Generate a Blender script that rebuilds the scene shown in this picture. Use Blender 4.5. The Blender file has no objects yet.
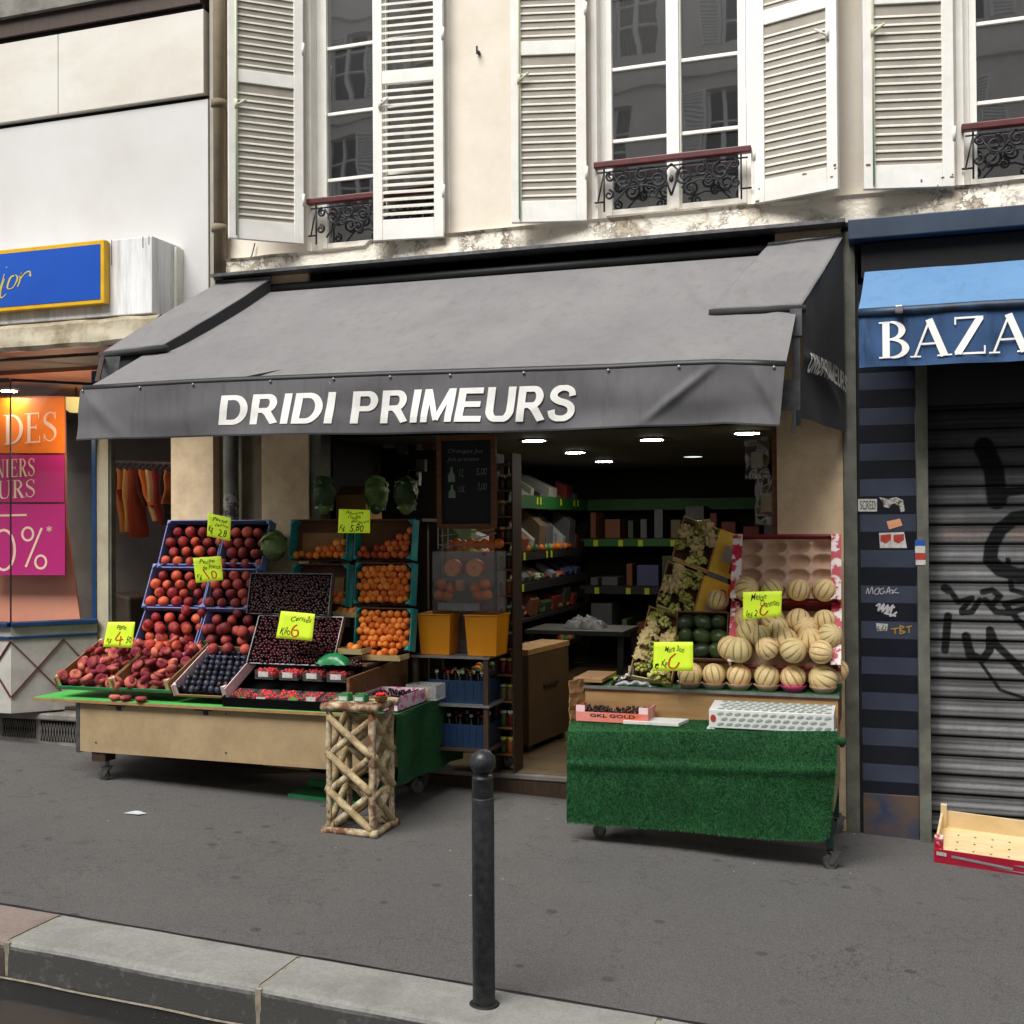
import bpy, bmesh, math, random
import numpy as np
from mathutils import Vector as V, Matrix, Euler, noise
R=random.Random(7)
sc=bpy.context.scene; col=sc.collection
# ------------------------------------------------------------------ camera frame
F=1130.; H=1.75; D=6.710369
CR=(Matrix.Rotation(math.radians(18.46),3,'Z')@Matrix.Rotation(math.pi/2+math.radians(.655),3,'X')@Matrix.Rotation(math.radians(-.357),3,'Z'))
C0=V((0,-D,H))
def ray(px,py): return CR@V(((px-512)/F,-(py-512)/F,-1.))
def P(px,py,Y):
    d=ray(px,py); return C0+d*((Y+D)/d.y)
def G(px,py,z=0.):
    d=ray(px,py); return C0+d*((z-H)/d.z)
SL=.038
def gz(x): return SL*(-.16-x)
def Gp(px,py):            # point on the sloping pavement
    d=ray(px,py); t=(gz(0)-H)/(d.z+SL*d.x); return C0+d*t
def Q(p):
    v=CR.transposed()@(V(p)-C0); return 512+F*v.x/-v.z, 512-F*v.y/-v.z
# ------------------------------------------------------------------ materials
def lin(h,k=1.):
    if isinstance(h,(tuple,list)): return (h[0]*k,h[1]*k,h[2]*k,1)
    h=h.lstrip('#'); o=[]
    for i in (0,2,4):
        c=int(h[i:i+2],16)/255; o.append(min(1,k*(c/12.92 if c<.04045 else ((c+.055)/1.055)**2.4)))
    return (*o,1)
class NT:
    def __init__(s,name):
        s.m=bpy.data.materials.new(name); s.m.use_nodes=True; s.t=s.m.node_tree; s.t.nodes.clear()
        s.o=s.n('ShaderNodeOutputMaterial'); s.b=s.n('ShaderNodeBsdfPrincipled'); s.l(s.b.outputs[0],s.o.inputs[0]); s.tc=s.n('ShaderNodeTexCoord')
    def n(s,t,**k):
        x=s.t.nodes.new(t)
        for a,b in k.items(): setattr(x,a,b)
        return x
    def l(s,a,b): s.t.links.new(a,b)
    def noise(s,scale,detail=4,rough=.6,stretch=None,src='Object'):
        n=s.n('ShaderNodeTexNoise'); n.inputs['Scale'].default_value=scale; n.inputs['Detail'].default_value=detail; n.inputs['Roughness'].default_value=rough
        v=s.tc.outputs[src]
        if stretch:
            mp=s.n('ShaderNodeMapping'); mp.inputs['Scale'].default_value=stretch; s.l(v,mp.inputs[0]); v=mp.outputs[0]
        s.l(v,n.inputs['Vector']); return n.outputs['Fac']
    def ramp(s,f,a,b,ca=(0,0,0,1),cb=(1,1,1,1)):
        r=s.n('ShaderNodeValToRGB'); r.color_ramp.elements[0].position=a; r.color_ramp.elements[1].position=b
        r.color_ramp.elements[0].color=ca; r.color_ramp.elements[1].color=cb; s.l(f,r.inputs[0]); return r.outputs[0]
    def mix(s,f,a,b,mode='MIX'):
        x=s.n('ShaderNodeMix',data_type='RGBA',blend_type=mode)
        for i,v in ((0,f),(6,a),(7,b)):
            if isinstance(v,(int,float)): x.inputs[i].default_value=v
            elif isinstance(v,tuple): x.inputs[i].default_value=v
            else: s.l(v,x.inputs[i])
        return x.outputs[2]
    def bump(s,h,st=.3,d=.01):
        x=s.n('ShaderNodeBump'); x.inputs['Strength'].default_value=st; x.inputs['Distance'].default_value=d; s.l(h,x.inputs['Height']); s.l(x.outputs[0],s.b.inputs['Normal'])
    def math(s,op,a,b=None):
        x=s.n('ShaderNodeMath',operation=op)
        for i,v in ((0,a),(1,b)):
            if v is None: continue
            if isinstance(v,(int,float)): x.inputs[i].default_value=v
            else: s.l(v,x.inputs[i])
        return x.outputs[0]
    def objrand(s): return s.n('ShaderNodeObjectInfo').outputs['Random']
def pm(name,c,c2=None,scale=6,rough=.6,metal=0.,bump=0.,bs=None,dirt=0.,dcol='#2a2620',a=.35,b=.65,stretch=None,spec=.5,var=0.,bd=.004,ds=1.7,dstr=None):
    t=NT(name); c=lin(c) if not isinstance(c,tuple) else c; c2=lin(c2) if isinstance(c2,str) else c2
    if c2 is None: c2=tuple(x*.86 for x in c[:3])+(1,)
    k=t.mix(t.ramp(t.noise(scale,5,.6,stretch),a,b),c,c2)
    if dirt>0:
        m=t.ramp(t.noise(ds,8,.72,dstr),.42,.78,(0,0,0,1),(dirt,dirt,dirt,1)); k=t.mix(m,k,lin(dcol))
    if var>0:
        hv=t.n('ShaderNodeHueSaturation'); r=t.objrand(); t.l(k,hv.inputs['Color']); t.l(t.math('ADD',t.math('MULTIPLY',r,var*2),1-var),hv.inputs['Value']); k=hv.outputs[0]
    t.l(k,t.b.inputs['Base Color']); t.b.inputs['Roughness'].default_value=rough; t.b.inputs['Metallic'].default_value=metal
    t.b.inputs['Specular IOR Level'].default_value=spec
    if bump>0: t.bump(t.noise(bs or scale*8,5,.65,stretch),bump,bd)
    return t.m
def emit(name,c,s):
    t=NT(name); t.b.inputs['Base Color'].default_value=lin(c); t.b.inputs['Emission Color'].default_value=lin(c); t.b.inputs['Emission Strength'].default_value=s; return t.m
def clear(name,g=.08,tint=(1,1,1,1),haze=0.):
    t=NT(name); tr=t.n('ShaderNodeBsdfTransparent'); tr.inputs[0].default_value=tint; gl=t.n('ShaderNodeBsdfGlossy'); gl.inputs['Roughness'].default_value=.03
    mx=t.n('ShaderNodeMixShader'); mx.inputs[0].default_value=g; t.l(tr.outputs[0],mx.inputs[1]); t.l(gl.outputs[0],mx.inputs[2]); out=mx.outputs[0]
    if haze:
        df=t.n('ShaderNodeBsdfDiffuse'); df.inputs[0].default_value=(.7,.72,.72,1); m2=t.n('ShaderNodeMixShader'); m2.inputs[0].default_value=haze; t.l(out,m2.inputs[1]); t.l(df.outputs[0],m2.inputs[2]); out=m2.outputs[0]
    t.l(out,t.o.inputs[0]); return t.m
M={}
# ------------------------------------------------------------------ mesh builder
WL={}
def tag(o,label=None,cat=None,group=None,kind=None):
    if label: o['label']=label
    if cat: o['category']=cat
    if group: o['group']=group
    if kind: o['kind']=kind
    return o
def thing(name,label,cat,loc,group=None):
    o=bpy.data.objects.new(name,None); o.empty_display_size=.05; o.location=V(loc); col.objects.link(o); WL[o.name]=V(loc); return tag(o,label,cat,group)
class MB:
    def __init__(s): s.v=[]; s.f=[]; s.mi=[]; s.cur=0
    def add(s,vs,fs):
        n=len(s.v); s.v+= [V(x) for x in vs]; s.f+=[tuple(i+n for i in f) for f in fs]; s.mi+=[s.cur]*len(fs); return s
    def hexa(s,p): # 8 points: bottom 4 ccw, top 4
        return s.add(p,[(0,3,2,1),(4,5,6,7),(0,1,5,4),(1,2,6,5),(2,3,7,6),(3,0,4,7)])
    def box(s,a,b):
        x0,x1=sorted((a[0],b[0]));y0,y1=sorted((a[1],b[1]));z0,z1=sorted((a[2],b[2]))
        return s.hexa([(x0,y0,z0),(x1,y0,z0),(x1,y1,z0),(x0,y1,z0),(x0,y0,z1),(x1,y0,z1),(x1,y1,z1),(x0,y1,z1)])
    def obox(s,o,u,v,w):
        o,u,v,w=V(o),V(u),V(v),V(w)
        if u.cross(v).dot(w)<0: o=o+w; w=-w
        return s.hexa([o,o+u,o+u+v,o+v,o+w,o+u+w,o+u+v+w,o+v+w])
    def bar(s,a,b,w,h=None,up=(0,0,1)):
        a,b=V(a),V(b); h=h or w; d=(b-a).normalized(); up=V(up)
        if abs(d.dot(up))>.95: up=V((0,1,0))
        x=d.cross(up).normalized(); z=x.cross(d).normalized()
        o=a-x*w/2-z*h/2; return s.obox(o,b-a,x*w,z*h)
    def tube(s,pts,r,n=8,caps=True):
        pts=[V(p) for p in pts]; rs=r if isinstance(r,(list,tuple)) else [r]*len(pts); vs=[];fs=[]
        up=None
        for i,p in enumerate(pts):
            d=((pts[min(i+1,len(pts)-1)]-pts[max(i-1,0)])).normalized()
            if up is None: up=V((0,0,1)) if abs(d.z)<.9 else V((1,0,0))
            x=d.cross(up).normalized(); y=x.cross(d).normalized(); up=y
            for k in range(n):
                a=2*math.pi*k/n; vs.append(p+(x*math.cos(a)+y*math.sin(a))*rs[i])
        for i in range(len(pts)-1):
            for k in range(n):
                a=i*n+k;b=i*n+(k+1)%n; fs.append((a,b,b+n,a+n))
        if caps:
            fs.append(tuple(range(n-1,-1,-1))); m=(len(pts)-1)*n; fs.append(tuple(range(m,m+n)))
        return s.add(vs,fs)
    def lathe(s,c,prof,n=24,axis=(0,0,1)):
        c=V(c); q=V((0,0,1)).rotation_difference(V(axis).normalized()); vs=[];fs=[]
        for r,z in prof:
            for k in range(n):
                a=2*math.pi*k/n; vs.append(c+q@V((r*math.cos(a),r*math.sin(a),z)))
        m=len(prof)
        for i in range(m-1):
            for k in range(n):
                a=i*n+k;b=i*n+(k+1)%n; fs.append((a,b,b+n,a+n))
        fs.append(tuple(range(n-1,-1,-1))); fs.append(tuple(range((m-1)*n,m*n)))
        return s.add(vs,fs)
    def grid(s,fn,nu,nv):
        vs=[fn(i/nu,j/nv) for j in range(nv+1) for i in range(nu+1)]; w=nu+1
        return s.add(vs,[(j*w+i,j*w+i+1,(j+1)*w+i+1,(j+1)*w+i) for j in range(nv) for i in range(nu)])
    def sphere(s,c,r,nu=10,nv=7,sq=(1,1,1)):
        c=V(c);vs=[c+V((0,0,r*sq[2]))];fs=[]
        for j in range(1,nv):
            th=math.pi*j/nv
            for i in range(nu):
                a=2*math.pi*i/nu; vs.append(c+V((r*sq[0]*math.sin(th)*math.cos(a),r*sq[1]*math.sin(th)*math.sin(a),r*sq[2]*math.cos(th))))
        vs.append(c-V((0,0,r*sq[2])))
        for i in range(nu): fs.append((0,1+i,1+(i+1)%nu))
        for j in range(nv-2):
            for i in range(nu): a=1+j*nu+i;b=1+j*nu+(i+1)%nu; fs.append((a,a+nu,b+nu,b))
        L=len(vs)-1
        for i in range(nu): fs.append((L,1+(nv-2)*nu+(i+1)%nu,1+(nv-2)*nu+i))
        return s.add(vs,fs)
    def quad(s,*p): return s.add(p,[tuple(range(len(p)))])
    def mesh(s,name,mat,o=None,smooth=False,bevel=0):
        if o is None:
            xs=[v.x for v in s.v];ys=[v.y for v in s.v];zs=[v.z for v in s.v]; o=V(((min(xs)+max(xs))/2,(min(ys)+max(ys))/2,min(zs)))
        me=bpy.data.meshes.new(name); me.from_pydata([tuple(v-o) for v in s.v],[],s.f)
        for m in (mat if isinstance(mat,(list,tuple)) else [mat]): me.materials.append(M[m] if isinstance(m,str) else m)
        me.polygons.foreach_set('material_index',s.mi)
        if smooth: me.polygons.foreach_set('use_smooth',[True]*len(me.polygons))
        me.update(); return me,o
    def build(s,name,mat,parent=None,label=None,cat=None,group=None,kind=None,smooth=False,bevel=0,solid=0,auto=False):
        o0=WL[parent.name] if parent else None
        me,o0=s.mesh(name,mat,o0,smooth)
        ob=bpy.data.objects.new(name,me); col.objects.link(ob); WL[ob.name]=V(o0)
        if parent: ob.parent=parent
        else: ob.location=o0
        if solid:
            md=ob.modifiers.new('sol','SOLIDIFY'); md.thickness=solid; md.offset=0
        if bevel:
            md=ob.modifiers.new('bev','BEVEL'); md.width=bevel; md.segments=2; md.limit_method='ANGLE'; md.angle_limit=math.radians(40)
        return tag(ob,label,cat,group,kind)
def child_of_local(parent): # sub-part: parent mesh whose own origin equals its thing's
    return parent
def inst(name,me,loc,rot=None,sc_=1.,label=None,cat=None,group=None,parent=None):
    o=bpy.data.objects.new(name,me); o.location=loc if parent is None else V(loc)-WL[parent.name]
    if rot is not None: o.rotation_euler=rot
    if sc_!=1.: o.scale=(sc_,)*3 if isinstance(sc_,(int,float)) else sc_
    col.objects.link(o); WL[o.name]=V(loc)
    if parent: o.parent=parent
    return tag(o,label,cat,group)
def rrot(): return Euler((R.uniform(0,6.3),R.uniform(0,6.3),R.uniform(0,6.3)))
# ------------------------------------------------------------------ lettering
def text2d(s,shear=0.,offset=0.,space=1.,maxlen=0.):
    cu=bpy.data.curves.new('t','FONT'); cu.body=s; cu.size=1; cu.shear=shear; cu.offset=offset; cu.space_character=space; cu.fill_mode='FRONT'; cu.resolution_u=6
    ob=bpy.data.objects.new('t',cu); col.objects.link(ob); dg=bpy.context.evaluated_depsgraph_get(); me=bpy.data.meshes.new_from_object(ob.evaluated_get(dg))
    bm=bmesh.new(); bm.from_mesh(me); bmesh.ops.remove_doubles(bm,verts=bm.verts,dist=1e-5)
    if maxlen:
        for _ in range(4):
            e=[e for e in bm.edges if e.calc_length()>maxlen]
            if not e: break
            bmesh.ops.subdivide_edges(bm,edges=e,cuts=1); bmesh.ops.triangulate(bm,faces=[f for f in bm.faces if len(f.verts)>3])
    bm.verts.index_update(); vs=[(v.co.x,v.co.y) for v in bm.verts]; fs=[tuple(v.index for v in f.verts) for f in bm.faces]
    bm.free(); bpy.data.objects.remove(ob); bpy.data.meshes.remove(me); bpy.data.curves.remove(cu)
    xs=[v[0] for v in vs];ys=[v[1] for v in vs]; x0,x1,y0,y1=min(xs),max(xs),min(ys),max(ys)
    return [((x-x0)/(x1-x0),(y-y0)/(y1-y0)) for x,y in vs],fs,(x1-x0)/(y1-y0)
def fixn(vs,fs,n):   # make faces look along n
    o=[]
    for f in fs:
        k=(V(vs[f[1]])-V(vs[f[0]])).cross(V(vs[f[2]])-V(vs[f[0]])); o.append(f if k.dot(n)>=0 else tuple(reversed(f)))
    return o
FRONT=V((0,-1,0))
def put_text(mb,s,fn,n=FRONT,**k):
    vs,fs,_=text2d(s,**k); w=[V(fn(u,v)) for u,v in vs]; mb.add(w,fixn(w,fs,n)); return mb
def smooth_pts(pts,n=6):
    if len(pts)<3: return [V((p[0],p[1],0)) for p in pts]
    q=[V((p[0],p[1],0)) for p in pts]; q=[2*q[0]-q[1]]+q+[2*q[-1]-q[-2]]; o=[]
    for i in range(1,len(q)-2):
        for k in range(n):
            t=k/n; a,b,c,d=q[i-1:i+3]; o.append(.5*((2*b)+(c-a)*t+(2*a-5*b+4*c-d)*t*t+(3*b-a-3*c+d)*t**3))
    o.append(q[-2]); return o
def ribbon(mb,pts,w,fn,n=FRONT,sm=6):
    """flat stroke in a 2-d frame; w is a width or (w0,w1..) interpolated"""
    q=smooth_pts(pts,sm) if sm else [V((p[0],p[1],0)) for p in pts]; ws=w if isinstance(w,(tuple,list)) else (w,w); vs=[]
    for i,p in enumerate(q):
        d=(q[min(i+1,len(q)-1)]-q[max(i-1,0)]); d=d.normalized() if d.length>1e-9 else V((1,0,0)); t=i/(len(q)-1)*(len(ws)-1); k=min(int(t),len(ws)-2); ww=ws[k]+(ws[k+1]-ws[k])*(t-k)
        s=V((-d.y,d.x,0))*ww/2; vs+= [V(fn(p.x+s.x,p.y+s.y)),V(fn(p.x-s.x,p.y-s.y))]
    fs=[(2*i,2*i+1,2*i+3,2*i+2) for i in range(len(q)-1)]; mb.add(vs,fixn(vs,fs,n)); return mb
def sans(ch,B=.2):
    h=B/2; ln=lambda a,b,w=B:([a,b],w,0)
    if ch=='D': return [ln((h,0),(h,1)),ln((0,1-h*.85),(.4,1-h*.85),B*.85),ln((0,h*.85),(.4,h*.85),B*.85),(arc(.36,.5,.3,.5-h*.85,90,-90,14),(B*.85,B,B*.85),0)],.78
    if ch=='P' or ch=='R':
        st=[ln((h,0),(h,1)),ln((0,1-h*.8),(.42,1-h*.8),B*.8),ln((.1,.46),(.42,.46),B*.8),(arc(.4,.69,.17,.23,90,-90,12),(B*.8,B,B*.8),0)]
        if ch=='R': st.append(([(.36,.46),(.46,.36),(.66,-.0)],(B,B,B*1.12),0))
        return st,(.76 if ch=='R' else .7)
    if ch=='I': return [ln((h,0),(h,1))],.22
    if ch=='M': return [ln((h*.95,0),(h*.95,1),B*.92),ln((.84-h*.95,0),(.84-h*.95,1),B*.92),([(.12,1.0),(.42,.06)],B*.72,0),([(.72,1.0),(.42,.06)],B*.72,0)],.84
    if ch=='E': return [ln((h,0),(h,1)),ln((0,1-h*.85),(.64,1-h*.85),B*.85),ln((0,.52),(.6,.52),B*.82),ln((0,h*.85),(.67,h*.85),B*.85)],.68
    if ch=='U': return [([(h,1),(h,.42),(h+.02,.24),(.22,.1),(.37,.085),(.52,.1),(.72-h,.24),(.74-h,.42),(.74-h,1)],(B,B,B,B*.9,B*.85,B*.9,B,B,B),4)],.74
    if ch=='S': return [([(.6,.70),(.56,.84),(.42,.92),(.27,.92),(.13,.83),(.11,.68),(.24,.57),(.45,.50),(.58,.39),(.59,.22),(.47,.1),(.3,.075),(.13,.14),(.075,.31)],(B*.9,B*.8,B*.8,B*.95,B,B*.9,B*.9,B*.95,B*.9,B*.85,B*.85,B*.95),5)],.68
    return [],.28
def put_sans(mb,word,fn,n=FRONT,gap=.075,lift=.00025,sub=6,shear=0.):
    tot=sum(sans(c)[1]+gap for c in word)-gap; x=0; L=0
    for ch in word:
        st,adv=sans(ch)
        for pts,w,sm in st:
            L+=1
            if len(pts)==2: (a,b),(c,d)=pts; pts=[(a+(c-a)*i/sub,b+(d-b)*i/sub) for i in range(sub+1)]
            def g(a,b,L=L,x=x): b=min(1.,max(0.,b)); return fn((a+x+shear*b)/(tot+shear),b,L*lift)
            ribbon(mb,pts,w,g,n,sm)
        x+=adv+gap
T_,t_=.17,.055     # thick and thin strokes of the serif face
def arc(cx,cy,rx,ry,a0,a1,n=12): return [(cx+rx*math.cos(math.radians(a0+(a1-a0)*i/n)),cy+ry*math.sin(math.radians(a0+(a1-a0)*i/n))) for i in range(n+1)]
def serif(ch):
    """strokes (points,width,smooth) in a box of height 1; returns strokes, advance"""
    ln=lambda a,b,w:([a,b],w,0); sf=lambda x0,x1,y:([(x0,y),(x1,y)],.04,0); T,t=T_,t_
    if ch=='A': return [ln((.06,0.0),(.40,1),t),ln((.38,1.0),(.72,0),T),ln((.17,.35),(.58,.35),t),sf(-.04,.2,.02),sf(.56,.88,.02)],.84
    if ch=='B': return [ln((.16,0),(.16,1),T),(arc(.26,.75,.26,.235,90,-90),(t,T,t),0),(arc(.28,.26,.32,.245,90,-90),(t,T*1.05,t),0),ln((.1,.982),(.28,.982),.04),ln((.1,.51),(.3,.51),t),ln((.1,.02),(.3,.02),.04),sf(0,.2,.98),sf(0,.2,.02)],.68
    if ch=='Z': return [ln((.05,.972),(.66,.972),t),ln((.6,.97),(.1,.03),T),ln((.04,.028),(.7,.028),t),ln((.055,1.0),(.055,.8),.04),ln((.69,0),(.69,.22),.04)],.76
    if ch=='D': return [ln((.16,0),(.16,1),T),(arc(.26,.5,.46,.475,90,-90),(t,T*1.1,t),0),sf(0,.3,.98),sf(0,.3,.02)],.82
    if ch=='E': return [ln((.16,0),(.16,1),T*.9),ln((.1,.975),(.56,.975),t),ln((.1,.51),(.46,.51),t),ln((.1,.025),(.6,.025),t),ln((.56,1),(.56,.8),.04),ln((.6,0),(.6,.22),.04),ln((.46,.42),(.46,.6),.035),sf(0,.2,.98),sf(0,.2,.02)],.68
    if ch=='S': return [([(.5,.78),(.44,.93),(.28,.97),(.1,.86),(.1,.67),(.3,.53),(.48,.38),(.5,.18),(.34,.03),(.16,.06),(.05,.24)],(t*.8,t,t,T*.8,T,T*.8,t,t,t*.8),5),ln((.51,.98),(.51,.74),.035),ln((.045,.02),(.045,.28),.035)],.6
    if ch=='N': return [ln((.13,0),(.13,1),t),ln((.1,1),(.7,0),T),ln((.7,0),(.7,1),t),sf(0,.22,.98),sf(.02,.26,.02),sf(.58,.82,.98)],.86
    if ch=='I': return [ln((.15,0),(.15,1),T*.9),sf(.02,.28,.98),sf(.02,.28,.02)],.34
    if ch=='R': return [ln((.16,0),(.16,1),T),(arc(.26,.74,.27,.24,90,-90),(t,T,t),0),ln((.1,.98),(.28,.98),.04),ln((.1,.5),(.28,.5),t),ln((.32,.5),(.62,.0),T),sf(0,.3,.02),sf(0,.2,.98),sf(.52,.76,.02)],.74
    if ch=='U': return [([(.15,1),(.15,.35),(.22,.08),(.4,.02),(.58,.08),(.66,.35),(.66,1)],(T,T,T*.8,t,t,t,t),5),sf(.02,.28,.98),sf(.54,.78,.98)],.82
    if ch=='0': return [(arc(.36,.5,.29,.46,0,360,24),.07,0)],.76
    if ch=='%': return [(arc(.18,.72,.14,.2,0,360,16),.06,0),ln((.2,-.02),(.62,1.02),.06),(arc(.66,.26,.14,.2,0,360,16),.06,0)],.9
    if ch=='*': return [ln((.0,.8),(.2,.8),.04),ln((.05,.7),(.15,.9),.04),ln((.05,.9),(.15,.7),.04)],.22
    return [],.3
def put_serif(mb,word,fn,n=FRONT,gap=.06,wk=1.,lift=.0003):
    """fn(x,y,layer): x in letter heights"""
    x=0;L=0
    for ch in word:
        st,adv=serif(ch)
        for pts,w,sm in st:
            L+=1; ww=tuple(k*wk for k in w) if isinstance(w,(tuple,list)) else w*wk
            ribbon(mb,[(p[0]+x,p[1]) for p in pts],ww,lambda a,b,L=L:fn(a,b,L*lift),n,sm)
        x+=adv+gap
    return x
def serif_len(word,gap=.06): return sum(serif(c)[1]+gap for c in word)-gap
def lerp(a,b,t): return a+(b-a)*t
def interp(tab,x):
    for (x0,y0),(x1,y1) in zip(tab,tab[1:]):
        if x<=x1: return y0+(y1-y0)*(x-x0)/(x1-x0)
    return tab[-1][1]
def nz(x,y,z=0.): return noise.noise(V((x,y,z)))
# ------------------------------------------------------------------ camera, light
cam=bpy.data.cameras.new('camera'); co=bpy.data.objects.new('camera',cam); col.objects.link(co); co.matrix_world=Matrix.Translation(C0)@CR.to_4x4()
cam.sensor_width=36; cam.lens=36*F/1024; cam.clip_start=.05; cam.clip_end=400; sc.camera=co
w=bpy.data.worlds.new('World'); sc.world=w; w.use_nodes=True; nt=w.node_tree; bg=nt.nodes['Background']
sky=nt.nodes.new('ShaderNodeTexSky'); sky.sky_type='NISHITA'; sky.sun_disc=False; SE,SR=math.radians(49),math.radians(196)
sky.sun_elevation=SE; sky.sun_rotation=SR; sky.dust_density=4; sky.ozone_density=.6
hs=nt.nodes.new('ShaderNodeHueSaturation'); hs.inputs['Saturation'].default_value=.22; nt.links.new(sky.outputs[0],hs.inputs['Color']); nt.links.new(hs.outputs[0],bg.inputs[0]); bg.inputs[1].default_value=.15
sl=bpy.data.lights.new('sun','SUN'); sl.energy=5.0; sl.angle=math.radians(38); sl.color=(1,.98,.95); so=bpy.data.objects.new('sun',sl); col.objects.link(so)
sd=V((math.sin(SR)*math.cos(SE),math.cos(SR)*math.cos(SE),math.sin(SE))); so.rotation_euler=(-sd).to_track_quat('-Z','Y').to_euler(); so.location=(0,0,30)
sc.view_settings.view_transform='Standard'; sc.view_settings.look='None'; sc.view_settings.exposure=0
sc.cycles.use_denoising=True; sc.cycles.max_bounces=7; sc.cycles.transparent_max_bounces=12; sc.cycles.sample_clamp_indirect=4
# ------------------------------------------------------------------ material table
def asphalt(name,c,c2,spk,damp=False):
    t=NT(name); k=t.mix(t.ramp(t.noise(1.1,7,.7),.3,.7),lin(c),lin(c2)); k=t.mix(t.ramp(t.noise(.45,5,.7),.5,.8,(0,0,0,1),(.55,.55,.55,1)),k,lin(c2,.7))
    vo=t.n('ShaderNodeTexVoronoi'); vo.inputs['Scale'].default_value=260; t.l(t.tc.outputs['Object'],vo.inputs['Vector'])
    k=t.mix(.34,k,t.mix(t.ramp(vo.outputs['Color'],.15,.9),lin(c,.55),lin(spk)))
    v2=t.n('ShaderNodeTexVoronoi'); v2.inputs['Scale'].default_value=26; t.l(t.tc.outputs['Object'],v2.inputs['Vector'])
    k=t.mix(t.ramp(v2.outputs['Distance'],.04,.085,(.75,.75,.75,1),(0,0,0,1)),k,lin('#8c8883'))
    k=t.mix(t.ramp(t.noise(8,4,.6),.62,.72,(0,0,0,1),(.35,.35,.35,1)),k,lin(c2,.5))
    v3=t.n('ShaderNodeTexVoronoi'); v3.inputs['Scale'].default_value=4.2; t.l(t.tc.outputs['Object'],v3.inputs['Vector']); k=t.mix(t.ramp(v3.outputs['Distance'],.085,.12,(.55,.55,.55,1),(0,0,0,1)),k,lin(c2,.45))
    nn2=t.noise(.9,7,.62); e=t.math('ABSOLUTE',t.math('SUBTRACT',nn2,.5)); k=t.mix(t.ramp(e,.0005,.0016,(.4,.4,.4,1),(0,0,0,1)),k,lin('#1c1b1a'))
    t.l(k,t.b.inputs['Base Color']); t.b.inputs['Roughness'].default_value=.35 if damp else .8; t.b.inputs['Specular IOR Level'].default_value=.35
    ad=t.math('ADD',t.noise(190,3,.6),t.math('MULTIPLY',t.noise(9,4,.6),.6)); t.bump(ad,.3,.003); return t.m
M['pave']=asphalt('pavement_asphalt','#575654','#4e4c4b','#8b8885'); M['road']=asphalt('road_asphalt','#2b2a2a','#201f20','#3c3a38',True)
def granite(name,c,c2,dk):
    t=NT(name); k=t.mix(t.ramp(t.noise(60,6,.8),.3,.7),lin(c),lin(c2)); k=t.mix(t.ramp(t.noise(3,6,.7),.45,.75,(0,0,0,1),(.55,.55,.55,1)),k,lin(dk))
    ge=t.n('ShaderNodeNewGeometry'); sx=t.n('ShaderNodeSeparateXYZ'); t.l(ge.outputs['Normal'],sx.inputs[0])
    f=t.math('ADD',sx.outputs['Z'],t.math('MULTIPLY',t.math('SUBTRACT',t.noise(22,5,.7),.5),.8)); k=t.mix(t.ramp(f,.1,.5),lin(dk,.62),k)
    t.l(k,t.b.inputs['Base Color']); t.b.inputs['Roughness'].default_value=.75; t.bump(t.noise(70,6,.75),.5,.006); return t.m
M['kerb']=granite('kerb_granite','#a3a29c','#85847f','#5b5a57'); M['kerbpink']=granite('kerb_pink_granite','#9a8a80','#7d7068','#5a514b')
M['mortar']=pm('mortar','#a59c88','#83796a',30,.9,bump=.4); M['tar']=pm('tar_joint','#161514',rough=.6)
M['wall']=pm('cream_render','#e4dccf','#dad1c2',1.2,.9,bump=.25,bs=60,dirt=.35,dcol='#9a8b74',ds=1.1)
M['wall2']=pm('beige_render','#f2d9b4','#e6cba6',3,.9,bump=.3,bs=30,dirt=.5,dcol='#6b5d4a',ds=4)
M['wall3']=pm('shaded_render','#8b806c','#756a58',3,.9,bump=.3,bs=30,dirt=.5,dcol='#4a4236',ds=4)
def peel():
    t=NT('peeling_cornice_paint'); m=t.ramp(t.noise(7,8,.75),.5,.53); m2=t.ramp(t.noise(2.2,3,.6),.44,.56); mm=t.math('MULTIPLY',m,m2)
    a=t.mix(t.ramp(t.noise(2.5,7,.7),.35,.7),lin('#f2ecdf'),lin('#e0d6c2')); b=t.mix(t.ramp(t.noise(25,5,.7),.3,.7),lin('#cbbfab'),lin('#988b77'))
    ed=t.ramp(t.noise(7,8,.75),.47,.5); ed2=t.ramp(t.noise(7,8,.75),.5,.53); e=t.math('MULTIPLY',t.math('SUBTRACT',ed,ed2),m2)
    k=t.mix(mm,a,b); k=t.mix(t.math('MULTIPLY',e,.7),k,lin('#5b5043')); t.l(k,t.b.inputs['Base Color']); t.b.inputs['Roughness'].default_value=.9
    t.bump(t.math('SUBTRACT',t.noise(40,4,.6),t.math('MULTIPLY',mm,3.)),.7,.012); return t.m
M['peel']=peel()
M['shut']=pm('white_shutter_paint','#e9e8e3','#e0ddd6',4,.55,dirt=.3,dcol='#a39a8a',ds=6,bump=.1); M['slat']=pm('shutter_slat_paint','#e6e3da','#dad6cb',8,.6,dirt=.4,dcol='#8f8778',ds=5)
M['slatback']=pm('shutter_backing','#a19b8d','#928c80',6,.7); M['rust']=pm('rusty_wood','#8a5a3c','#5f3f2a',20,.9); M['green']=pm('green_edge_paint','#a9c79a','#c6c1a6',2,.6)
M['frame']=pm('window_frame_paint','#f0eee8','#e6e3da',5,.5,dirt=.25,dcol='#9b9384'); M['red']=pm('dark_red_handrail','#5d1e20','#481416',9,.45); M['iron']=pm('black_iron','#23242a','#15161a',14,.5,metal=.2)
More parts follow.
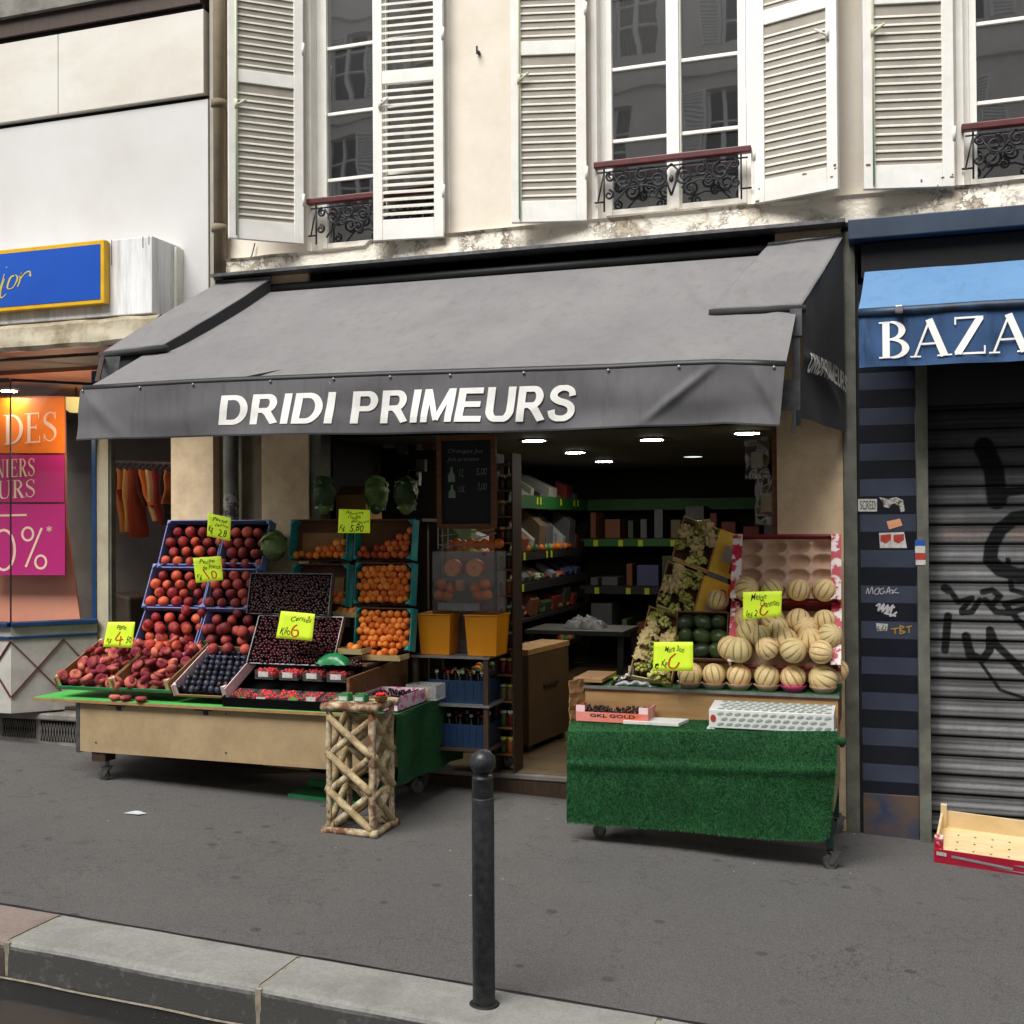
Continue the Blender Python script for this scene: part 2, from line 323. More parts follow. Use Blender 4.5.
def glassdark():
    t=NT('window_glass'); gl=t.n('ShaderNodeBsdfGlossy'); gl.inputs['Roughness'].default_value=.015; gl.inputs[0].default_value=(.9,.95,1,1); mx=t.n('ShaderNodeMixShader'); mx.inputs[0].default_value=.36
    t.b.inputs['Base Color'].default_value=(.012,.012,.014,1); t.b.inputs['Roughness'].default_value=.3
    bp=t.n('ShaderNodeBump'); bp.inputs['Strength'].default_value=.12; bp.inputs['Distance'].default_value=.01; t.l(t.noise(2.5,1,.4),bp.inputs['Height']); t.l(bp.outputs[0],gl.inputs['Normal'])
    t.l(t.b.outputs[0],mx.inputs[1]); t.l(gl.outputs[0],mx.inputs[2]); t.l(mx.outputs[0],t.o.inputs[0]); return t.m
M['glass']=glassdark(); M['curtain']=pm('net_curtain','#8d877f','#767067',30,.9)
def fabric(name,c,c2,streak,st,hs=1.):
    t=NT(name); k=t.mix(t.ramp(t.noise(1.6,6,.7),.3,.7),lin(c),lin(c2)); k=t.mix(t.ramp(t.noise(14,6,.75,(1,1,.12)),.5,.75,(0,0,0,1),(st,st,st,1)),k,lin(streak))
    k=t.mix(t.ramp(t.noise(55,2,.5),.74,.78,(0,0,0,1),(.3,.3,.3,1)),k,lin('#aaa7a3'))
    t.l(k,t.b.inputs['Base Color']); t.b.inputs['Roughness'].default_value=.8; t.b.inputs['Sheen Weight'].default_value=.15*hs; t.bump(t.noise(500,2,.5),.15,.001); return t.m
M['canopy']=fabric('grey_canvas','#7a7878','#6a6869','#54514e',.5); M['valance']=fabric('dark_grey_canvas','#656466','#565557','#403f3c',.6); M['canopydark']=fabric('black_canvas','#2e2d30','#242326','#1a1a1a',.4,.3)
M['white']=pm('white_lettering','#f6f5f0','#eceae4',20,.7); M['black']=pm('black_void','#0b0b0c',rough=.9); M['dark']=pm('dark_metal','#1b1b1d','#121213',8,.5)
M['steel']=pm('dull_steel','#77787a','#5d5e60',20,.4,metal=.7); M['alu']=pm('aluminium','#9b9c9d','#86878a',20,.35,metal=.6)
M['clad']=pm('white_cladding','#cacac9','#c2c1bf',.8,.5,dirt=.3,dcol='#a49c8c',ds=.9); M['clad2']=pm('cream_cladding','#d3d1ca','#c9c5bb',.7,.5,dirt=.45,dcol='#a5977e',ds=1.1,dstr=(1,1,2))
M['signbox']=pm('streaked_white_panel','#eceded','#dfe0df',2,.45,dirt=.7,dcol='#6d6a64',ds=14,dstr=(1,1,.08)); M['blue']=pm('bright_blue_sign','#0d50b4','#0b48a8',2,.35); M['yellow']=pm('yellow_frame','#dfb012','#cf9d10',8,.4); M['gold']=pm('yellow_script','#c9ba4a',rough=.5)
M['ledge']=pm('stained_ledge','#b5ac96','#8f8468',5,.8,dirt=.8,dcol='#5a4630',ds=5,bump=.4); M['soffit1']=pm('pink_brown_soffit','#a56f58','#8c5a46',2,.7); M['soffit2']=pm('grey_brown_soffit','#5c524a','#4a423c',3,.7)
M['bluepaint']=pm('blue_gloss_paint','#123f6b','#0e3257',6,.4,dirt=.3,dcol='#1a1a1a'); M['bluegrey']=pm('blue_grey_paint','#2a3b4e','#1f2d42',4,.5,dirt=.4,dcol='#14161a',ds=3)
M['cream']=pm('cream_post','#b3ab94','#a0977f',5,.6); M['bulk']=pm('white_bulkhead','#bdbab2','#a8a49b',4,.6,dirt=.35,dcol='#736c60',ds=4); M['lattice']=pm('red_brown_lattice','#6b3034','#55262a',9,.6)
M['orange']=pm('orange_poster','#f08020','#ee7818',1,.5); M['magenta']=pm('magenta_poster','#bd2079','#b31c72',1,.5); M['peachbg']=pm('peach_backdrop','#dc9a80','#d08a72',1,.7); M['postertext']=pm('pale_poster_lettering','#f6d5bd',rough=.6)
M['pane']=clear('shop_pane',.04); M['stone']=pm('worn_stone','#837f78','#6b6761',5,.85,bump=.4,dirt=.4,ds=5)
M['pipe']=pm('grey_green_pipe','#6b6c62','#56574e',6,.6,dirt=.5,dcol='#3a3730',ds=6); M['wood']=pm('pale_plywood','#b08c5e','#9a774a',3,.6,stretch=(1,1,9),dirt=.2,ds=3); M['woodp']=pm('beige_panel','#b09a76','#a48d68',2,.6,dirt=.6,dcol='#75634a',ds=5)
M['darkwood']=pm('dark_wood','#3d2a1c','#2c1e14',8,.6,stretch=(6,6,1)); M['brownwood']=pm('brown_wood','#7c532d','#5f3d20',6,.6,stretch=(1,6,6))
def stripes_wall(): return None
M['navy']=pm('navy_tile','#10141f','#0c1019',5,.35,dirt=.25,dcol='#2a2c33',ds=8); M['slate']=pm('slate_blue_tile','#3a4152','#323847',5,.4,dirt=.3,dcol='#3c3f48',ds=8); M['worn']=pm('worn_plinth','#2b3650','#5b4a3c',7,.7,bump=.4,bs=20)
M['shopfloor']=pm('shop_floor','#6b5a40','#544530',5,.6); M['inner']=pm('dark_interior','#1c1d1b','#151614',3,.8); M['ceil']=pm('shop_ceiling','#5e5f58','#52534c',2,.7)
# ------------------------------------------------------------------ ground
GX0,GX1=-60,60
def sheet(name,mat,y0,y1,dz=0,nx=2):
    m=MB(); m.grid(lambda u,v:(lerp(GX0,GX1,u),lerp(y0,y1,v),gz(lerp(GX0,GX1,u))+dz),nx,1); return m.build(name,mat,kind='structure')
KY=-2.79; KW=.31; KH=.135
g=MB(); g.grid(lambda u,v:(lerp(-7,3,u),lerp(KY,.2,v),gz(lerp(-7,3,u))+.0),40,14)
for xa,xb in ((-60,-7),(3,60)): g.quad((xa,KY,gz(xa)),(xb,KY,gz(xb)),(xb,.2,gz(xb)),(xa,.2,gz(xa)))
g.build('pavement','pave',kind='structure')
sheet('road','road',-12.5,KY-KW+.02,-KH)
sheet('far_pavement','pave',-19.0,-12.5,-.01)
m=MB(); m.quad((-200,-200,-8),(200,-200,-8),(200,200,-8),(-200,200,-8)); m.build('ground','pave',kind='structure')
# kerb stones: joints where the photograph shows them
jx=[P(2,936,KY).x-.04, Gp(300,957).x]; jx=[Gp(48,922).x,Gp(300,957).x]; L0=jx[1]-jx[0]
xs=[jx[0]-L0*k for k in range(9,0,-1)]+jx+[jx[1]+L0*1.25*k for k in range(1,8)]
kb=MB(); kp=MB(); mo=MB(); tj=MB()
for i,(a,b) in enumerate(zip(xs,xs[1:])):
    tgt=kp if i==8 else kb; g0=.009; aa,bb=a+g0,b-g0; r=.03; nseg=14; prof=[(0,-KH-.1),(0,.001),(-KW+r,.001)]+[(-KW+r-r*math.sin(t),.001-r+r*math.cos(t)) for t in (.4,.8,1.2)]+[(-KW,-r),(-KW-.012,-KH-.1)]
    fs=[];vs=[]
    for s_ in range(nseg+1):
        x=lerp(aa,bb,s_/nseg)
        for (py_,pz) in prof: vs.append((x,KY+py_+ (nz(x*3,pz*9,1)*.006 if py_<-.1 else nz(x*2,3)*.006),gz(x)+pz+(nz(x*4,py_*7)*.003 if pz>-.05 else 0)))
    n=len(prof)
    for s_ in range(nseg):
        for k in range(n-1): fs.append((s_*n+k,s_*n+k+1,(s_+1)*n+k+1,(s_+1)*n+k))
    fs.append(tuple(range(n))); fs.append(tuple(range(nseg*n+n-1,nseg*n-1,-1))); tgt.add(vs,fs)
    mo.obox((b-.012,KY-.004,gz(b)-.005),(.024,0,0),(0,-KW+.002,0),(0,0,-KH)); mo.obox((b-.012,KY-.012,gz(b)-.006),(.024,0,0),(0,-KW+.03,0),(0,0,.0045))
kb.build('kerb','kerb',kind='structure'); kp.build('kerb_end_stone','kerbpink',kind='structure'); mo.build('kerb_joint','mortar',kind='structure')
tj=MB(); tj.grid(lambda u,v:(lerp(-6,2,u),KY+.004+v*(.010+.008*nz(u*60,1)),gz(lerp(-6,2,u))+.0045),160,1); tj.build('tar_line','tar',kind='structure')
m=MB(); m.grid(lambda u,v:(lerp(-8,3,u),KY-KW-.02-.016*v+.008*nz(u*40,2),gz(lerp(-8,3,u))-KH+.005),200,1); m.build('gutter_line','mortar',kind='structure')
# ------------------------------------------------------------------ upper facade of the main building
WX0=P(223,200,0).x
wall=MB()
def z_at(px,py,Y=0): return P(px,py,Y).z
# openings: (x0,x1) at recess, bottom z
def opening(pxl,pxr,py): return P(pxl,py,0).x,P(pxr,py,0).x
ops=[(P(307,200,0).x,P(449,200,0).x),(P(592,150,0).x,P(757,150,0).x),(P(957,120,0).x,P(957,120,0).x+.93)]
ZB=3.60; ZT=7.0; ZCOR=3.44
def upper_z(x): return 3.44
xl=WX0; segs=[]
for a,b in ops: segs.append((xl,a)); xl=b
segs.append((xl,4.5))
bl=thing('building','cream rendered building with white shutters above the fruit shop','building',(-2,.3,0))
for a,b in segs: wall.box((a,0,ZCOR),(b,.45,ZT))
for a,b in ops: wall.box((a,.0,ZCOR),(b,.45,ZB-.03)); wall.box((a,0,5.55),(b,.45,ZT)); 
wall.build('wall','wall',bl)
m=MB(); m.box((WX0,.46,2.4),(4.5,6.5,ZT)); 
m=MB()
# band (peeling cornice) wavy lower edge
def band(u,v):
    x=lerp(P(223,270,-.06).x,4.4,u); zt=3.60+.012*nz(x*3,1)-.035*(x<-3.2); zb=3.455+.012*nz(x*2.2,5)
    z=lerp(zb,zt,v); y=-.055-.006*nz(x*6,z*9,3)-(.02 if v>.9 else 0); return (x,y,z)
m.grid(band,220,8); m.grid(lambda u,v:(band(u,1)[0],lerp(band(u,1)[1],.06,v),band(u,1)[2]),220,1); m.build('cornice','peel',bl)
m=MB(); m.box((WX0+.0,-.16,3.43),(P(845,222,-.16).x,.05,3.45)); m.build('flashing','steel',bl)
# ---- windows
def pane_window(root,x0,x1,zb,pxm,right=True,curt=False):
    """casement window in an opening, frame, two sashes, panes"""
    Y=.10; fw=.055
    m=MB(); m.box((x0,Y-.02,zb),(x0+fw,Y+.09,5.6)); m.box((x1-fw,Y-.02,zb),(x1,Y+.09,5.6)); m.box((x0+fw,Y-.01,zb),(x1-fw,Y+.09,zb+.025)); m.box((x0+fw,Y-.01,5.5),(x1-fw,Y+.09,5.6)); m.box((x0-.02,-.005,zb-.06),(x0+.02,Y,5.6)); m.box((x1-.02,-.005,zb-.06),(x1+.02,Y,5.6)); fr=m.build('frame','frame',root,bevel=.004)
    xm=(x0+x1)/2; 
    for a,b in ((x0+fw,xm-.002),(xm+.002,x1-fw)):
        m=MB(); s=.038; m.box((a,Y-.025,zb+.025),(a+s,Y+.03,5.5)); m.box((b-s*1.25,Y-.028,zb+.025),(b,Y+.03,5.5)); m.box((a+s,Y-.02,zb+.025),(b-s*1.25,Y+.03,zb+.06)); 
        if a<xm-.1 : m.box((xm-.03,Y-.045,zb+.03),(xm+.03,Y-.026,5.5))
        for k in range(1,5): m.box((a+s,Y-.012,zb+.03+k*.445),(b-s*1.25,Y+.02,zb+.052+k*.445))
        sh=m.build('sash','frame',root,bevel=.003)
        g=MB()
        for k in range(0,5):
            g=MB()
            dx=R.uniform(-.004,.004); dz=R.uniform(-.003,.003); z0=zb+.03+k*.445; z1=z0+.445; xa,xb=a+.02,b-.02
            g.quad((xa,Y+.004,z0),(xb,Y+.004+dx,z0),(xb,Y+.004+dx+dz,z1),(xa,Y+.004+dz,z1))
            g.build('pane','glass',sh)
def railing(x0,x1,zr,root):
    m=MB(); m.box((x0,-.05,zr-.035),(x1,.0,zr+.004)); hr=m.build('handrail','red',root,bevel=.006)
    m=MB(); yy=-.022; Wd=x1-x0
    m.tube([(x0+.06,yy,zr-.04),(x0+.06,yy,zr-.3)],.006,6); m.tube([(x1-.06,yy,zr-.04),(x1-.06,yy,zr-.3)],.006,6); m.tube([(x0+.02,yy,zr-.06),(x1-.02,yy,zr-.06)],.005,6)
    m.tube([(x0-.0,yy,zr-.24),(x0+.06,yy,zr-.24)],.006,6); m.tube([(x1-.06,yy,zr-.24),(x1+.0,yy,zr-.24)],.006,6); m.tube([(x0+.02,yy,zr-.24),(x0+.06,yy,zr-.06)],.005,6)
    def scroll(cx,cz,r,s,turns=1.6,a0=0,th=.0085):
        pts=[]
        for i in range(26):
            t=i/25; a=a0+s*turns*2*math.pi*t; rr=r*(1-.8*t); pts.append((cx+rr*math.cos(a),yy,cz+rr*math.sin(a)))
        m.tube(pts,[th*(1-.3*i/25) for i in range(26)],6)
    c=(x0+x1)/2
    for s in (-1,1):
        for q,(dx,dz,r,tn) in enumerate(((.07,-.13,.055,1.7),(.16,-.10,.045,-1.6),(.10,-.21,.035,1.4),(.26,-.12,.055,1.6),(.33,-.09,.03,-1.5),(.34,-.2,.03,1.3),(.2,-.16,.03,1.3))):
            scroll(c+s*dx*Wd/.84,zr+dz,r,s*(1 if tn>0 else -1),abs(tn),math.pi/2)
        m.tube([(c+s*.0,yy,zr-.05),(c+s*.05,yy,zr-.1),(c+s*.02,yy,zr-.18),(c,yy,zr-.24)],.007,6); m.tube([(c+s*.06,yy,zr-.2),(c+s*.16,yy,zr-.16),(c+s*.3,yy,zr-.17),(c+s*.36,yy,zr-.07)],.006,6)
        m.tube([(c+s*.1,yy,zr-.06),(c+s*.2,yy,zr-.055),(c+s*.22,yy,zr-.12),(c+s*.3,yy,zr-.2),(c+s*.35,yy,zr-.26)],.006,6)
    m.sphere((c,yy,zr-.14),.014,8,6,(1,.5,1.6)); m.build('scrollwork','iron',root,smooth=True)
wl=['left white casement window behind its half closed shutter','middle white casement window with a dark red handrail, between open shutters','right white casement window cut by the picture edge']
rl=['wrought iron railing of the left upstairs window, partly behind a shutter','wrought iron railing of the middle upstairs window, shown whole','wrought iron railing of the right upstairs window, above the blue awning']
for i,(a,b) in enumerate(ops):
    zb=z_at((615,325,970)[i],(222,243,186)[i],.1)-.03
    t=thing('window',wl[i],'window',((a+b)/2,.1,zb),'upstairs windows'); pane_window(t,a+.015,b-.015,zb,0)
    zr=z_at((676,345,992)[i],(160,191,122)[i],-.03)
    t=thing('window_railing',rl[i],'railing',((a+b)/2,-.02,zr-.3),'upstairs window railings'); railing(a+.02,b-.03 if i<2 else b,zr,t)
# ---- shutters
def shutter(hx,hy,fx,fy,label,openl=False,rusty=False,gedge=False):
    h=P(hx,hy,-.065); f=min((P(fx,fy,y/200) for y in range(-180,20)),key=lambda p:abs(p.z-h.z)); f.z=h.z
    u=(f-h); Wd=u.length; u.normalize(); nrm=V((u.y,-u.x,0)); nrm=nrm if nrm.y<0 else -nrm   # outward face
    t=thing('shutter',label,'shutter',h,'white louvred window shutters'); th=.035; Ht=2.15; st=.062
    def bx(m,a0,a1,z0,z1,o0=0.,o1=th): m.obox(h+u*a0+V((0,0,z0))+nrm*o0,u*(a1-a0),nrm*(o1-o0),V((0,0,z1-z0)))
    for a_ in (0,Wd-st): m=MB(); bx(m,a_,a_+st,0,Ht); m.build('stile','shut',t,bevel=.003)
    zm=1.02 if not openl else 1.0
    for a_,b_ in ((0,.13),(zm,zm+.085),(Ht-.1,Ht)): m=MB(); bx(m,st,Wd-st,a_,b_,.002,th-.002); m.build('rail','shut',t,bevel=.003)
    lv_=[MB(),MB()]; z=.14; pitch=.0465
    while z<Ht-.13:
        if not (zm-.045<z<zm+.075):
            # sloping louvre blade
            m=lv_[0 if z<zm else 1]
            if openl: o=h+u*st+V((0,0,z+.03))+nrm*.003; m.obox(o,u*(Wd-2*st),nrm*(th-.006)+V((0,0,-.016)),V((0,0,.014)))
            else: o=h+u*st+V((0,0,z+.032))+nrm*.004; m.obox(o,u*(Wd-2*st),nrm*(th-.012)+V((0,0,-.016)),V((0,0,.009)))
        z+=pitch
    for m in lv_: m.build('louvre','slat',t)
    if not openl:
        m=MB(); bx(m,st,Wd-st,.12,zm,.004,.020); bx(m,st,Wd-st,zm+.085,Ht-.1,.004,.020); m.build('backing','slatback',t)
    for a_ in (.25,1.25): m=MB(); m.tube([h+nrm*.03+V((0,0,a_)),h+nrm*.03+V((0,0,a_+.08))],.011,8); m.build('hinge','slat',t,smooth=True)
    m=MB(); e=h+u*(Wd-.05)+nrm*(th+.008)
    if gedge: m.tube([e+V((0,0,.02)),e+V((0,0,Ht-.1))],.006,6)
    m.tube([e+V((0,0,.86)),e-u*.06+nrm*.02+V((0,0,.9))],.007,6); m.tube([e+V((0,0,.84)),e+V((0,0,.9))],.011,8); m.build('latch','slat' if not gedge else 'green',t,smooth=True)
    if rusty:
        for k in range(6):
            m=MB(); a=R.choice((R.uniform(.0,.07),R.uniform(Wd-.08,Wd-.01),R.uniform(.05,Wd-.1))); z0=R.uniform(.0,.1) if a<.3*Wd or k%2 else R.uniform(.1,.13); bx(m,a,a+R.uniform(.006,.03),z0,z0+R.uniform(.004,.012),th,th+.0025); m.build('rust_patch','rust',t)
shutter(303,245,228,239,'white shutter folded back beside the grey drainpipe, leftmost of the five',gedge=True)
shutter(445,238,375,242,'white shutter with see-through slats half covering the left window',openl=True)
shutter(587,222,512,224,'white shutter left of the middle window, on the plain wall',gedge=True)
shutter(757,205,840,190,'white shutter right of the middle window, swung outwards with rusty lower corner',rusty=True)
shutter(953,188,863,191,'white shutter with rust stains and green edge left of the right window',rusty=True,gedge=True)
m=MB(); p=P(478,52,-.02); m.tube([p,p+V((0,.03,0))],.012,6); m.tube([p+V((0,-.02,-.02)),p+V((0,-.02,.03))],.006,6); m.build('wall_hook','iron',bl)
m=MB(); pts=[P(255,243,-.02),P(252,255,-.02),P(245,268,-.02)]; m.tube(pts,.004,5); m.build('loose_cable','dark',bl)
# drainpipe between the two buildings (upper)
t=thing('drainpipe','tall grey brown drainpipe running down between the two buildings','drainpipe',P(219,270,-.05))
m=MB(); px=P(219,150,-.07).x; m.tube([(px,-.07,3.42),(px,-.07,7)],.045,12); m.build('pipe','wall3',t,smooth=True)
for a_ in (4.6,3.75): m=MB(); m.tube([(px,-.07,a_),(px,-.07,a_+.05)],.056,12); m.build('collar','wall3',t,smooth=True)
# ------------------------------------------------------------------ opposite side of the street (seen in the window reflections)
ob=thing('opposite_building','pale building reflected in the upstairs window panes','building',(0,-19.2,0)); YB=-19
m=MB(); xs_=[x for x in (-22.6,-20.2,-17.8,-15.4,-13.,-10.6,-8.2,-5.8,-3.4,-1.,1.4,3.8,6.2,8.6)]
m.box((-24,YB-.5,-2),(10,YB-.4,18.3)); 
for fl in range(6):
    z0=.3+fl*3.0; m.box((-24,YB-.4,z0-.9),(10,YB,z0+.3)); xx=-24
    for x in xs_: m.box((xx,YB-.4,z0+.3),(x-.5,YB,z0+2.1)); xx=x+.5
    m.box((xx,YB-.4,z0+.3),(10,YB,z0+2.1)); m.box((-24,YB,z0+2.1+.35),(10,YB+.12,z0+2.1+.5))
m.box((-24,YB-.4,17.5),(10,YB,18.4)); m.box((-24,YB,18.0),(10,YB+.35,18.4)); m.build('wall','wall',ob)
m=MB(); c=MB(); m2=MB(); sh=MB()
for fl in range(1,6):
    z0=.6+fl*3.0
    for i,x in enumerate(xs_):
        m.box((x-.5,YB-.3,z0),(x-.42,YB-.2,z0+1.8)); m.box((x+.42,YB-.3,z0),(x+.5,YB-.2,z0+1.8)); m.box((x-.05,YB-.3,z0),(x+.05,YB-.2,z0+1.8)); m.box((x-.42,YB-.3,z0+.6),(x-.05,YB-.2,z0+.64)); m.box((x+.05,YB-.3,z0+.6),(x+.42,YB-.2,z0+.64)); m.box((x-.42,YB-.3,z0+1.2),(x+.42,YB-.21,z0+1.24))
        m2.quad((x-.5,YB-.35,z0),(x+.5,YB-.35,z0),(x+.5,YB-.35,z0+1.8),(x-.5,YB-.35,z0+1.8))
        if i%2==0:
            for s in (-1,1):
                for k in range(24): sh.box((x+s*.52,YB+.01,z0+.04+k*.074),(x+s*.98,YB+.04,z0+.075+k*.074))
                sh.box((x+s*.5,YB+.005,z0),(x+s*.56,YB+.045,z0+1.8)); sh.box((x+s*.94,YB+.005,z0),(x+s*1.0,YB+.045,z0+1.8))
        else: c.grid(lambda u,v,x=x,z0=z0:(x-.42+u*.84,YB-.33+.012*math.sin(u*50),z0+v*1.8),60,1)
m.build('window_frame','frame',ob); m2.build('window_void','black',ob); c.build('curtain','curtain',ob); sh.build('window_shutter','shut',ob)
# ------------------------------------------------------------------ ground floor shell of the fruit shop
OX0=P(322,440,0).x; OX1=P(777,440,0).x; FZ=.2
m=MB(); m.box((P(262,470,-.03).x,-.035,.1),(P(309,470,-.03).x,.2,3.43)); m.build('pier','wall2',bl)
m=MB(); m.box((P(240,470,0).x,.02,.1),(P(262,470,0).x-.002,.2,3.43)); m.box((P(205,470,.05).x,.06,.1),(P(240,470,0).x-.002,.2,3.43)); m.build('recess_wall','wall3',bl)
m=MB(); m.box((P(309,470,-.02).x+.002,-.02,.1),(OX0,.12,2.6)); m.build('door_post','pipe',bl)
m=MB(); m.box((OX1,-.02,.0),(P(843,470,-.02).x,.3,3.43)); m.build('pier','wall2',bl)
m=MB(); m.box((P(843,470,-.05).x+.003,-.05,-.02),(P(858,600,-.05).x,.1,3.40)); m.build('corner_strip','pipe',bl)
m=MB(); m.box((OX1-.03,.0,.1),(OX1-.002,.10,2.5)); m.build('door_frame','brownwood',bl)
m=MB(); m.box((OX0,.0,2.36),(OX1,.25,3.43)); m.build('lintel','black',bl)
# interior room
XL=OX0-.05; XR=OX1+.25; YR=5.6
m=MB(); m.box((XL,-.02,.03),(OX1+.0,.10,FZ-.012)); m.build('threshold','worn_step' if 'worn_step' in M else 'darkwood',bl,bevel=.008)
m=MB(); m.box((XL,-.03,FZ-.03),(OX1,.02,FZ)); m.build('threshold_edge','stone',bl,bevel=.006)
m=MB(); m.quad((XL,.02,FZ+.001),(XR,.02,FZ+.001),(XR,YR,FZ+.001),(XL,YR,FZ+.001)); m.build('shop_floor','shopfloor',kind='structure')
m=MB(); m.quad((XL,.25,2.35),(XR,.25,2.35),(XR,YR,2.35),(XL,YR,2.35)); m.build('shop_ceiling','ceil',kind='structure')
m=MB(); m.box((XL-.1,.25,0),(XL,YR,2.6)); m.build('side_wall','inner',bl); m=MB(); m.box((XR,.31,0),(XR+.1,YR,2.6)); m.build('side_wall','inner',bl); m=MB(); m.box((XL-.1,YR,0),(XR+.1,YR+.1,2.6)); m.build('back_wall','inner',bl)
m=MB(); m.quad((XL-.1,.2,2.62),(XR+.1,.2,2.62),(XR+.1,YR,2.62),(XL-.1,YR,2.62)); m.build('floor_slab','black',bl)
M['lamp']=emit('lit_lamp','#fff4e0',110)
for i,(px,py) in enumerate(((534,440),(575,452),(604,461),(652,439),(747,432.5),(693,456),(632,475))):
    p=G(px,py,2.345); t=thing('ceiling_light',['nearest round ceiling light on the left row in the shop','second round ceiling light of the left row in the shop','third round ceiling light of the left row in the shop','round ceiling light near the middle of the shop','round ceiling light at the right above the grape boxes','dim round ceiling light deep in the shop','small faint ceiling light farthest back in the shop'][i],'ceiling light',p,'round ceiling lights in the shop')
    r=.085; m=MB(); m.lathe((p.x,p.y,2.338),[(r,0),(r+.015,.002),(r+.015,.012),(0.01,.012)],20); m.build('rim','steel',t,smooth=False)
    m=MB(); vs=[(p.x+r*.95*math.cos(a*math.pi/10),p.y+r*.95*math.sin(a*math.pi/10),2.3365) for a in range(20)]; m.add(vs,[tuple(range(19,-1,-1))]); m.build('lens','lamp' if i<5 else emit('dim_lamp','#cfd6cf',2),t)
PROD=[]
# left wall shelving inside (green strip, price tags, packets)
M['greenstrip']=pm('green_shelf_strip','#1c5c22','#174e1d',4,.6); M['shelf']=pm('dark_shelf','#26282a','#1b1c1d',6,.6); M['tagy']=pm('dim_yellow_tag','#b9cc28','#9db01e',10,.6)
pk=['#5c5f66','#8f94a6','#6a7a52','#7a4a30','#a0a39c','#3d4b36','#6b5b48','#b5b7ba','#4a4f7a','#7a2f28']
for i,c in enumerate(pk): M['pk%d'%i]=pm('packet_paper_%d'%i,c,rough=.5)
XS=XL+.5
shelf=thing('wall_shelving','dark shelving with green edge strip along the left wall of the shop','shelving',(XS-.2,3,FZ))
for q,z in enumerate((.55,.9,1.22,1.5,1.93)):
    m=MB(); m.box((XL+.01,1.3,z-.03),(XS,YR-.4,z)); m.build('shelf_board','shelf',shelf)
m=MB(); m.box((XS+.001,1.3,1.9),(XS+.012,YR-.4,2.02)); m.build('edge_strip','greenstrip',shelf); m=MB(); m.box((XS,YR-.41,1.9),(XR,YR-.40,2.02)); m.build('edge_strip','greenstrip',shelf)
for z in (1.5,1.22): m=MB(); m.box((XS+.001,1.3,z-.07),(XS+.008,YR-.4,z+.0)); m.build('edge_strip','shelf',shelf)
tg=MB(); tg.box((0,0,0),(.004,.05,.065)); tme,_=tg.mesh('price_tag','tagy',V((0,0,0)))
for z,ys in ((1.94,(1.5,1.7,2.2,2.35,2.6,3.3,3.4,4.1,4.6,4.75)),(1.435,(1.45,1.56,1.67,1.78,2.2,2.9,3.6,3.75)),(1.155,(1.4,1.47,1.55,1.62,1.95,2.4,2.6,2.85))):
    for y in ys: inst('price_tag',tme,(XS+.014,y,z),(0,0,0),1,'small yellow green price tag on the inner shelf edge','price tag','price tags on the inner shelves')
for z,hh,n in ((.9,.2,10),(1.22,.2,16),(1.5,.3,14),(1.93,.25,12)):
    for k in range(n):
        y=1.4+k*(3.7/n); m=MB(); a=R.uniform(-.5,.2); wd=3.7/n*R.uniform(.3,.9); dd=R.uniform(.1,.3); h2=hh*R.uniform(.35,1); tl=R.uniform(.3,1.0)
        m.obox((XS-.04,y,z+.004+(.02 if 0 else 0)),(-dd,0,tl*dd),(0,wd,0),(tl*.03,0,h2*.35 if z==1.22 else h2))
        ci=R.randrange(10); m.build('packet','pk%d'%ci,None,'dim packet lying on the left wall shelves inside the shop','packet','packets on the inner wall shelves',bevel=.004)
bk=thing('back_shelving','dark shelving with cartons across the back of the shop','shelving',(-1.5,5.2,FZ))
for z in (.6,1.1,1.6): m=MB(); m.box((XS,4.9,z-.03),(XR-.02,5.5,z)); m.build('shelf_board','shelf',bk)
for k in range(150):
    z=R.choice((.9,1.22,1.5,.55)); y=R.uniform(1.4,4.6); c_=R.choice(('leafg','leafd','orangef','redapr','pk2')); PROD.append((V((XS-R.uniform(.02,.12),y,z+.035)),R.uniform(.025,.045),c_))
for z in (.6,1.1,1.6):
    x=XS+.1
    while x<XR-.5:
        wd=R.uniform(.05,.24); m=MB(); m.box((x,4.95,z+.003),(x+wd,5.35,z+R.uniform(.08,.34))); m.build('carton','pk%d'%R.choice((0,2,3,5,6,8,9)),None,'dim carton on the back shelves of the shop','carton','cartons on the back shelves',bevel=.005); x+=wd+R.uniform(.03,.12)
for z_ in (1.55,1.05):
    m=MB(); m.box((XS+.05,4.885,z_-.03),(XR-.05,4.899,z_+.045)); m.build('edge_strip','shelf' if z_<1.2 else 'greenstrip',bk)
    for k in range(12): inst('price_tag',tme,(XS+.2+k*.24+R.uniform(-.06,.06),4.88,z_-.03),(0,0,-math.pi/2),1,'small yellow green price tag on the back shelves of the shop','price tag','price tags on the back shelves')
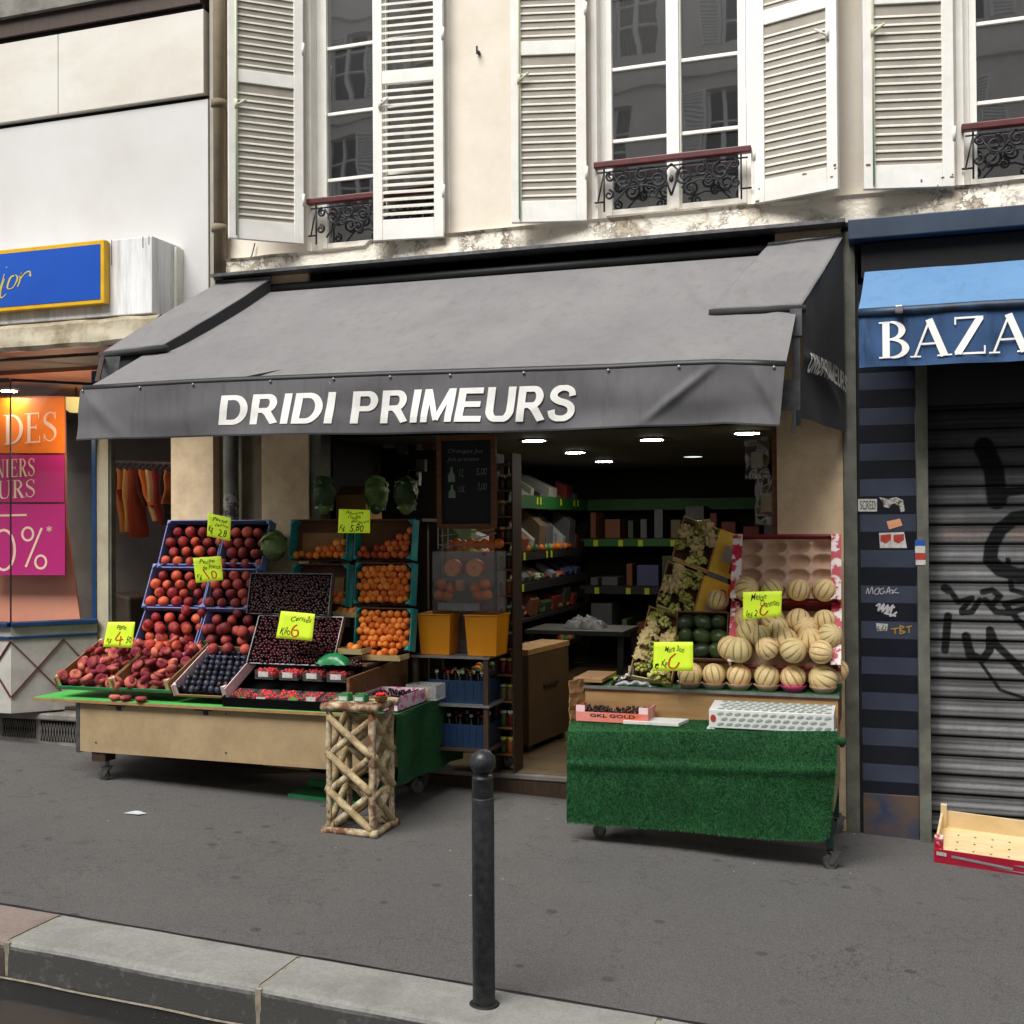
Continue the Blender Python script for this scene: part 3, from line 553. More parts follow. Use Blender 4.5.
# wooden counter
A=G(529,754,FZ); B=G(569,737,FZ); Cc=G(514,749,FZ); zt=P(529,650,A.y).z; up=V((0,0,zt-FZ))
t=thing('counter','brown plywood counter standing inside the dark shop','counter',(A+B)/2)
u=B-A; v=(Cc-A); v=v-u*(v.dot(u)/u.dot(u)); v=v.normalized()*.22
m=MB(); m.obox(A+V((0,0,.05)),u,v,up-V((0,0,.09))); m.build('cabinet',pm('dull_brown_laminate','#5d4830','#4d3b27',3,.6),t); m=MB(); m.obox(A-u*.02-v*.02+V((0,0,zt-FZ-.038)),u*1.04,v*1.04,(0,0,.04)); m.build('worktop','wood',t,bevel=.004)
m=MB(); n_=-v.normalized(); m.obox(A+u*.35+V((0,0,.42))+n_*.001,u*.35,n_*.012,(0,0,.02)); m.build('handle','darkwood',t)
for k in range(2): m=MB(); m.obox(A+u*(.05+.8*k)+v*.1,u*.1,v*.2,(0,0,.048)); m.build('foot','dark',t)
# white bags and a scale on the low table behind
t=thing('plastic_bag','crumpled white bag lying on the table in the dark shop','bag',P(595,625,1.6))
m=MB(); c=P(585,620,1.6)
def bag(u,v): 
    x=lerp(-.16,.16,u); z=.08*math.sin(math.pi*u)**.5*math.sin(math.pi*v)**.5; return (c.x+x,c.y+lerp(-.1,.12,v),c.z-.06+z*(1+.5*nz(u*9,v*9,4))+.035*nz(u*8,v*8,2)*min(1,z*30))
m.grid(bag,24,16); m.build('sheet','pk0',t,smooth=True)
t=thing('side_table','low dark table inside the shop under a white bag','table',(c.x,c.y,FZ)); m=MB(); m.box((c.x-.4,c.y-.25,c.z-.09),(c.x+.35,c.y+.3,c.z-.06)); m.build('tabletop','shelf',t)
for sx in (-.38,.3):
    for sy in (-.22,.25): m=MB(); m.box((c.x+sx,c.y+sy,FZ),(c.x+sx+.04,c.y+sy+.04,c.z-.09)); m.build('leg','shelf',t)
# hanging bits at the right of the opening
for i,(px,py,w_,h_) in enumerate(((757,458,.11,.17),(766,500,.1,.2))):
    p=P(px,py,.25); t=thing('hanging_bag',['clear bag with a paper label hanging high at the right of the doorway','clear bag with a paper label hanging lower at the right of the doorway'][i],'bag',p)
    m=MB(); m.grid(lambda u,v:(p.x+(u-.5)*w_*1.3+.01*nz(u*5,v*5,i),p.y+.02*nz(u*7,v*7,i),p.z+(v-.5)*h_*1.5),10,12); m.build('film',clear('bag_film',.25,haze=.06),t,smooth=True)
    m=MB(); m.box((p.x-w_*.3,p.y-.012,p.z-h_*.35),(p.x+w_*.3,p.y-.01,p.z+h_*.2)); m.build('label','pk4',t)
# lower drainpipe
t=thing('drainpipe','grey green drainpipe with worn stickers left of the fruit display','drainpipe',P(231,470,-.05)); px=P(231,470,-.06).x
m=MB(); m.tube([(px,-.06,.2),(px,-.06,3.4)],.05,14); m.build('pipe','pipe',t,smooth=True); 
m=MB(); zz=P(231,505,-.1).z; m.tube([(px,-.06,zz-.09),(px,-.06,zz+.08)],.0515,14,False); m.build('sticker_patch',pm('torn_stickers','#8f8d84','#3c3a36',30,.7,a=.45,b=.55),t,smooth=True)
# ------------------------------------------------------------------ the grey awning
aw=thing('awning','grey canvas awning with white DRIDI PRIMEURS lettering over the fruit stalls','awning',P(430,380,-1.0))
YF=-1.3
topt=[(78,391),(82,390.5),(200,383.5),(395,376),(600,370),(640,368),(680,366),(724,364.5),(784,367)]
bott=[(78,441),(82,440.7),(200,436.5),(300,435),(400,434),(490,433),(600,429),(680,426),(724,423.5),(780,427)]
def fl(u): px=lerp(82,785,u); return P(px,interp(topt,px),YF)
def fb(u): px=lerp(78,780,u); return P(px,interp(bott,px),YF)
TL=P(228,303,-.10); TR=P(806,268,-.10); TL.z=3.31; TR.z=3.29
def canopy(u,v):
    p=fl(u).lerp(TL.lerp(TR,u),v); x=u*4.1; sag=.035*math.sin(math.pi*v)
    wr=.009*math.sin((u*9+v*1.2)*2.2+nz(u*3,v*2)*2)*(v**1.3)+.007*nz(u*7+v*2,v*2.5,4)
    for c0,s0,w0 in ((.40,.20,.010),(.86,-.16,.012),(.07,.25,.010),(.62,.12,.007),(.97,-.1,.01)):
        d=(u-c0-s0*(v-.5)); wr+= w0*2.2*math.exp(-(d/.012)**2)*v*min(1,v*2.5)
    p.z+= -sag+wr*min(1,v*3)*(1-v**6); return p
m=MB(); m.grid(canopy,180,40); m.build('canopy','canopy',aw,smooth=True)
def vrip(u,v):   # v: 0 top .. 1 bottom ; outward ripple
    r=.020*math.sin(u*26+2*nz(u*4,1))*v+.03*nz(u*9,v*1.6,3)*(.2+v); 
    for c0,s0 in ((.006,.06),(.90,-.10),(.955,.05),): r+=.020*math.exp(-((u-c0-s0*v)/.010)**2)*math.sin(math.pi*min(1,v*.9+.1))
    return r
def val(u,v,o=0.):
    p=fl(u).lerp(fb(u),v); p.y-=vrip(u,v)+o+.012; return p
m=MB(); m.grid(lambda u,v:val(u,1-v),420,24); vl=m.build('valance','valance',aw,smooth=True)
m=MB(); m.grid(lambda u,v:val(u,1-v*.03,.003),260,1); m.build('hem','canopydark',vl,smooth=True)
def tmap(u,v,l=0.):
    px=lerp(220,577,u); base=lerp(425,421,u); top=lerp(396,385,u); py=lerp(base,top,v); uu=(px-80)/703.; p0=fl(uu);p1=fb(uu); q0=interp(topt,px); q1=interp(bott,px); vv=(py-q0)/(q1-q0); return val(uu,vv,.0022+l*.5)
m=MB(); put_sans(m,'DRIDI PRIMEURS',tmap,shear=.06); m.build('lettering','white',vl)
m=MB(); m.tube([fl(i/20)+V((0,.02,.01)) for i in range(21)],.022,10); m.build('front_bar','dark',aw,smooth=True)
for u in (.005,.085,.16,.27,.36,.44,.525,.63,.75,.85,.985): m=MB(); p=val(u,.02,.006); m.sphere(p,.008,8,6,(1,.5,1)); m.build('rivet','alu',vl,smooth=True)
for a,b,c in (((OX0+.3,-.05,3.0),(OX0+.9,-.65,2.78),(OX0+.2,-1.27,2.55)),((OX1-.5,-.05,3.0),(OX1-1.0,-.65,2.76),(OX1-.2,-1.27,2.46))):
    m=MB(); m.bar(a,b,.04,.06); m.bar(b,c,.035,.05); m.build('folding_arm','dark',aw)
m=MB(); m.tube([(TL.x,-.05,3.34),(TR.x,-.05,3.33)],.035,12); m.build('roller','dark',aw,smooth=True)
m=MB(); m.box((WX0,.0,2.5),(P(843,300,0).x,.03,3.43)); m.build('headbox_back','black',aw)
# side hoods
def hood(a,b,c,d,Yf,label,th,tubeends):
    q=[P(*a,-.09),P(*b,-.09),P(*c,Yf),P(*d,Yf)]     # wall-left, wall-right, front-right, front-left
    t=thing('awning_hood',label,'awning hood',(q[0]+q[2])/2,'small side hoods of the grey awning')
    def f(u,v): p=q[3].lerp(q[2],u).lerp(q[0].lerp(q[1],u),v); p.z+=.012*math.sin(math.pi*v)*math.sin(3*u+1)+.006*nz(u*3,v*5,8); return p
    m=MB(); m.grid(f,20,30); m.build('cloth','canopy',t,smooth=True,solid=.006)
    m=MB(); m.tube([q[3]+V((-.02,0,-.02)),q[2]+V((.02,0,-.02))],.02,10); m.build('front_tube','canopydark',t,smooth=True)
    m=MB(); m.tube([q[0]+V((0,0,.01)),q[1]+V((0,0,.01))],.012,8); m.build('wall_tube','steel',t,smooth=True); return t,q
tR,qR=hood((768,246),(843,237),(802,305),(713,309),-.72,'right side hood of the grey awning beside the blue awning',.01,0)
tL,qL=hood((219,283),(271,279),(164,345),(103,352),-.85,'left side hood of the grey awning below the blue and yellow sign',.01,0)
m=MB(); m.grid(lambda u,v:(qL[3].lerp(qL[2],u)+V((0,.02+.01*nz(u*4,v),-.02-v*.16*(.4+.6*u if u>.4 else .64)))),10,4); m.build('hanging_edge','canopydark',tL,smooth=True)
m=MB(); m.grid(lambda u,v:qL[2].lerp(qL[1],u)+V((0,0,-.005-v*(.20-.1*u))),12,3); m.build('side_flap','canopydark',tL,smooth=True)
m=MB(); m.bar(qL[3]+V((.0,0,-.02)),P(97,383,-1.15),.025); m.build('strut','darkwood',tL); m=MB(); e=qL[3]; m.grid(lambda u,v:e+V((.02+u*.14*(1-v*.3),-.04,-.04-v*.22)),3,3); m.build('bracket_plate','steel',tL)
m=MB(); e=qR[2]; m.box((e.x-.06,e.y-.02,e.z-.16),(e.x+.0,e.y+.03,e.z-.02)); m.box((e.x-.05,e.y-.01,e.z-.62),(e.x-.01,e.y+.03,e.z-.16)); m.build('bracket','steel',tR)
p=P(790,400,-.9); m=MB(); m.box((p.x-.06,p.y,p.z-.05),(p.x+.05,p.y+.06,p.z+.1)); m.box((p.x+.01,p.y-.02,p.z-.17),(p.x+.03,p.y,p.z-.05)); m.build('arm_joint','steel',tR)
# side curtain
cTL=P(803,306,-.70); cTR=P(843,240,-.09); cBL=P(801,418,-.68); cBR=P(846,432,-.09)
sc2=thing('awning_side_curtain','dark side curtain of the grey awning with folded lettering','awning curtain',(cTL+cBR)/2)
def cur(u,v,o=0.):
    p=cBL.lerp(cBR,u).lerp(cTL.lerp(cTR,u),v); n=V((.9,-.4,0)); k=.009*math.sin(u*9+v*2)+.014*nz(u*2,v*2,6)+.03*math.exp(-((v-.55+.5*u)/.05)**2); return p+n*(k*math.sin(math.pi*min(1,.12+u))+o)
m=MB(); m.grid(cur,50,50); m.build('cloth','canopydark',sc2,smooth=True)
def ctext(u,v,l=0.): uu=.08+.90*u; return cur(uu,lerp(.41,.19,uu)+v*lerp(.17,.09,uu),.008+l)
m=MB(); put_sans(m,'DRIDI PRIMEURS',ctext,n=V((.9,-.4,0)),shear=.15); m.build('lettering',pm('dim_white_lettering','#d8d6d0','#8a8984',9,.8,a=.4,b=.6),sc2)
# ------------------------------------------------------------------ left shop
XE=P(213,150,-.12).x
lb=thing('clothes_shop','clothes shop front with white cladding, left of the fruit shop','shop front',(-6.5,0,.2))
YC=-.12
def plate(m,tl,tr,br,bl_,Y,th=.03):
    q=[P(*bl_,Y),P(*br,Y),P(*tr,Y),P(*tl,Y)]; return m.hexa([q[0],q[1],q[1]+V((0,th,0)),q[0]+V((0,th,0)),q[3],q[2],q[2]+V((0,th,0)),q[3]+V((0,th,0))])
xl=-8.5
def zc(px,py): return P(px,py,YC).z
za,zb2,zc2,zd=P(100,121,YC).z,P(100,103,YC).z,P(100,26,YC).z,0
z_lo=P(100,113,YC).z; z_hi=P(100,29,YC).z; xj=P(61,80,YC).x
m=MB(); m.box((xl,YC,3.0),(P(208,150,YC).x,.1,z_lo-.01)); m.build('cladding_panel','clad',lb,bevel=.004)
m=MB(); m.box((xj+.002,YC-.03,z_lo+.02),(P(206,60,YC).x,.1,z_hi)); m.build('cladding_panel','clad2',lb,bevel=.004)
m=MB(); m.box((xl,YC-.03,z_lo+.02),(xj-.002,.1,z_hi)); m.build('cladding_panel','clad2',lb,bevel=.004)
m=MB(); m.box((xl,YC+.02,z_lo-.01),(P(208,100,YC).x,.1,z_lo+.02)); m.build('shadow_gap','black',lb)
z_t=P(100,8,YC).z
m=MB(); m.box((xl,YC-.02,z_hi),(P(206,20,YC).x,.1,z_hi+.035)); m.build('cornice_recess','black',lb)
m=MB(); m.box((xl,YC-.05,z_hi+.035),(P(204,10,YC).x,.1,z_hi+.16)); m.build('cornice_soffit','darkwood',lb); m=MB(); m.box((xl,YC-.09,z_hi+.16),(P(202,5,YC).x,.1,7)); m.build('cornice','stone',lb)
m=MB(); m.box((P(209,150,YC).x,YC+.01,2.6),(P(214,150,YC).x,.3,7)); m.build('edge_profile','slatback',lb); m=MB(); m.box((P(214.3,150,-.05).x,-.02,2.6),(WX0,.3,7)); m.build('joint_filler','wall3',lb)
# sign box
x1=P(152,270,-.44).x
m=MB(); zt_=P(100,241,-.44).z; zb_=P(100,317,-.44).z; m.box((xl,-.44,zb_),(x1,YC,zt_)); m.build('sign_box','signbox',lb,bevel=.006); m=MB(); m.box((x1,-.20,zb_-.02),(x1+.02,YC,zt_-.02)); m.build('sign_box_edge','slat',lb)
sg=thing('shop_sign','blue shop sign with a yellow frame and yellow script, left of the awning','sign',P(50,280,-.46)); 
zt1=P(50,245,-.5).z; zb1=P(50,307.5,-.5).z; xr=P(104,270,-.5).x; fwd=.028
m=MB(); m.box((xl,-.5,zb1),(xr,-.445,zt1)); m.build('frame','yellow',sg,bevel=.004)
for k in range(9):
    x=R.uniform(P(0,280,-.44).x,x1-.02); m=MB(); L=R.uniform(.03,.2); m.box((x,-.4415,zt_-L),(x+R.uniform(.003,.008),-.4405,zt_)); m.build('drip_stain',M['stone'],lb)
m=MB(); m.box((xl,-.503,zb1+fwd),(xr-fwd,-.499,zt1-fwd)); sgp=m.build('panel','blue',sg)
m=MB()
def sgn(x,y): return P(x,y,-.5)+V((0,-.0055,0))
for pts,w in (([(-2,297),(2,285),(5,274)],(.9,1.3,.8)),([(7,268),(7.3,267)],(1.2,1.2)),([(5,279),(1,292),(2,298),(7,294)],(.7,1.5,1.2,.6)),([(16,275),(11,278),(8,287),(10,289),(14,287),(18,279),(16,275),(14,277)],(.8,1.7,1.7,.8,.8,1.6,.8,.6)),([(21,277),(22,273),(20,282),(18,287)],(.6,1.3,1.5,1)),([(20,281),(25,274),(30,271.5),(31,276),(29.5,275)],(.7,1.,1.5,1.4,.8)),([(18,277),(21,276)],(.6,.6))):
    ribbon(m,pts,tuple(k for k in w) if len(w)>1 else w,sgn)
m.build('lettering','gold',sgp)
# stained marquise
m=MB(); 
def led(u,v):
    x=lerp(xl,P(157,330,-.5).x,u); prof=[(.0,YC),(.03,-.46),(.0,-.50),(-.13,-.52),(-.16,-.50),(-.165,-.3)]; k=v*5; i=min(int(k),4); a,b=prof[i],prof[i+1]; z=lerp(a[0],b[0],k-i); y=lerp(a[1],b[1],k-i)
    return (x,y+.01*nz(x*5,z*10),zb_-.045+z+.01*nz(x*4,y*5,2))
m.grid(led,120,20); m.build('ledge','ledge',lb)
zs=zb_-.045-.165; xr2=P(175,400,0).x
for a,b,mt,dz in ((-.5,-.30,'soffit1',.0),(-.30,.1,'soffit2',-.02),(.1,1.6,'soffit1',-.05)):
    m=MB(); m.box((xl,a,zs+dz),(xr2,b,zs+dz+.05)); m.build('soffit',mt,lb)
# side pillar, posts
m=MB(); m.box((P(171,470,-.02).x,-.02,.1),(P(213,470,-.02).x,.25,3.2)); m.build('pillar','wall2',lb); 
C1=P(11,623,-.28); zl=C1.z; C2=G(103,619,zl); Cg=gz(-5.6)+.24
fdir=(C2-C1).normalized(); C0l=C1+V((-1.6,-.02,0)); nn=V((fdir.y,-fdir.x,0)); nn=nn if nn.y<0 else -nn
def facet(a,b,n): 
    L=b-a
    m=MB(); m.obox(a+V((0,0,-.028))+n*.04,L,-n*.1,(0,0,.032)); m.build('sill_moulding','bluepaint',lb,bevel=.006)
    m=MB(); m.obox(a+V((0,0,-.115))+n*.015,L,-n*.07,(0,0,.02)); m.build('sill_moulding','bluepaint',lb,bevel=.004)
    m=MB(); m.obox(a+V((0,0,-.028)),L,-n*.08,(0,0,-(zl-Cg)+.028)); m.build('bulkhead','bulk',lb)
facet(C1,C2-fdir*.04,nn); facet(C0l,C1,V((0,-1,0)))
# lattice strips on the bulkhead
zt2=zl-.13; zb3=P(11,697,-.28).z
m=MB()
def bp(s,z,a=C1,d=fdir,n=nn): return a+d*s+V((0,0,z-a.z))+n*.006
ww=(C2-C1).length; pit=P(11,640,-.28); s2=((G(55,640,P(11,640,-.28).z))-C1).length
hw=.30; 
m.bar(bp(0,zt2),bp(hw*1.15,zb3),.014,.008); m.bar(bp(0,zb3),bp(hw*1.15,zt2),.014,.008); m.bar(bp(hw*1.15,zt2),bp(hw*2.0,lerp(zt2,zb3,.8)),.014,.008)
n0=V((0,-1,0)); m.bar(bp(-.0,zt2,C1,V((1,0,0)),n0),bp(-.3,zb3,C1,V((1,0,0)),n0),.014,.008); m.bar(bp(-.0,zb3,C1,V((1,0,0)),n0),bp(-.3,zt2,C1,V((1,0,0)),n0),.014,.008); m.build('lattice_strip','lattice',lb)
# glass facets + thin dark joint
zg=P(11,380,-.28).z
m=MB(); m.quad(C1+V((0,0,.005)),C2-fdir*.08+V((0,0,.005)),C2-fdir*.08+V((0,0,zg-zl)),C1+V((0,0,zg-zl))); m.build('shop_glass','pane',lb); m=MB(); m.quad(C0l+V((0,0,.005)),C1+V((-.003,0,.005)),C1+V((-.003,0,zg-zl)),C0l+V((0,0,zg-zl))); m.build('shop_glass','pane',lb)
m=MB(); m.box((C1.x-.004,C1.y-.006,zl+.004),(C1.x+.004,C1.y+.002,zg)); m.build('glass_joint','dark',lb); m=MB(); m.bar(C1+V((0,0,zg-zl)),C2+V((-.0,0,zg-zl)),.02,.02); m.bar(C0l+V((0,0,zg-zl)),C1+V((-.02,0,zg-zl)),.02,.03); m.build('glass_top_rail','dark',lb)
yp=C2.y
m=MB(); xa=P(93.5,500,yp).x; xb=P(97.5,500,yp).x; m.box((xa,yp-.02,.25),(xb,yp+.05,3.1)); m.build('blue_post','bluepaint',lb)
m=MB(); xc=P(109,500,yp).x; m.box((xb+.001,yp-.01,.25),(xc,yp+.06,3.1)); m.build('cream_post','cream',lb); m=MB(); m.box((xc+.001,yp,.25),(xc+.02,yp+.05,2.6)); m.build('door_edge','pipe',lb)
# interior
m=MB(); m.box((xl,3.2,0),(WX0,3.25,3.2)); m.build('inner_wall','soffit2',lb); m=MB(); m.box((P(213,400,.3).x,.26,0),(P(213,400,.3).x+.03,3.2,3.2)); m.build('inner_side_wall','inner',lb)
m=MB(); m.box((xl,-.02,Cg+.0),(WX0-.25,3.2,Cg+.02)); m.build('inner_floor','darkwood',lb); m=MB(); m.box((xl,1.6,zs-.06),(WX0,3.2,zs)); m.build('inner_ceiling','soffit2',lb)
# step with grille
ztp=P(40,713,-.12).z
m=MB(); m.box((xl,-.14,ztp-.045),(P(84,715,-.14).x+.2,.02,ztp)); 
m.build('step_slab','stone',lb,bevel=.01); m=MB(); m.hexa([(xl,-.10,-.1),(-4.6,-.10,-.1),(-4.6,.02,-.1),(xl,.02,-.1),(xl,-.10,ztp-.045),(-4.6,-.10,ztp-.045),(-4.6,.02,ztp-.045),(xl,.02,ztp-.045)]); m.build('step_riser','stone',lb)
m=MB(); m.box((xl,-.02,ztp),(-4.9,.5,ztp+.01)); m.build('step_top','stone',lb)
for xa_,xb_ in ((P(2,730,-.11).x,P(35,730,-.11).x),(P(40,730,-.11).x,P(80,730,-.11).x)):
    gr=MB(); gr.box((xa_,-.104,gz(xa_)+.02),(xb_,-.101,ztp-.055)); go=gr.build('grille_recess','black',lb)
    gr=MB(); n=14
    for k in range(n): 
        x=lerp(xa_,xb_,k/n); dx=(xb_-xa_)/n; gr.bar((x,-.108,gz(xa_)+.02),(x+dx,-.108,ztp-.06),.003); gr.bar((x+dx,-.109,gz(xa_)+.02),(x,-.109,ztp-.06),.003)
    gr.build('grille_mesh','stone',lb)
# posters
YP=.42
def poster(name,x0,x1,y0,y1,mat,label):
    t=thing(name,label,'poster',P((x0+x1)/2,(y0+y1)/2,YP),'sale posters in the clothes shop window'); q=[P(x0,y1,YP),P(x1,y1,YP),P(x1,y0,YP),P(x0,y0,YP)]
    m=MB(); m.hexa([q[0],q[1],q[1]+V((0,.01,0)),q[0]+V((0,.01,0)),q[3],q[2],q[2]+V((0,.01,0)),q[3]+V((0,.01,0))]); m.build('sheet',mat,t); return t
def wr(t,word,x0,x1,yb,yt,wk=1.,sl=0.,mat='postertext'):
    m=MB(); L=serif_len(word); put_serif(m,word,lambda a,b,l:P(lerp(x0,x1,a/L),lerp(yb,yt,b)+sl*(a/L),YP)+V((0,-.002-l,0)),wk=wk); m.build('lettering',mat,t)
t=poster('poster',-26,64,398,453,'orange','orange sale poster reading DES in the shop window'); wr(t,'DES',4,58,445,415,.85,-4)
t=poster('poster',-26,64,455,502,'magenta','magenta sale poster reading NIERS and URS, in the middle of the window'); wr(t,'NIERS',-5,36,478,460,.9,-2); wr(t,'URS',-2,36,499,481,.8,-2)
t=poster('poster',-26,65,504,575,'magenta','magenta sale poster with a percent sign, lowest in the window'); m=MB()
def pc(x,y): return P(x,y,YP)+V((0,-.003,0))
ribbon(m,[(4+11*math.cos(a*math.pi/12),550+20*math.sin(a*math.pi/12)) for a in range(25)],2.6,pc,sm=0); ribbon(m,[(28+5.5*math.cos(a*math.pi/8),534+6.5*math.sin(a*math.pi/8)) for a in range(17)],2.2,pc,sm=0); ribbon(m,[(41+5.5*math.cos(a*math.pi/8),562+6.5*math.sin(a*math.pi/8)) for a in range(17)],2.2,pc,sm=0); ribbon(m,[(26,567),(42,528)],2.2,pc,sm=0)
for a in range(3): ribbon(m,[(49.5+3*math.cos(a*math.pi/3+.5),529+3*math.sin(a*math.pi/3+.5)),(49.5-3*math.cos(a*math.pi/3+.5),529-3*math.sin(a*math.pi/3+.5))],1,pc,sm=0)
ribbon(m,[(-20,516),(27,515)],2.0,pc,sm=0); m.build('lettering','postertext',t)
t=thing('backdrop','peach coloured display backdrop behind the sale posters','backdrop',P(30,600,.6)); m=MB(); q=[P(-30,640,.6),P(83,640,.6),P(66,520,.6),P(64,396,.6),P(-30,396,.6)]; m.add(q+[p+V((0,.02,0)) for p in q],[(0,1,2,3,4),(9,8,7,6,5),(0,5,6,1),(1,6,7,2),(2,7,8,3)]); m.build('board','peachbg',t)
# a lamp and lamp shade in the window, mannequin base
m=MB(); p=P(9,391,.35); t=thing('ceiling_light','oval light in the clothes shop window above the posters','ceiling light',p); m.lathe((p.x,p.y,p.z),[(.06,0),(.075,.005),(.075,.02),(.02,.02)],18); m.build('rim','alu',t); m=MB(); m.lathe((p.x,p.y,p.z-.004),[(.01,0),(.055,0),(.055,.003)],18); m.build('lens','lamp',t)
m=MB(); p=P(76,405,.9); t=thing('lamp_shade','pale yellow lamp shade glowing between poster and grey awning','lamp',p); m.lathe((p.x,p.y,p.z-.06),[(.05,0),(.1,.04),(.15,.1),(.15,.11)],20); m.build('shade',emit('warm_shade','#f0dc8c',.7),t,smooth=True); m=MB(); m.tube([(p.x,p.y,p.z+.05),(p.x,p.y,p.z+.5)],.008,6); m.build('cord','dark',t)
# clothes rail with garments
YR2=1.6; ra=P(105,461,YR2); rb=P(185,464,YR2)
t=thing('clothes_rail','steel rail carrying orange and red clothes inside the left shop','clothes rail',ra.lerp(rb,.5)); m=MB(); m.tube([ra,rb],.012,8); m.build('bar','alu',t)
for e in (ra,rb): m=MB(); m.tube([e,(e.x,e.y,Cg+.02)],.012,8); m.build('upright','alu',t)
gc=[('#7c3c20','brown'),('#a8481f','rust orange'),('#6e1f1c','dark red'),('#b87a45','tan'),('#d39a5e','sand'),('#8f3b22','brick'),('#4a1c1a','maroon'),('#c46a2c','orange'),('#c9a074','beige'),('#7c1f1f','deep red'),('#2e2624','black'),('#b5653a','copper')]
for i,(c,nm) in enumerate(gc):
    M['g%d'%i]=pm('cloth_'+nm.replace(' ','_'),c,rough=.9,bump=.3,bs=20); f=(i+.5)/12; p=ra.lerp(rb,.06+f*.9); t=thing('hanging_garment',('%s garment hanging on the rail, '%nm)+('first from the left' if i==0 else 'nearest the beige pillar' if i==11 else 'next to the %s one'%gc[i-1][1]),'garment',p,'garments on the clothes rail')
    L=R.uniform(.22,.6); sk=R.uniform(-.05,.12); ph=R.uniform(0,6)
    def gf(u,v): ww=.036*(.5+.9*v)+.01*nz(v*6,ph); return (p.x+(u-.5)*ww*2+sk*v*v+.008*math.sin(v*9+ph),p.y-.2+.4*(abs(u-.5))+.012*math.sin(u*14+ph),p.z-.06-L*v-.06*abs(u-.5)*2*(1-v))
    m=MB(); m.grid(gf,12,14); m.build('cloth','g%d'%i,t,smooth=True); m=MB(); m.tube([p+V((0,0,.012)),p+V((.01,-.02,.0)),p+V((.0,-.1,-.06))],.004,5); m.build('hook','alu',t)
t=thing('mannequin_plinth','grey rounded box standing behind the cream door post','box',P(120,640,.8)); a=P(111,640,.9); b=P(132,600,.9); m=MB(); m.hexa([(a.x,.9,Cg+.02),(b.x,.9,Cg+.02),(b.x,1.2,Cg+.02),(a.x,1.2,Cg+.02),(a.x,.9,b.z+.06),(b.x-.03,.9,b.z+.02),(b.x-.03,1.2,b.z+.02),(a.x,1.2,b.z+.06)]); m.build('body','soffit2',t,bevel=.02)
# ------------------------------------------------------------------ right shop
rs=thing('closed_shop','closed shop with a striped blue pillar and a grey roller shutter','shop front',(.9,0,0))
xa=P(861,600,-.03).x; xb=P(917,600,-.03).x; zz=P(888,496,-.03).z; hb=.1
k=0; z=zz-17*hb; 
zlev=[z_ for z_ in [zz+hb*i for i in range(-17,14)]]
m=MB(); m.box((xa,.0,-.05),(xb,.2,3.3)); m.build('pillar','dark',rs)
ma=MB(); mb_=MB()
for i,zv in enumerate(zlev):
    if zv+hb<gz(xa)+.22 or zv>3.0: continue
    (ma if i%2==0 else mb_).box((xa,-.03-(0 if i%2 else .002),zv),(xb,.0,zv+hb-.001))
ma.build('pillar_stripes','navy',rs); mb_.build('pillar_stripes','slate',rs)
m=MB(); m.box((xa,-.036,-.05),(xb,.0,gz(xa)+.23)); m.build('pillar_base','worn',rs,bevel=.004)
m=MB(); m.box((xb+.002,-.07,-.08),(P(929.5,600,-.07).x,.05,3.0)); m.build('shutter_post','pipe',rs,bevel=.004)
m=MB(); m.box((P(841,600,.1).x,.101,-.2),(xa+.1,.3,3.4)); m.build('gap_filler','dark',rs)
m=MB(); m.box((P(858.3,600,-.05).x,-.02,-.1),(xa-.001,.1,3.4)); m.build('gap_filler','dark',rs)
m=MB(); m.box((P(845,300,-.05).x,-.0,2.4),(4.5,.3,3.44)); m.build('fascia','dark',rs)
zt3=P(900,215,-.2).z; zb4=P(900,235.5,-.2).z; m=MB(); m.box((P(848,230,-.2).x,-.2,zb4),(4.5,0,zt3)); m.build('beam','bluegrey',rs,bevel=.006)
# roller shutter as a dense sheet with sprayed paint and slat shading coloured per vertex
sx0=P(929,600,0).x; sx1=sx0+1.5; sz0=-.08; sz1=2.6; nx,nz_=330,560
pitch=.107; zlast=P(940,700,0).z
u=np.linspace(sx0,sx1,nx+1); v=np.linspace(sz0,sz1,nz_+1); X,Z=np.meshgrid(u,v)
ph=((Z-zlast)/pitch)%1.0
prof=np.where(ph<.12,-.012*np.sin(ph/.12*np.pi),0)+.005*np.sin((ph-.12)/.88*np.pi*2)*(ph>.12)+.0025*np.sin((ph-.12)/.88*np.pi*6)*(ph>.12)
Yg=.045-prof
def px2(pts): return np.array([[P(a,b,.04).x,P(a,b,.04).z] for a,b in pts])
def sd(pts):
    q=px2(pts); d=np.full(X.shape,9.)
    for (a,b),(c,e) in zip(q[:-1],q[1:]):
        L=(c-a)**2+(e-b)**2; t=np.clip(((X-a)*(c-a)+(Z-b)*(e-b))/max(L,1e-9),0,1); d=np.minimum(d,np.hypot(X-a-t*(c-a),Z-b-t*(e-b)))
    return d
strokes=[([(984,447),(994,470),(997,500)],.045),([(997,500),(1008,492),(1030,490)],.02),([(1040,515),(1015,518),(1000,530),(992,545),(990,560),(1000,570),(1020,575),(1040,572)],.032),
([(945,588),(952,593),(958,602),(972,598),(962,610),(962,613),(972,612),(980,600)],.013),([(983,592),(992,590),(1000,596),(992,605),(985,600),(996,612),(1010,613),(1024,609)],.014),([(945,588),(948,590)],.02),
([(948,616),(946,640),(945,650)],.018),([(966,640),(972,655),(982,660),(990,650),(990,630),(996,645),(1008,656),(1020,668),(1035,680)],.018),([(966,636),(970,655)],.02),([(1024,600),(1005,604),(1018,620),(1040,640)],.014),([(1008,560),(1012,590),(1030,595)],.012),([(975,655),(1000,690),(1030,700)],.008)]
pa=np.zeros(X.shape)
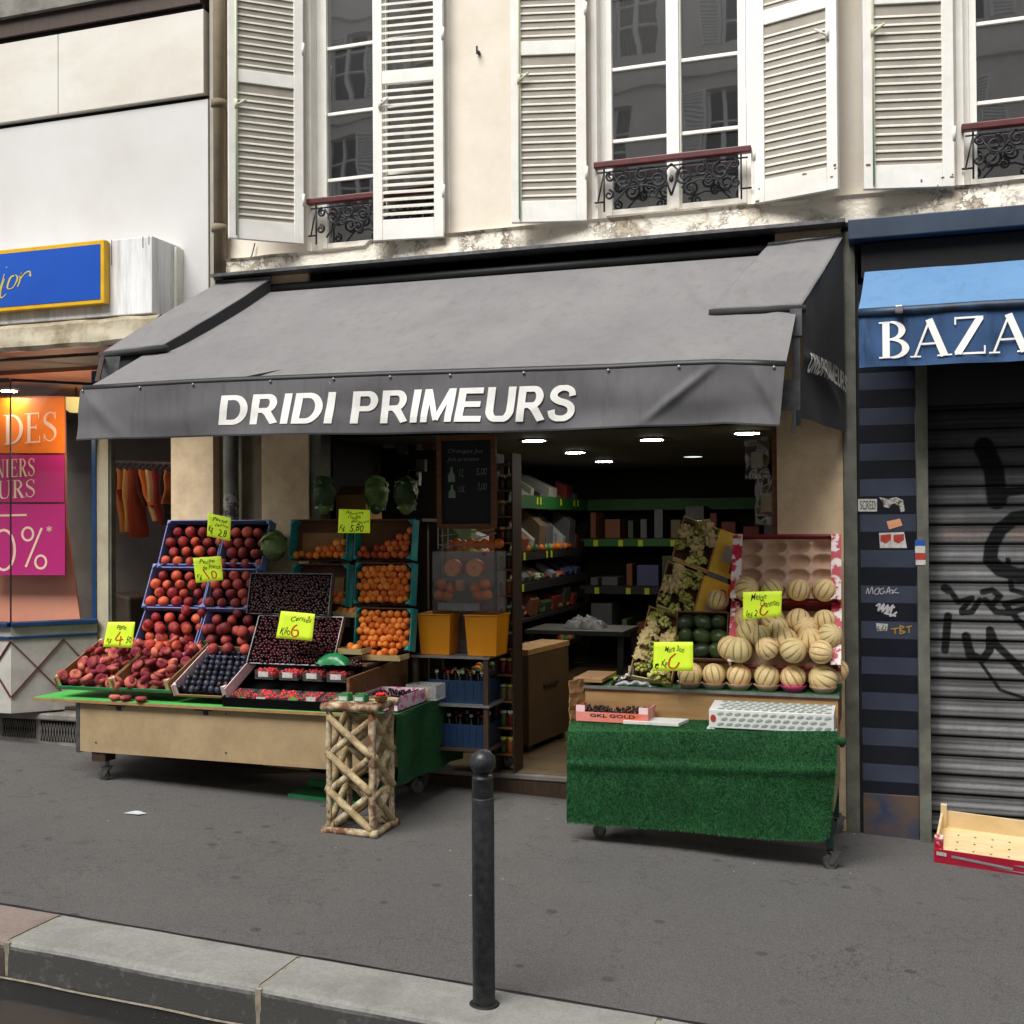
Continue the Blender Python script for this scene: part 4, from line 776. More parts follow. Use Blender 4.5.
for pts,wd in strokes: pa=np.maximum(pa,np.clip(1-(sd(pts)-wd*1.05)/(wd*.3),0,1)**1.3)
smear=np.zeros(X.shape)
for (cx,cy,rx,rz,k_) in ((942,470,.10,.35,.5),(960,655,.12,.06,.6),(985,690,.2,.10,.55),(935,560,.06,.5,.45),(1000,520,.3,.1,.3),(945,745,.13,.06,.6),(940,780,.1,.1,.55),(1010,600,.3,.12,.25),(985,410,.5,.12,.55)):
    q=px2([(cx,cy)])[0]; smear=np.maximum(smear,k_*np.exp(-(((X-q[0])/rx)**2+((Z-q[1])/rz)**2)))
rgr=np.random.RandomState(3); hn=rgr.rand(nz_+1,nx+1); hl=np.cumsum(rgr.randn(nz_+1,nx+1),1)*.1; hl=(hl-hl.mean(1,keepdims=True)); row=rgr.rand(nz_+1,1)
def sm1(a,n,ax):
    k=np.ones(n)/n; return np.apply_along_axis(lambda r_:np.convolve(r_,k,'same'),ax,a)
streak=sm1(rgr.rand(nz_+1,nx+1),41,1); streak=(streak-.5)*6+.5; blot=sm1(sm1(rgr.rand(nz_+1,nx+1),25,0),25,1); blot=(blot-.5)*14+.5
base=.095+.045*np.clip(streak,0,1)+.07*np.clip(blot,0,1); base*=np.where(ph<.12,.18,1.0)*(.6+.7*np.exp(-((ph-.55)/.28)**2)); base*=1-.75*np.clip(smear*(.6+.8*np.clip(blot,0,1)),0,1); base*=np.clip(.35+.9*(2.35-Z)/1.2,.25,1.0)  # slat profile shading put into the colour; also darker towards the top
C=np.stack([base*1.0,base*1.0,base*1.02],-1)
q=px2([(938,540),(985,525)]); mred=((X>q[0][0])&(X<q[1][0])&(Z>q[0][1])&(Z<q[1][1])&(np.sin(X*160+4*np.sin(Z*130))+blot*1.4>1.1)); C[mred]=C[mred]*[1.5,1.0,.85]
q=px2([(1010,540),(1040,525)]); mred=((X>q[0][0])&(X<q[1][0])&(Z>q[0][1])&(Z<q[1][1])); C[mred]=C[mred]*[1.3,1.05,.9]
pa=np.clip(pa,0,1)[...,None]*.98; C=C*(1-pa)+np.array([.004,.004,.004])*pa
C=np.clip(C,0,1)
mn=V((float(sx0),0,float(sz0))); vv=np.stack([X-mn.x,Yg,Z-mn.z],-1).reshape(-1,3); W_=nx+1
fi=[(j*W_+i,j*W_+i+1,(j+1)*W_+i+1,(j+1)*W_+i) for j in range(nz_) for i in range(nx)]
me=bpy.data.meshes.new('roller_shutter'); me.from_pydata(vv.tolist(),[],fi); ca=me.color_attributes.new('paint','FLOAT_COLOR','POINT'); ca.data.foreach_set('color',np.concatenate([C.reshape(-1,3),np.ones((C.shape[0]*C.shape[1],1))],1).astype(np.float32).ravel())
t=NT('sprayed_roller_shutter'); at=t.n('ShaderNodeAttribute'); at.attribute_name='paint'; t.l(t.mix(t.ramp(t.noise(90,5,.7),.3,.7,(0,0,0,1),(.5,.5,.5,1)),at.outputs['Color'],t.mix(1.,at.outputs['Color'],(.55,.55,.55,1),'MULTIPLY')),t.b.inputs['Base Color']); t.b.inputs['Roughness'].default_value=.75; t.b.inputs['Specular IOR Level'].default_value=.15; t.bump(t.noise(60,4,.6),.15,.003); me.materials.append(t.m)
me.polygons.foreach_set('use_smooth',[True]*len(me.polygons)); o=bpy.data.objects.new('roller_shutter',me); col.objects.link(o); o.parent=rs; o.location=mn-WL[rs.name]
# blue awning
YA=-.52
ba=thing('awning','faded blue awning with white BAZA lettering over the closed shop','awning',P(940,330,-.3))
xL=P(858,340,YA).x
def azf(px,py): return P(px,py,YA)
xR=P(1024,330,YA).x+1.2
def zline(x,a,b): # a,b = (px,py) on the plane
    p,q=P(*a,YA),P(*b,YA); return p.z+(q.z-p.z)*(x-p.x)/(q.x-p.x)
tw0,tw1=P(865,266,-.1),P(1024,254,-.1)
def bt(u,v):
    x=lerp(xL,xR,u); f=V((x,YA,zline(x,(858,312),(1024,302)))); bx_=lerp(tw0.x,tw0.x+(xR-xL)*.97,u); b=V((bx_,-.1,lerp(tw0.z,tw1.z,.5)-.02)); p=f.lerp(b,v); p.z+=-.02*math.sin(math.pi*v)+.006*nz(x*4,v*3,4); return p
m=MB(); m.grid(bt,60,16); m.build('canopy',fabric('sky_blue_canvas','#5a83ab','#4f7aa4','#3d5f82',.5),ba,smooth=True)
def bv(u,v,o=0.):
    x=lerp(xL+.005,xR,u); z0=zline(x,(858,316),(1024,306)); z1=zline(x,(859,368),(1024,361)); y=YA-.012-.010*math.sin(x*17+v*2)*(.3+v)-.012*nz(x*5,v*2,9)-(.02*math.exp(-((x-xL-.03-.04*v)/.03)**2)*math.sin(math.pi*v)); return V((x,y-o,lerp(z0,z1,v)))
m=MB(); m.grid(lambda u,v:bv(u,1-v),260,24); bvl=m.build('valance',fabric('dirty_blue_canvas','#2a4f7a','#23456e','#121f33',.95),ba,smooth=True)
m=MB(); m.tube([bt(i/10,0)+V((0,-.012,-.008)) for i in range(11)],.024,10); m.build('front_bar',pm('dirty_blue_bar','#27405e','#14202f',12,.5),ba,smooth=True)
m=MB(); p=P(899,309,YA-.05); m.box(p-V((.02,.01,.02)),p+V((.02,.03,.02))); m.build('bracket','alu',ba,bevel=.006)
m=MB(); Lw=serif_len('BAZAR')
def bz(a,b,l):
    W5=(P(1030,330,YA).x-P(879,340,YA).x)/ (serif_len('BAZA')); x=P(879,340,YA).x+a*W5; t0=zline(x,(879,323),(1024,313.5)); b0=zline(x,(879,359.5),(1024,352)); z=lerp(b0,t0,b); uu=(x-xL-.005)/(xR-xL-.005); z0=zline(x,(858,316),(1024,306)); z1=zline(x,(859,368),(1024,361)); q=bv(uu,(z-z0)/(z1-z0),.005+l); return q
put_serif(m,'BAZAR',bz,wk=.95); m.build('lettering','white',bvl)
m=MB(); m.box((tw0.x-.02,-.12,zb4-.2),(4,.0,zb4-.01)); m.build('roller_box','black',ba)
# stickers and tags on the pillar
def sticker(label,pts,mat,Y=-.034,extra=None,name='sticker',cat='sticker'):
    q=[P(a,b,Y) for a,b in pts]; c=sum(q,V())/len(q); t=thing(name,label,cat,c); m=MB(); m.add(q,fixn(q,[tuple(range(len(q)))],FRONT)); m.build('sheet',mat,t)
    if extra: extra(t)
    return t
M['sw']=pm('sticker_white','#c9c7c0','#a9a6a0',40,.6); M['sk']=pm('sticker_black','#17171a',rough=.6); M['so']=pm('sticker_orange','#d89a72',rough=.6); M['sr']=pm('sticker_red','#b43a2c','#8d2a22',60,.6); M['sb']=pm('sticker_blue','#1f4aa0',rough=.6); M['tagw']=pm('tag_paint','#b9b9bb',rough=.7); M['tagg']=pm('tag_gold','#a5843c',rough=.7)
def ex(t):
    m=MB(); put_text(m,'SCRED',lambda u,v:P(lerp(860,875.5,u),lerp(509.5,500.8,v),-.0355),offset=.0); m.build('print','sk',t)
sticker('white sticker with black block letters, highest on the striped pillar',[(858,499),(877,499),(877,511.5),(858,511.5)],'sw',extra=ex)
sticker('torn white sticker beside the block letter sticker',[(879,497),(888,499),(896,497),(903,500),(905,511),(901,512),(899,506),(894,503),(889,508),(884,507),(882,501)],pm('torn_sticker','#b0ada6','#4d4235',50,.7,a=.45,b=.6))
sticker('plain pale orange sticker on the striped pillar, stuck at a tilt',[(886.5,521.5),(900,518.5),(902.5,525.5),(889,529.5)],'so')
def ex(t):
    for x in (880.5,893.5): m=MB(); q=[P(a,b,-.0355) for a,b in ((x,535),(x+10.5,534),(x+10.5,540),(x+5,543.5),(x,541))]; m.add(q,fixn(q,[(0,1,2,3,4)],FRONT)); m.build('red_print','sr',t)
sticker('white sticker with two red shapes below the orange one',[(879,533),(904,532),(907,548),(880,548)],'sw',extra=ex)
def tagp(label,strk,w,mat,cat='graffiti'):
    m=MB()
    for i,s_ in enumerate(strk): ribbon(m,s_,w,lambda a,b,i=i:P(a,b,-.034)+V((0,-.0002*i,0)),sm=5)
    return m.build('graffiti_tag',mat,None,label,cat)
tagp('thin white scribbled tag on the striped pillar',[[(866,594),(868,588),(869,594),(872,587),(873,594)],[(875,590),(879,588),(878,594),(874,593),(876,589)],[(884,588),(880,590),(881,594),(885,592),(883,591)],[(886,594),(889,587),(890,594)],[(887,592),(893,590),(892,594),(897,588),(894,592),(899,593)]],.75,'tagw')
tagp('white smudged paint mark under the thin white tag',[[(876,606),(880,604),(878,611),(884,604),(882,612),(888,605),(886,614),(893,605),(890,616),(897,612)],[(880,609),(895,607)],[(884,613),(896,616)]],1.8,'tagw')
tagp('gold letters TBT painted on the striped pillar',[[(891,629),(899,628)],[(895,629),(895,634)],[(900,625),(900,634)],[(900,626),(904,627),(900,630),(905,632),(900,634)],[(906,627),(912,626)],[(909,627),(909,633)]],1.2,'tagg')
def ex(t):
    m=MB(); ribbon(m,[(879,626),(877.5,629),(880,630)],.8,lambda a,b:P(a,b,-.0355)); ribbon(m,[(884,625),(882,629),(885,630),(886,626)],.8,lambda a,b:P(a,b,-.0355)); m.build('print','sk',t)
sticker('small white sticker left of the gold letters',[(876,623),(888,624),(887,631),(877,631)],'sw',extra=ex)
yy=-.074
t=thing('sticker','blue white and red sticker on the roller shutter post','sticker',P(920,552,yy))
for i,(a,b,c) in enumerate(((540,546,'sb'),(546,553,'sw'),(553,560,'sr'),(560,565,'sw'))): m=MB(); q=[P(914.8+i*.3,b,yy),P(925+i*.2,b,yy),P(925+i*.2,a,yy),P(914.8+i*.3,a,yy)]; m.add(q,fixn(q,[(0,1,2,3)],FRONT)); m.build('stripe',c,t)
# ================================================================== the fruit stalls
M['felt']=pm('green_painted_top','#52c058','#45ad4b',4,.7,dirt=.2); M['ply']=pm('plywood_edge','#a98a5c','#8a6c43',20,.7,stretch=(1,1,6),dirt=.3,ds=8); M['card']=pm('cardboard','#a07a50','#8f6b44',5,.8); M['cardin']=pm('brown_cardboard_inside','#6b4630','#583823',5,.85)
M['crblue']=pm('blue_crate_card','#5f6fb0','#7d8bc4',14,.6); M['crdark']=pm('black_tray','#0e0e11','#09090b',8,.8,spec=.1); M['crteal']=pm('teal_crate_card','#14868c','#1b9a98',8,.55); M['crgreen']=pm('green_tray','#1f7c4a','#2b8c58',8,.6); M['crpink']=pm('pale_pink_card','#dcb7bd','#e6c8c8',9,.7); M['crred']=pm('red_printed_card','#b3142e','#e4d6d2',16,.5,a=.50,b=.56); M['darkred']=pm('dark_red_card','#6e1620','#8a1a28',9,.6); M['pulp']=pm('moulded_pulp','#cfae98','#b8967f',12,.9,bump=.3); M['cryellow']=pm('yellow_box_card','#f2ca45','#e6ba35',18,.6); M['crorange']=pm('orange_box_edge','#e0642a',rough=.6)
M['fluo']=pm('fluorescent_card',(.62,.82,.03,1),(.58,.78,.03,1),3,.6); M['fluo'].node_tree.nodes['Principled BSDF'].inputs['Emission Color'].default_value=(.62,.85,.03,1); M['fluo'].node_tree.nodes['Principled BSDF'].inputs['Emission Strength'].default_value=.22  # slight glow added so the cards stay bright in shade
M['ink']=pm('black_marker','#171717',rough=.7); M['inkred']=pm('red_marker','#c43a1c',rough=.7)
M['paper']=pm('wrapping_paper','#d4c08c','#bba470',12,.8); M['plasticw']=pm('white_plastic','#d6d6d2','#c9c9c6',5,.4)
def fruitmat(name,cs,scale=14,rough=.45,var=.18,a=.35,b=.65,spec=.4,third=None):
    t=NT(name); r=t.objrand(); off=t.n('ShaderNodeVectorMath',operation='ADD'); cx=t.n('ShaderNodeCombineXYZ'); t.l(t.math('MULTIPLY',r,37.),cx.inputs[0]); t.l(t.tc.outputs['Object'],off.inputs[0]); t.l(cx.outputs[0],off.inputs[1])
    n=t.n('ShaderNodeTexNoise'); n.inputs['Scale'].default_value=scale; n.inputs['Detail'].default_value=3; t.l(off.outputs[0],n.inputs['Vector'])
    f=t.math('ADD',n.outputs['Fac'],t.math('MULTIPLY',t.math('SUBTRACT',r,.5),.3)); k=t.mix(t.ramp(f,a,b),lin(cs[0]),lin(cs[1]))
    if third: k=t.mix(t.ramp(t.noise(scale*6,3,.6),.6,.7,(0,0,0,1),(.5,.5,.5,1)),k,lin(third))
    hv=t.n('ShaderNodeHueSaturation'); t.l(k,hv.inputs['Color']); t.l(t.math('ADD',t.math('MULTIPLY',r,var*2),1-var),hv.inputs['Value']); t.l(hv.outputs[0],t.b.inputs['Base Color']); t.b.inputs['Roughness'].default_value=rough; t.b.inputs['Specular IOR Level'].default_value=spec
    t.b.inputs['Subsurface Weight'].default_value=0; return t.m
M['peach']=fruitmat('peach_skin',('#96242a','#d96a3e'),13,.6,.28,.42,.8); M['nect']=fruitmat('dark_peach_skin',('#7c2830','#bb5544'),14,.6,.25,.4,.8); M['flatp']=fruitmat('flat_peach_skin',('#8a303e','#cf7a5e'),16,.75,.22,.42,.8,.2,'#b88a7a'); M['plum']=fruitmat('plum_skin',('#191a26','#3b3d4d'),22,.45,.25,.4,.7); M['apr']=fruitmat('apricot_skin',('#e26c22','#f29a42'),16,.5,.16,.3,.7); M['redapr']=fruitmat('red_apricot_skin',('#a83424','#dd7a35'),16,.5,.2,.3,.7)
M['cherry']=fruitmat('cherry_skin',('#1c070b','#3f0d15'),40,.24,.4,.4,.7,.45); M['orangef']=fruitmat('orange_peel',('#d86a1c','#e67e2c'),30,.45,.12); M['mango']=fruitmat('green_avocado_skin',('#1f2a18','#33401f'),18,.4,.2); M['grape']=fruitmat('grape_skin',('#a0a34a','#c2bf70'),30,.3,.25); M['stem']=pm('dry_stem','#5d4a2a',rough=.8); M['berry']=fruitmat('raspberry_red',('#a3121c','#d12a2c'),60,.35,.25); M['leafg']=pm('green_leaf','#55783c','#8aa35e',14,.55,var=.2); M['leafd']=pm('dark_leaf','#34512a','#4c6a3c',14,.55); M['orangein']=fruitmat('orange_flesh',('#e08a4e','#e89a62'),60,.4,.05); M['cut']=M['orangein']
def melonmat():
    t=NT('melon_skin'); at=t.n('ShaderNodeAttribute'); at.attribute_name='groove'; vn=t.n('ShaderNodeTexVoronoi',feature='DISTANCE_TO_EDGE'); vn.inputs['Scale'].default_value=85; t.l(t.tc.outputs['Object'],vn.inputs['Vector']); k=t.mix(t.ramp(t.noise(30,5,.7),.35,.65),lin('#deb272'),lin('#edcb8e')); k=t.mix(t.ramp(vn.outputs['Distance'],.03,.12,(.6,.6,.6,1),(0,0,0,1)),k,lin('#e6dcb8')); k=t.mix(t.ramp(t.objrand(),.55,.95,(0,0,0,1),(.6,.6,.6,1)),k,lin('#cdbd88')); k=t.mix(at.outputs['Fac'],k,lin('#6b6b3e')); t.l(k,t.b.inputs['Base Color']); t.b.inputs['Roughness'].default_value=.7; t.bump(t.noise(150,3,.6),.5,.003); return t.m
M['melon']=melonmat()
def fmesh(name,fn,mat,nu=18,nv=12,stem=None):
    m=MB(); m.sphere((0,0,0),1,nu,nv); m.v=[fn(v) for v in m.v]; 
    if stem: m.cur=1; m.tube([(0,0,stem*.8),(.0,.001,stem*1.12)],stem*.05,5); 
    me,_=m.mesh(name,[mat,'stem'],V((0,0,0)),True); return me
def crease(v,r,sq=1.,dep=.10,dim=.2):
    a=math.atan2(v.y,v.x); rr=r*(1-dep*math.exp(-(a/.22)**2)*(1-v.z*v.z)); z=v.z*sq; z-=dim*math.exp(-((1-v.z)/.12)) if v.z>0 else 0
    return V((v.x*rr,v.y*rr,z*r))
ME={}
for p_,r_,c_ in PROD: mq=MB(); mq.sphere(p_,r_,10,7,(1,1,R.uniform(.7,1.1))); mq.build('produce',c_,None,'dim fruit or vegetable lying on the inner wall shelves','vegetable','loose produce on the inner shelves',smooth=True)
ME['peach']=fmesh('peach',lambda v:crease(v,.0355,.95,.07,.18),'peach'); ME['nect']=fmesh('peach',lambda v:crease(v,.0355,.95,.07,.18),'nect'); ME['flat']=fmesh('flat_peach',lambda v:crease(V((v.x,v.y,v.z)),.037,.58,.05,.3),'flatp'); ME['plum']=fmesh('plum',lambda v:crease(v,.0185,1.25,.05,.08),'plum',14,10); ME['apr']=fmesh('apricot',lambda v:crease(v,.0235,.98,.09,.14),'apr',14,10); ME['rapr']=fmesh('apricot',lambda v:crease(v,.0235,.98,.09,.14),'redapr',14,10)
ME['cherry']=fmesh('cherry',lambda v:crease(v,.0118,.92,.05,.15),'cherry',10,7); ME['orange']=fmesh('orange',lambda v:v*.036,'orangef'); ME['mango']=fmesh('avocado',lambda v:V((v.x*.037*(1-.18*v.z),v.y*.037*(1-.18*v.z),v.z*.050)),'mango')
def mkmelon():
    m=MB(); m.sphere((0,0,0),1,60,20); gv=[]
    out=[]
    for v in m.v:
        a=math.atan2(v.y,v.x); c=abs(math.cos(a*5)); k=math.exp(-(c/.16)**2)*(1-v.z*v.z)**.5 if abs(v.z)<1 else 0; out.append(V(v)*.068*(1-.045*k)*(1-.03*v.z*v.z)); gv.append(min(1,math.exp(-(c/.10)**2)*max(0,(1-abs(v.z)**3))*1.0))
    m.v=out; me,_=m.mesh('melon',['melon'],V((0,0,0)),True); ca=me.attributes.new('groove','FLOAT','POINT'); ca.data.foreach_set('value',gv); return me
ME['melon']=mkmelon()
class Fr:
    """a tilted crate floor: o corner, u across, s up the slope, n out of the floor"""
    def __init__(s,o,u,sl,n): s.o,s.u,s.s,s.n=V(o),V(u),V(sl),V(n).normalized(); s.w=s.u.length; s.l=s.s.length
    def at(s,a,b,h=0): return s.o+s.u*a+s.s*b+s.n*h
def frame(pxL,pxR,pyB,pyT,Yb,tilt,pyBR=None):
    a=P(pxL,pyB,Yb); b=P(pxR,pyBR if pyBR else pyB,Yb); b.z=a.z; u=b-a; t=math.radians(tilt); s=V((0,math.cos(t),math.sin(t))); lo,hi=.02,2.
    for _ in range(40):
        mid=(lo+hi)/2
        if Q(a+u*.5+s*mid)[1]>pyT: lo=mid
        else: hi=mid
    return Fr(a,u,s*lo,u.cross(s))
def crate(f,h,wall,floor,label,group='fruit crates on the stalls',post=None,front=1.,back=1.,name='fruit_crate',th=.006,inner=None,fl=1.,slots=False,cat='crate'):
    t=thing(name,label,cat,f.at(.5,0),group); U,S,N=f.u.normalized(),f.s.normalized(),f.n
    m=MB(); m.obox(f.at(0,0,-.006),f.u,f.s*fl,N*.006); m.build('base',floor,t)
    for (o,d,hh,nm) in ((f.at(0,0),f.s,h,'side_panel'),(f.at(1,0)-U*th,f.s,h,'side_panel')): m=MB(); m.obox(o,U*th,d,N*hh); m.build(nm,wall,t)
    for (o,hh) in ((f.at(0,0)+U*th,h*front),(f.at(0,1)+U*th-S*th,h*back)):
        if hh>0: m=MB(); m.obox(o,f.u-U*2*th,S*th,N*hh); m.build('end_panel',inner or wall,t)
    if post:
        for a in (0,1):
            for b in (0,1):
                m=MB(); o=f.at(a,b)+U*(th if a==0 else -th)+S*(th if b==0 else -th); du=U*(.03 if a==0 else -.03); ds=S*(.03 if b==0 else -.03); v0=[o,o+du,o+ds]; m.add(v0+[p+N*(h+.008) for p in v0],[(0,1,2),(3,5,4),(0,3,4,1),(1,4,5,2),(2,5,3,0)]); m.build('corner_post',post,t)
    return t
def fill(f,key,r,nx,ny,label,cat,group,h0=0.,jit=.12,m0=.0,sel=None,name=None,up=False,top=None,rotf=None,cap=None,hf=None,stuffname=None,b0=0.,b1=1.):
    me=ME[key]; n=0; U,S=f.u.normalized(),f.s.normalized(); pts=[]
    for j in range(ny):
        off=.5*(j%2)
        for i in range(nx-(j%2)):
            a=(m0+r+(i+off)*(f.w-2*m0-2*r)/max(nx-1,1)); b=(m0+r+j*(f.l-2*m0-2*r)/max(ny-1,1)); a+=R.uniform(-jit,jit)*r; b+=R.uniform(-jit,jit)*r; aa,bb=a/f.w,b0+(b1-b0)*b/f.l
            if sel and not sel(aa,bb): continue
            pts.append((aa,bb,h0+r*.9+R.uniform(-jit,jit)*r+(hf(aa,bb) if hf else 0)))
    if cap and len(pts)>cap:
        R.shuffle(pts); rest=pts[cap:]; pts=pts[:cap]; m=MB()
        for a,b,h in rest: m.sphere(f.at(a,b,h),r,8,6)
        m.build(stuffname,me.materials[0],None,label.replace('a ','more ',1) if 0 else 'mass of dark cherries filling the same crate',cat,kind='stuff',smooth=True)
    for a,b,h in pts: inst(name or cat.replace(' ','_'),me,f.at(a,b,h),rotf() if rotf else rrot(),R.uniform(.88,1.10),label,cat,group)
# ---- left table
ZT_=P(33,697,-.9).z; xl_=P(33,697,-.9).x; xr_=P(394,706,-.9).x; xp=P(80,730,-.86).x
lt=thing('stall_table','long wheeled stall table with beige front panel carrying the peach and cherry crates','table',((xl_+xr_)/2,-.4,gz(-3.5)))
m=MB(); m.box((xl_,-.9,ZT_-.022),(xr_,.0,ZT_-.002)); m.build('tabletop','ply',lt,bevel=.002); m=MB(); m.box((xl_+.002,-.898,ZT_-.002),(xr_-.002,-.002,ZT_)); m.build('painted_top','felt',lt)
z1=P(80,751,-.86).z; z2=P(322,769,-.86).z; x2=P(322,769,-.86).x; zr_=z1+(z2-z1)*(xr_-xp)/(x2-xp)
m=MB(); m.hexa([(xp,-.86,z1),(xr_-.02,-.86,zr_),(xr_-.02,-.845,zr_),(xp,-.845,z1),(xp,-.86,ZT_-.022),(xr_-.02,-.86,ZT_-.022),(xr_-.02,-.845,ZT_-.022),(xp,-.845,ZT_-.022)]); m.build('front_panel','woodp',lt)
m=MB(); m.box((xp-.03,-.862,z1-.01),(xp-.002,-.83,ZT_-.023)); m.box((xp-.02,-.83,z1),(xp-.006,-.05,ZT_-.023)); m.build('end_panel','steel',lt)
for px in (118,205): p=P(px,712,-.87); m=MB(); m.bar((p.x,-.87,ZT_-.025),(p.x,-.862,ZT_-.06),.03,.008); m.bar((p.x-.06,-.885,ZT_-.027),(p.x+.06,-.885,ZT_-.027),.01); m.build('bracket','dark',lt)
def caster(parent,x,y,rot=0.,r=.034,top=None):
    g=gz(x); c=V((x,y,g+r)); d=V((math.cos(rot),math.sin(rot),0)); s=V((-d.y,d.x,0)); t=parent; zt=top or g+2*r+.05
    m=MB(); m.tube([c-s*.014,c+s*.014],r,20); w_=m.build('wheel',pm('caster_rubber','#3a3833','#5a5750',20,.6) if 'rub' not in M else M['rub'],t,smooth=False); M['rub']=w_.data.materials[0]
    m=MB(); m.tube([c-s*.016,c+s*.016],r*.55,14); m.tube([c-s*.022,c+s*.022],r*.2,8); m.build('hub','steel',w_)
    m=MB()
    for k in (-1,1): m.hexa([c+s*.02*k-d*.012-V((0,0,.008)),c+s*.02*k+d*.012-V((0,0,.008)),c+s*.023*k+d*.012-V((0,0,.008)),c+s*.023*k-d*.012-V((0,0,.008)),c+s*.02*k+d*.0+V((0,0,r+.012)),c+s*.02*k+d*.045+V((0,0,r+.012)),c+s*.023*k+d*.045+V((0,0,r+.012)),c+s*.023*k+d*.0+V((0,0,r+.012))])
    m.obox(c+V((0,0,r+.012))-s*.024-d*.01,s*.048,d*.06,(0,0,.006)); m.tube([c+d*.022+V((0,0,r+.018)),(c+d*.022).xy.to_3d()+V((0,0,zt))],.012,10); m.build('fork','steel',t)
p=Gp(97,781); caster(lt,xp+.13,-.80,.3,top=z1+.02)
m=MB(); m.box((xp+.08,-.85,z1-.06),(xp+.18,-.75,z1+.03)); m.build('leg','darkwood',lt)
caster(lt,xr_-.15,-.75,1.2,top=ZT_-.1); caster(lt,xr_-.15,-.15,1.2,top=ZT_-.1); caster(lt,xp+.13,-.15,.3,top=ZT_-.1)
t=thing('green_plank','green plank lying on the pavement under the left stall','plank',Gp(310,802)); a=Gp(288,797); m=MB(); b=Gp(336,806); m.hexa([(a.x,a.y,a.z),(b.x+.2,a.y,gz(b.x+.2)),(b.x+.2,a.y+.28,gz(b.x+.2)),(a.x,a.y+.28,a.z),(a.x,a.y,a.z+.02),(b.x+.2,a.y,gz(b.x+.2)+.02),(b.x+.2,a.y+.28,gz(b.x+.2)+.02),(a.x,a.y+.28,a.z+.02)]); m.build('board','crgreen',t); m=MB(); m.box((a.x+.03,a.y+.2,a.z+.021),(b.x+.18,a.y+.24,a.z+.06)); m.build('batten','crgreen',t)
# turf cloths
def turfmat(name,c,c2):
    t=NT(name); k=t.mix(t.ramp(t.noise(5,6,.75),.3,.7),lin(c),lin(c2)); k=t.mix(t.ramp(t.noise(220,2,.5),.35,.7),t.mix(1.,k,(.45,.45,.45,1),'MULTIPLY'),k); t.l(k,t.b.inputs['Base Color']); t.b.inputs['Roughness'].default_value=.75; t.bump(t.noise(240,3,.6),.9,.006); return t.m
M['turf']=turfmat('artificial_turf','#1b6c31','#105425'); M['turfd']=turfmat('dark_green_cloth','#0d3d18','#093012')
def blades(m,fn,nfn,n,h=.007,w=.0035):
    for _ in range(n):
        u,v=R.random(),R.random(); p=V(fn(u,v)); nn_=V(nfn(u,v)); a=R.uniform(0,6.28); d=V((math.cos(a),math.sin(a)*.3,math.sin(a)))*w*.5; t_p=p+nn_*h*R.uniform(.5,1.3)+V((R.uniform(-1,1),R.uniform(-1,1),R.uniform(-1.2,.4)))*h*.6; m.add([p-d,p+d,t_p],[(0,1,2)])
t=thing('turf_cover','dark green turf cloth hanging down the side of the left stall table','cloth',(xr_,-.4,ZT_))
m=MB()
def sidecl(u,v):
    y=lerp(-.9,.12,u); bot=lerp(P(395,786,-.9).z,P(452,762,.0).z,u); return (xr_+.012+.02*math.sin(u*13)*v+.02*nz(u*4,v*2),y,lerp(ZT_+.004,bot,v))
m.grid(sidecl,60,30); m.build('side_drop','turf',t,smooth=True); m=MB(); xq=P(350,688,-.85).x; m.grid(lambda u,v:(lerp(xq+.02,xr_+.012,u),lerp(-.895,.12,v),ZT_+.004+.002*nz(u*9,v*9)),10,20); m.build('top_cover','turf',t,smooth=True)
for sx_,sz_ in ((xp+.12,.06),(xp+.12,.30),(xp+1.05,.05),(xp+1.05,.28)): m=MB(); m.sphere((sx_,-.861,z1+sz_),.007,8,5,(1,.4,1)); m.build('screw_head','steel',lt)
bm_=MB(); blades(bm_,sidecl,lambda u,v:(1,-.2,.2),9000,.006); bm_.build('pile','turf',t)
m=MB(); m.grid(lambda u,v:(lerp(xr_+.012,xr_+.32,u),.13+.02*math.sin(u*9),lerp(ZT_,.28,v)),12,8); m.build('back_drop','turfd',t,smooth=True)
# dark support rack under the tilted crates
rk=thing('display_rack','dark stepped rack holding the tilted crates on the left table','rack',(-3.6,-.1,ZT_)); x0,x1=P(150,640,-.3).x,xq
for y,z in ((-.44,.06),(-.30,.24),(-.18,.42)): m=MB(); m.box((x0+.05,y,ZT_+.002),(x1-.25,y+.03,ZT_+z)); m.build('riser','inner',rk)
# ---- peach crates (blue)
nm=['top left','top right','middle left','middle right','lower left','lower right']
spec=[(163,223,571,524,-.24,68,'peach',0),(220,266,573,524,-.24,68,'nect',1),(148,209,611,568,-.34,66,'peach',2),(207,254,612,567,-.34,66,'nect',3),(137,200,656,610,-.46,60,'peach',4),(196,254,660,612,-.46,60,'nect',5)]
for (a,b,c,d,y,tl,key,i) in spec:
    f=frame(a,b,c,d,y,tl); dk='shaded ' if i%2 else ''
    crate(f,.075,'crblue','crdark','blue edged crate of %s peaches, %s of the six'%('dark' if i%2 else 'red',nm[i]),'blue edged peach crates',post='crblue',inner='crblue',front=.95,back=1.0)
    w5=5 if i%2==0 else 4;  f.n=f.n; fill(f,key,.0355,w5,4,'%s peach in the %s blue edged crate'%('dark red' if i%2 else 'bright red',nm[i]),'peach','peaches in the %s crate'%nm[i],.014,jit=.16,m0=.004,b0=.06,b1=.86)
    if i>=4: fill(f,key,.0355,w5,3,'%s peach in the %s blue edged crate'%('dark red' if i%2 else 'bright red',nm[i]),'peach','peaches in the %s crate'%nm[i],.06,sel=lambda a,b:b<.6 or a>.6,jit=.4)
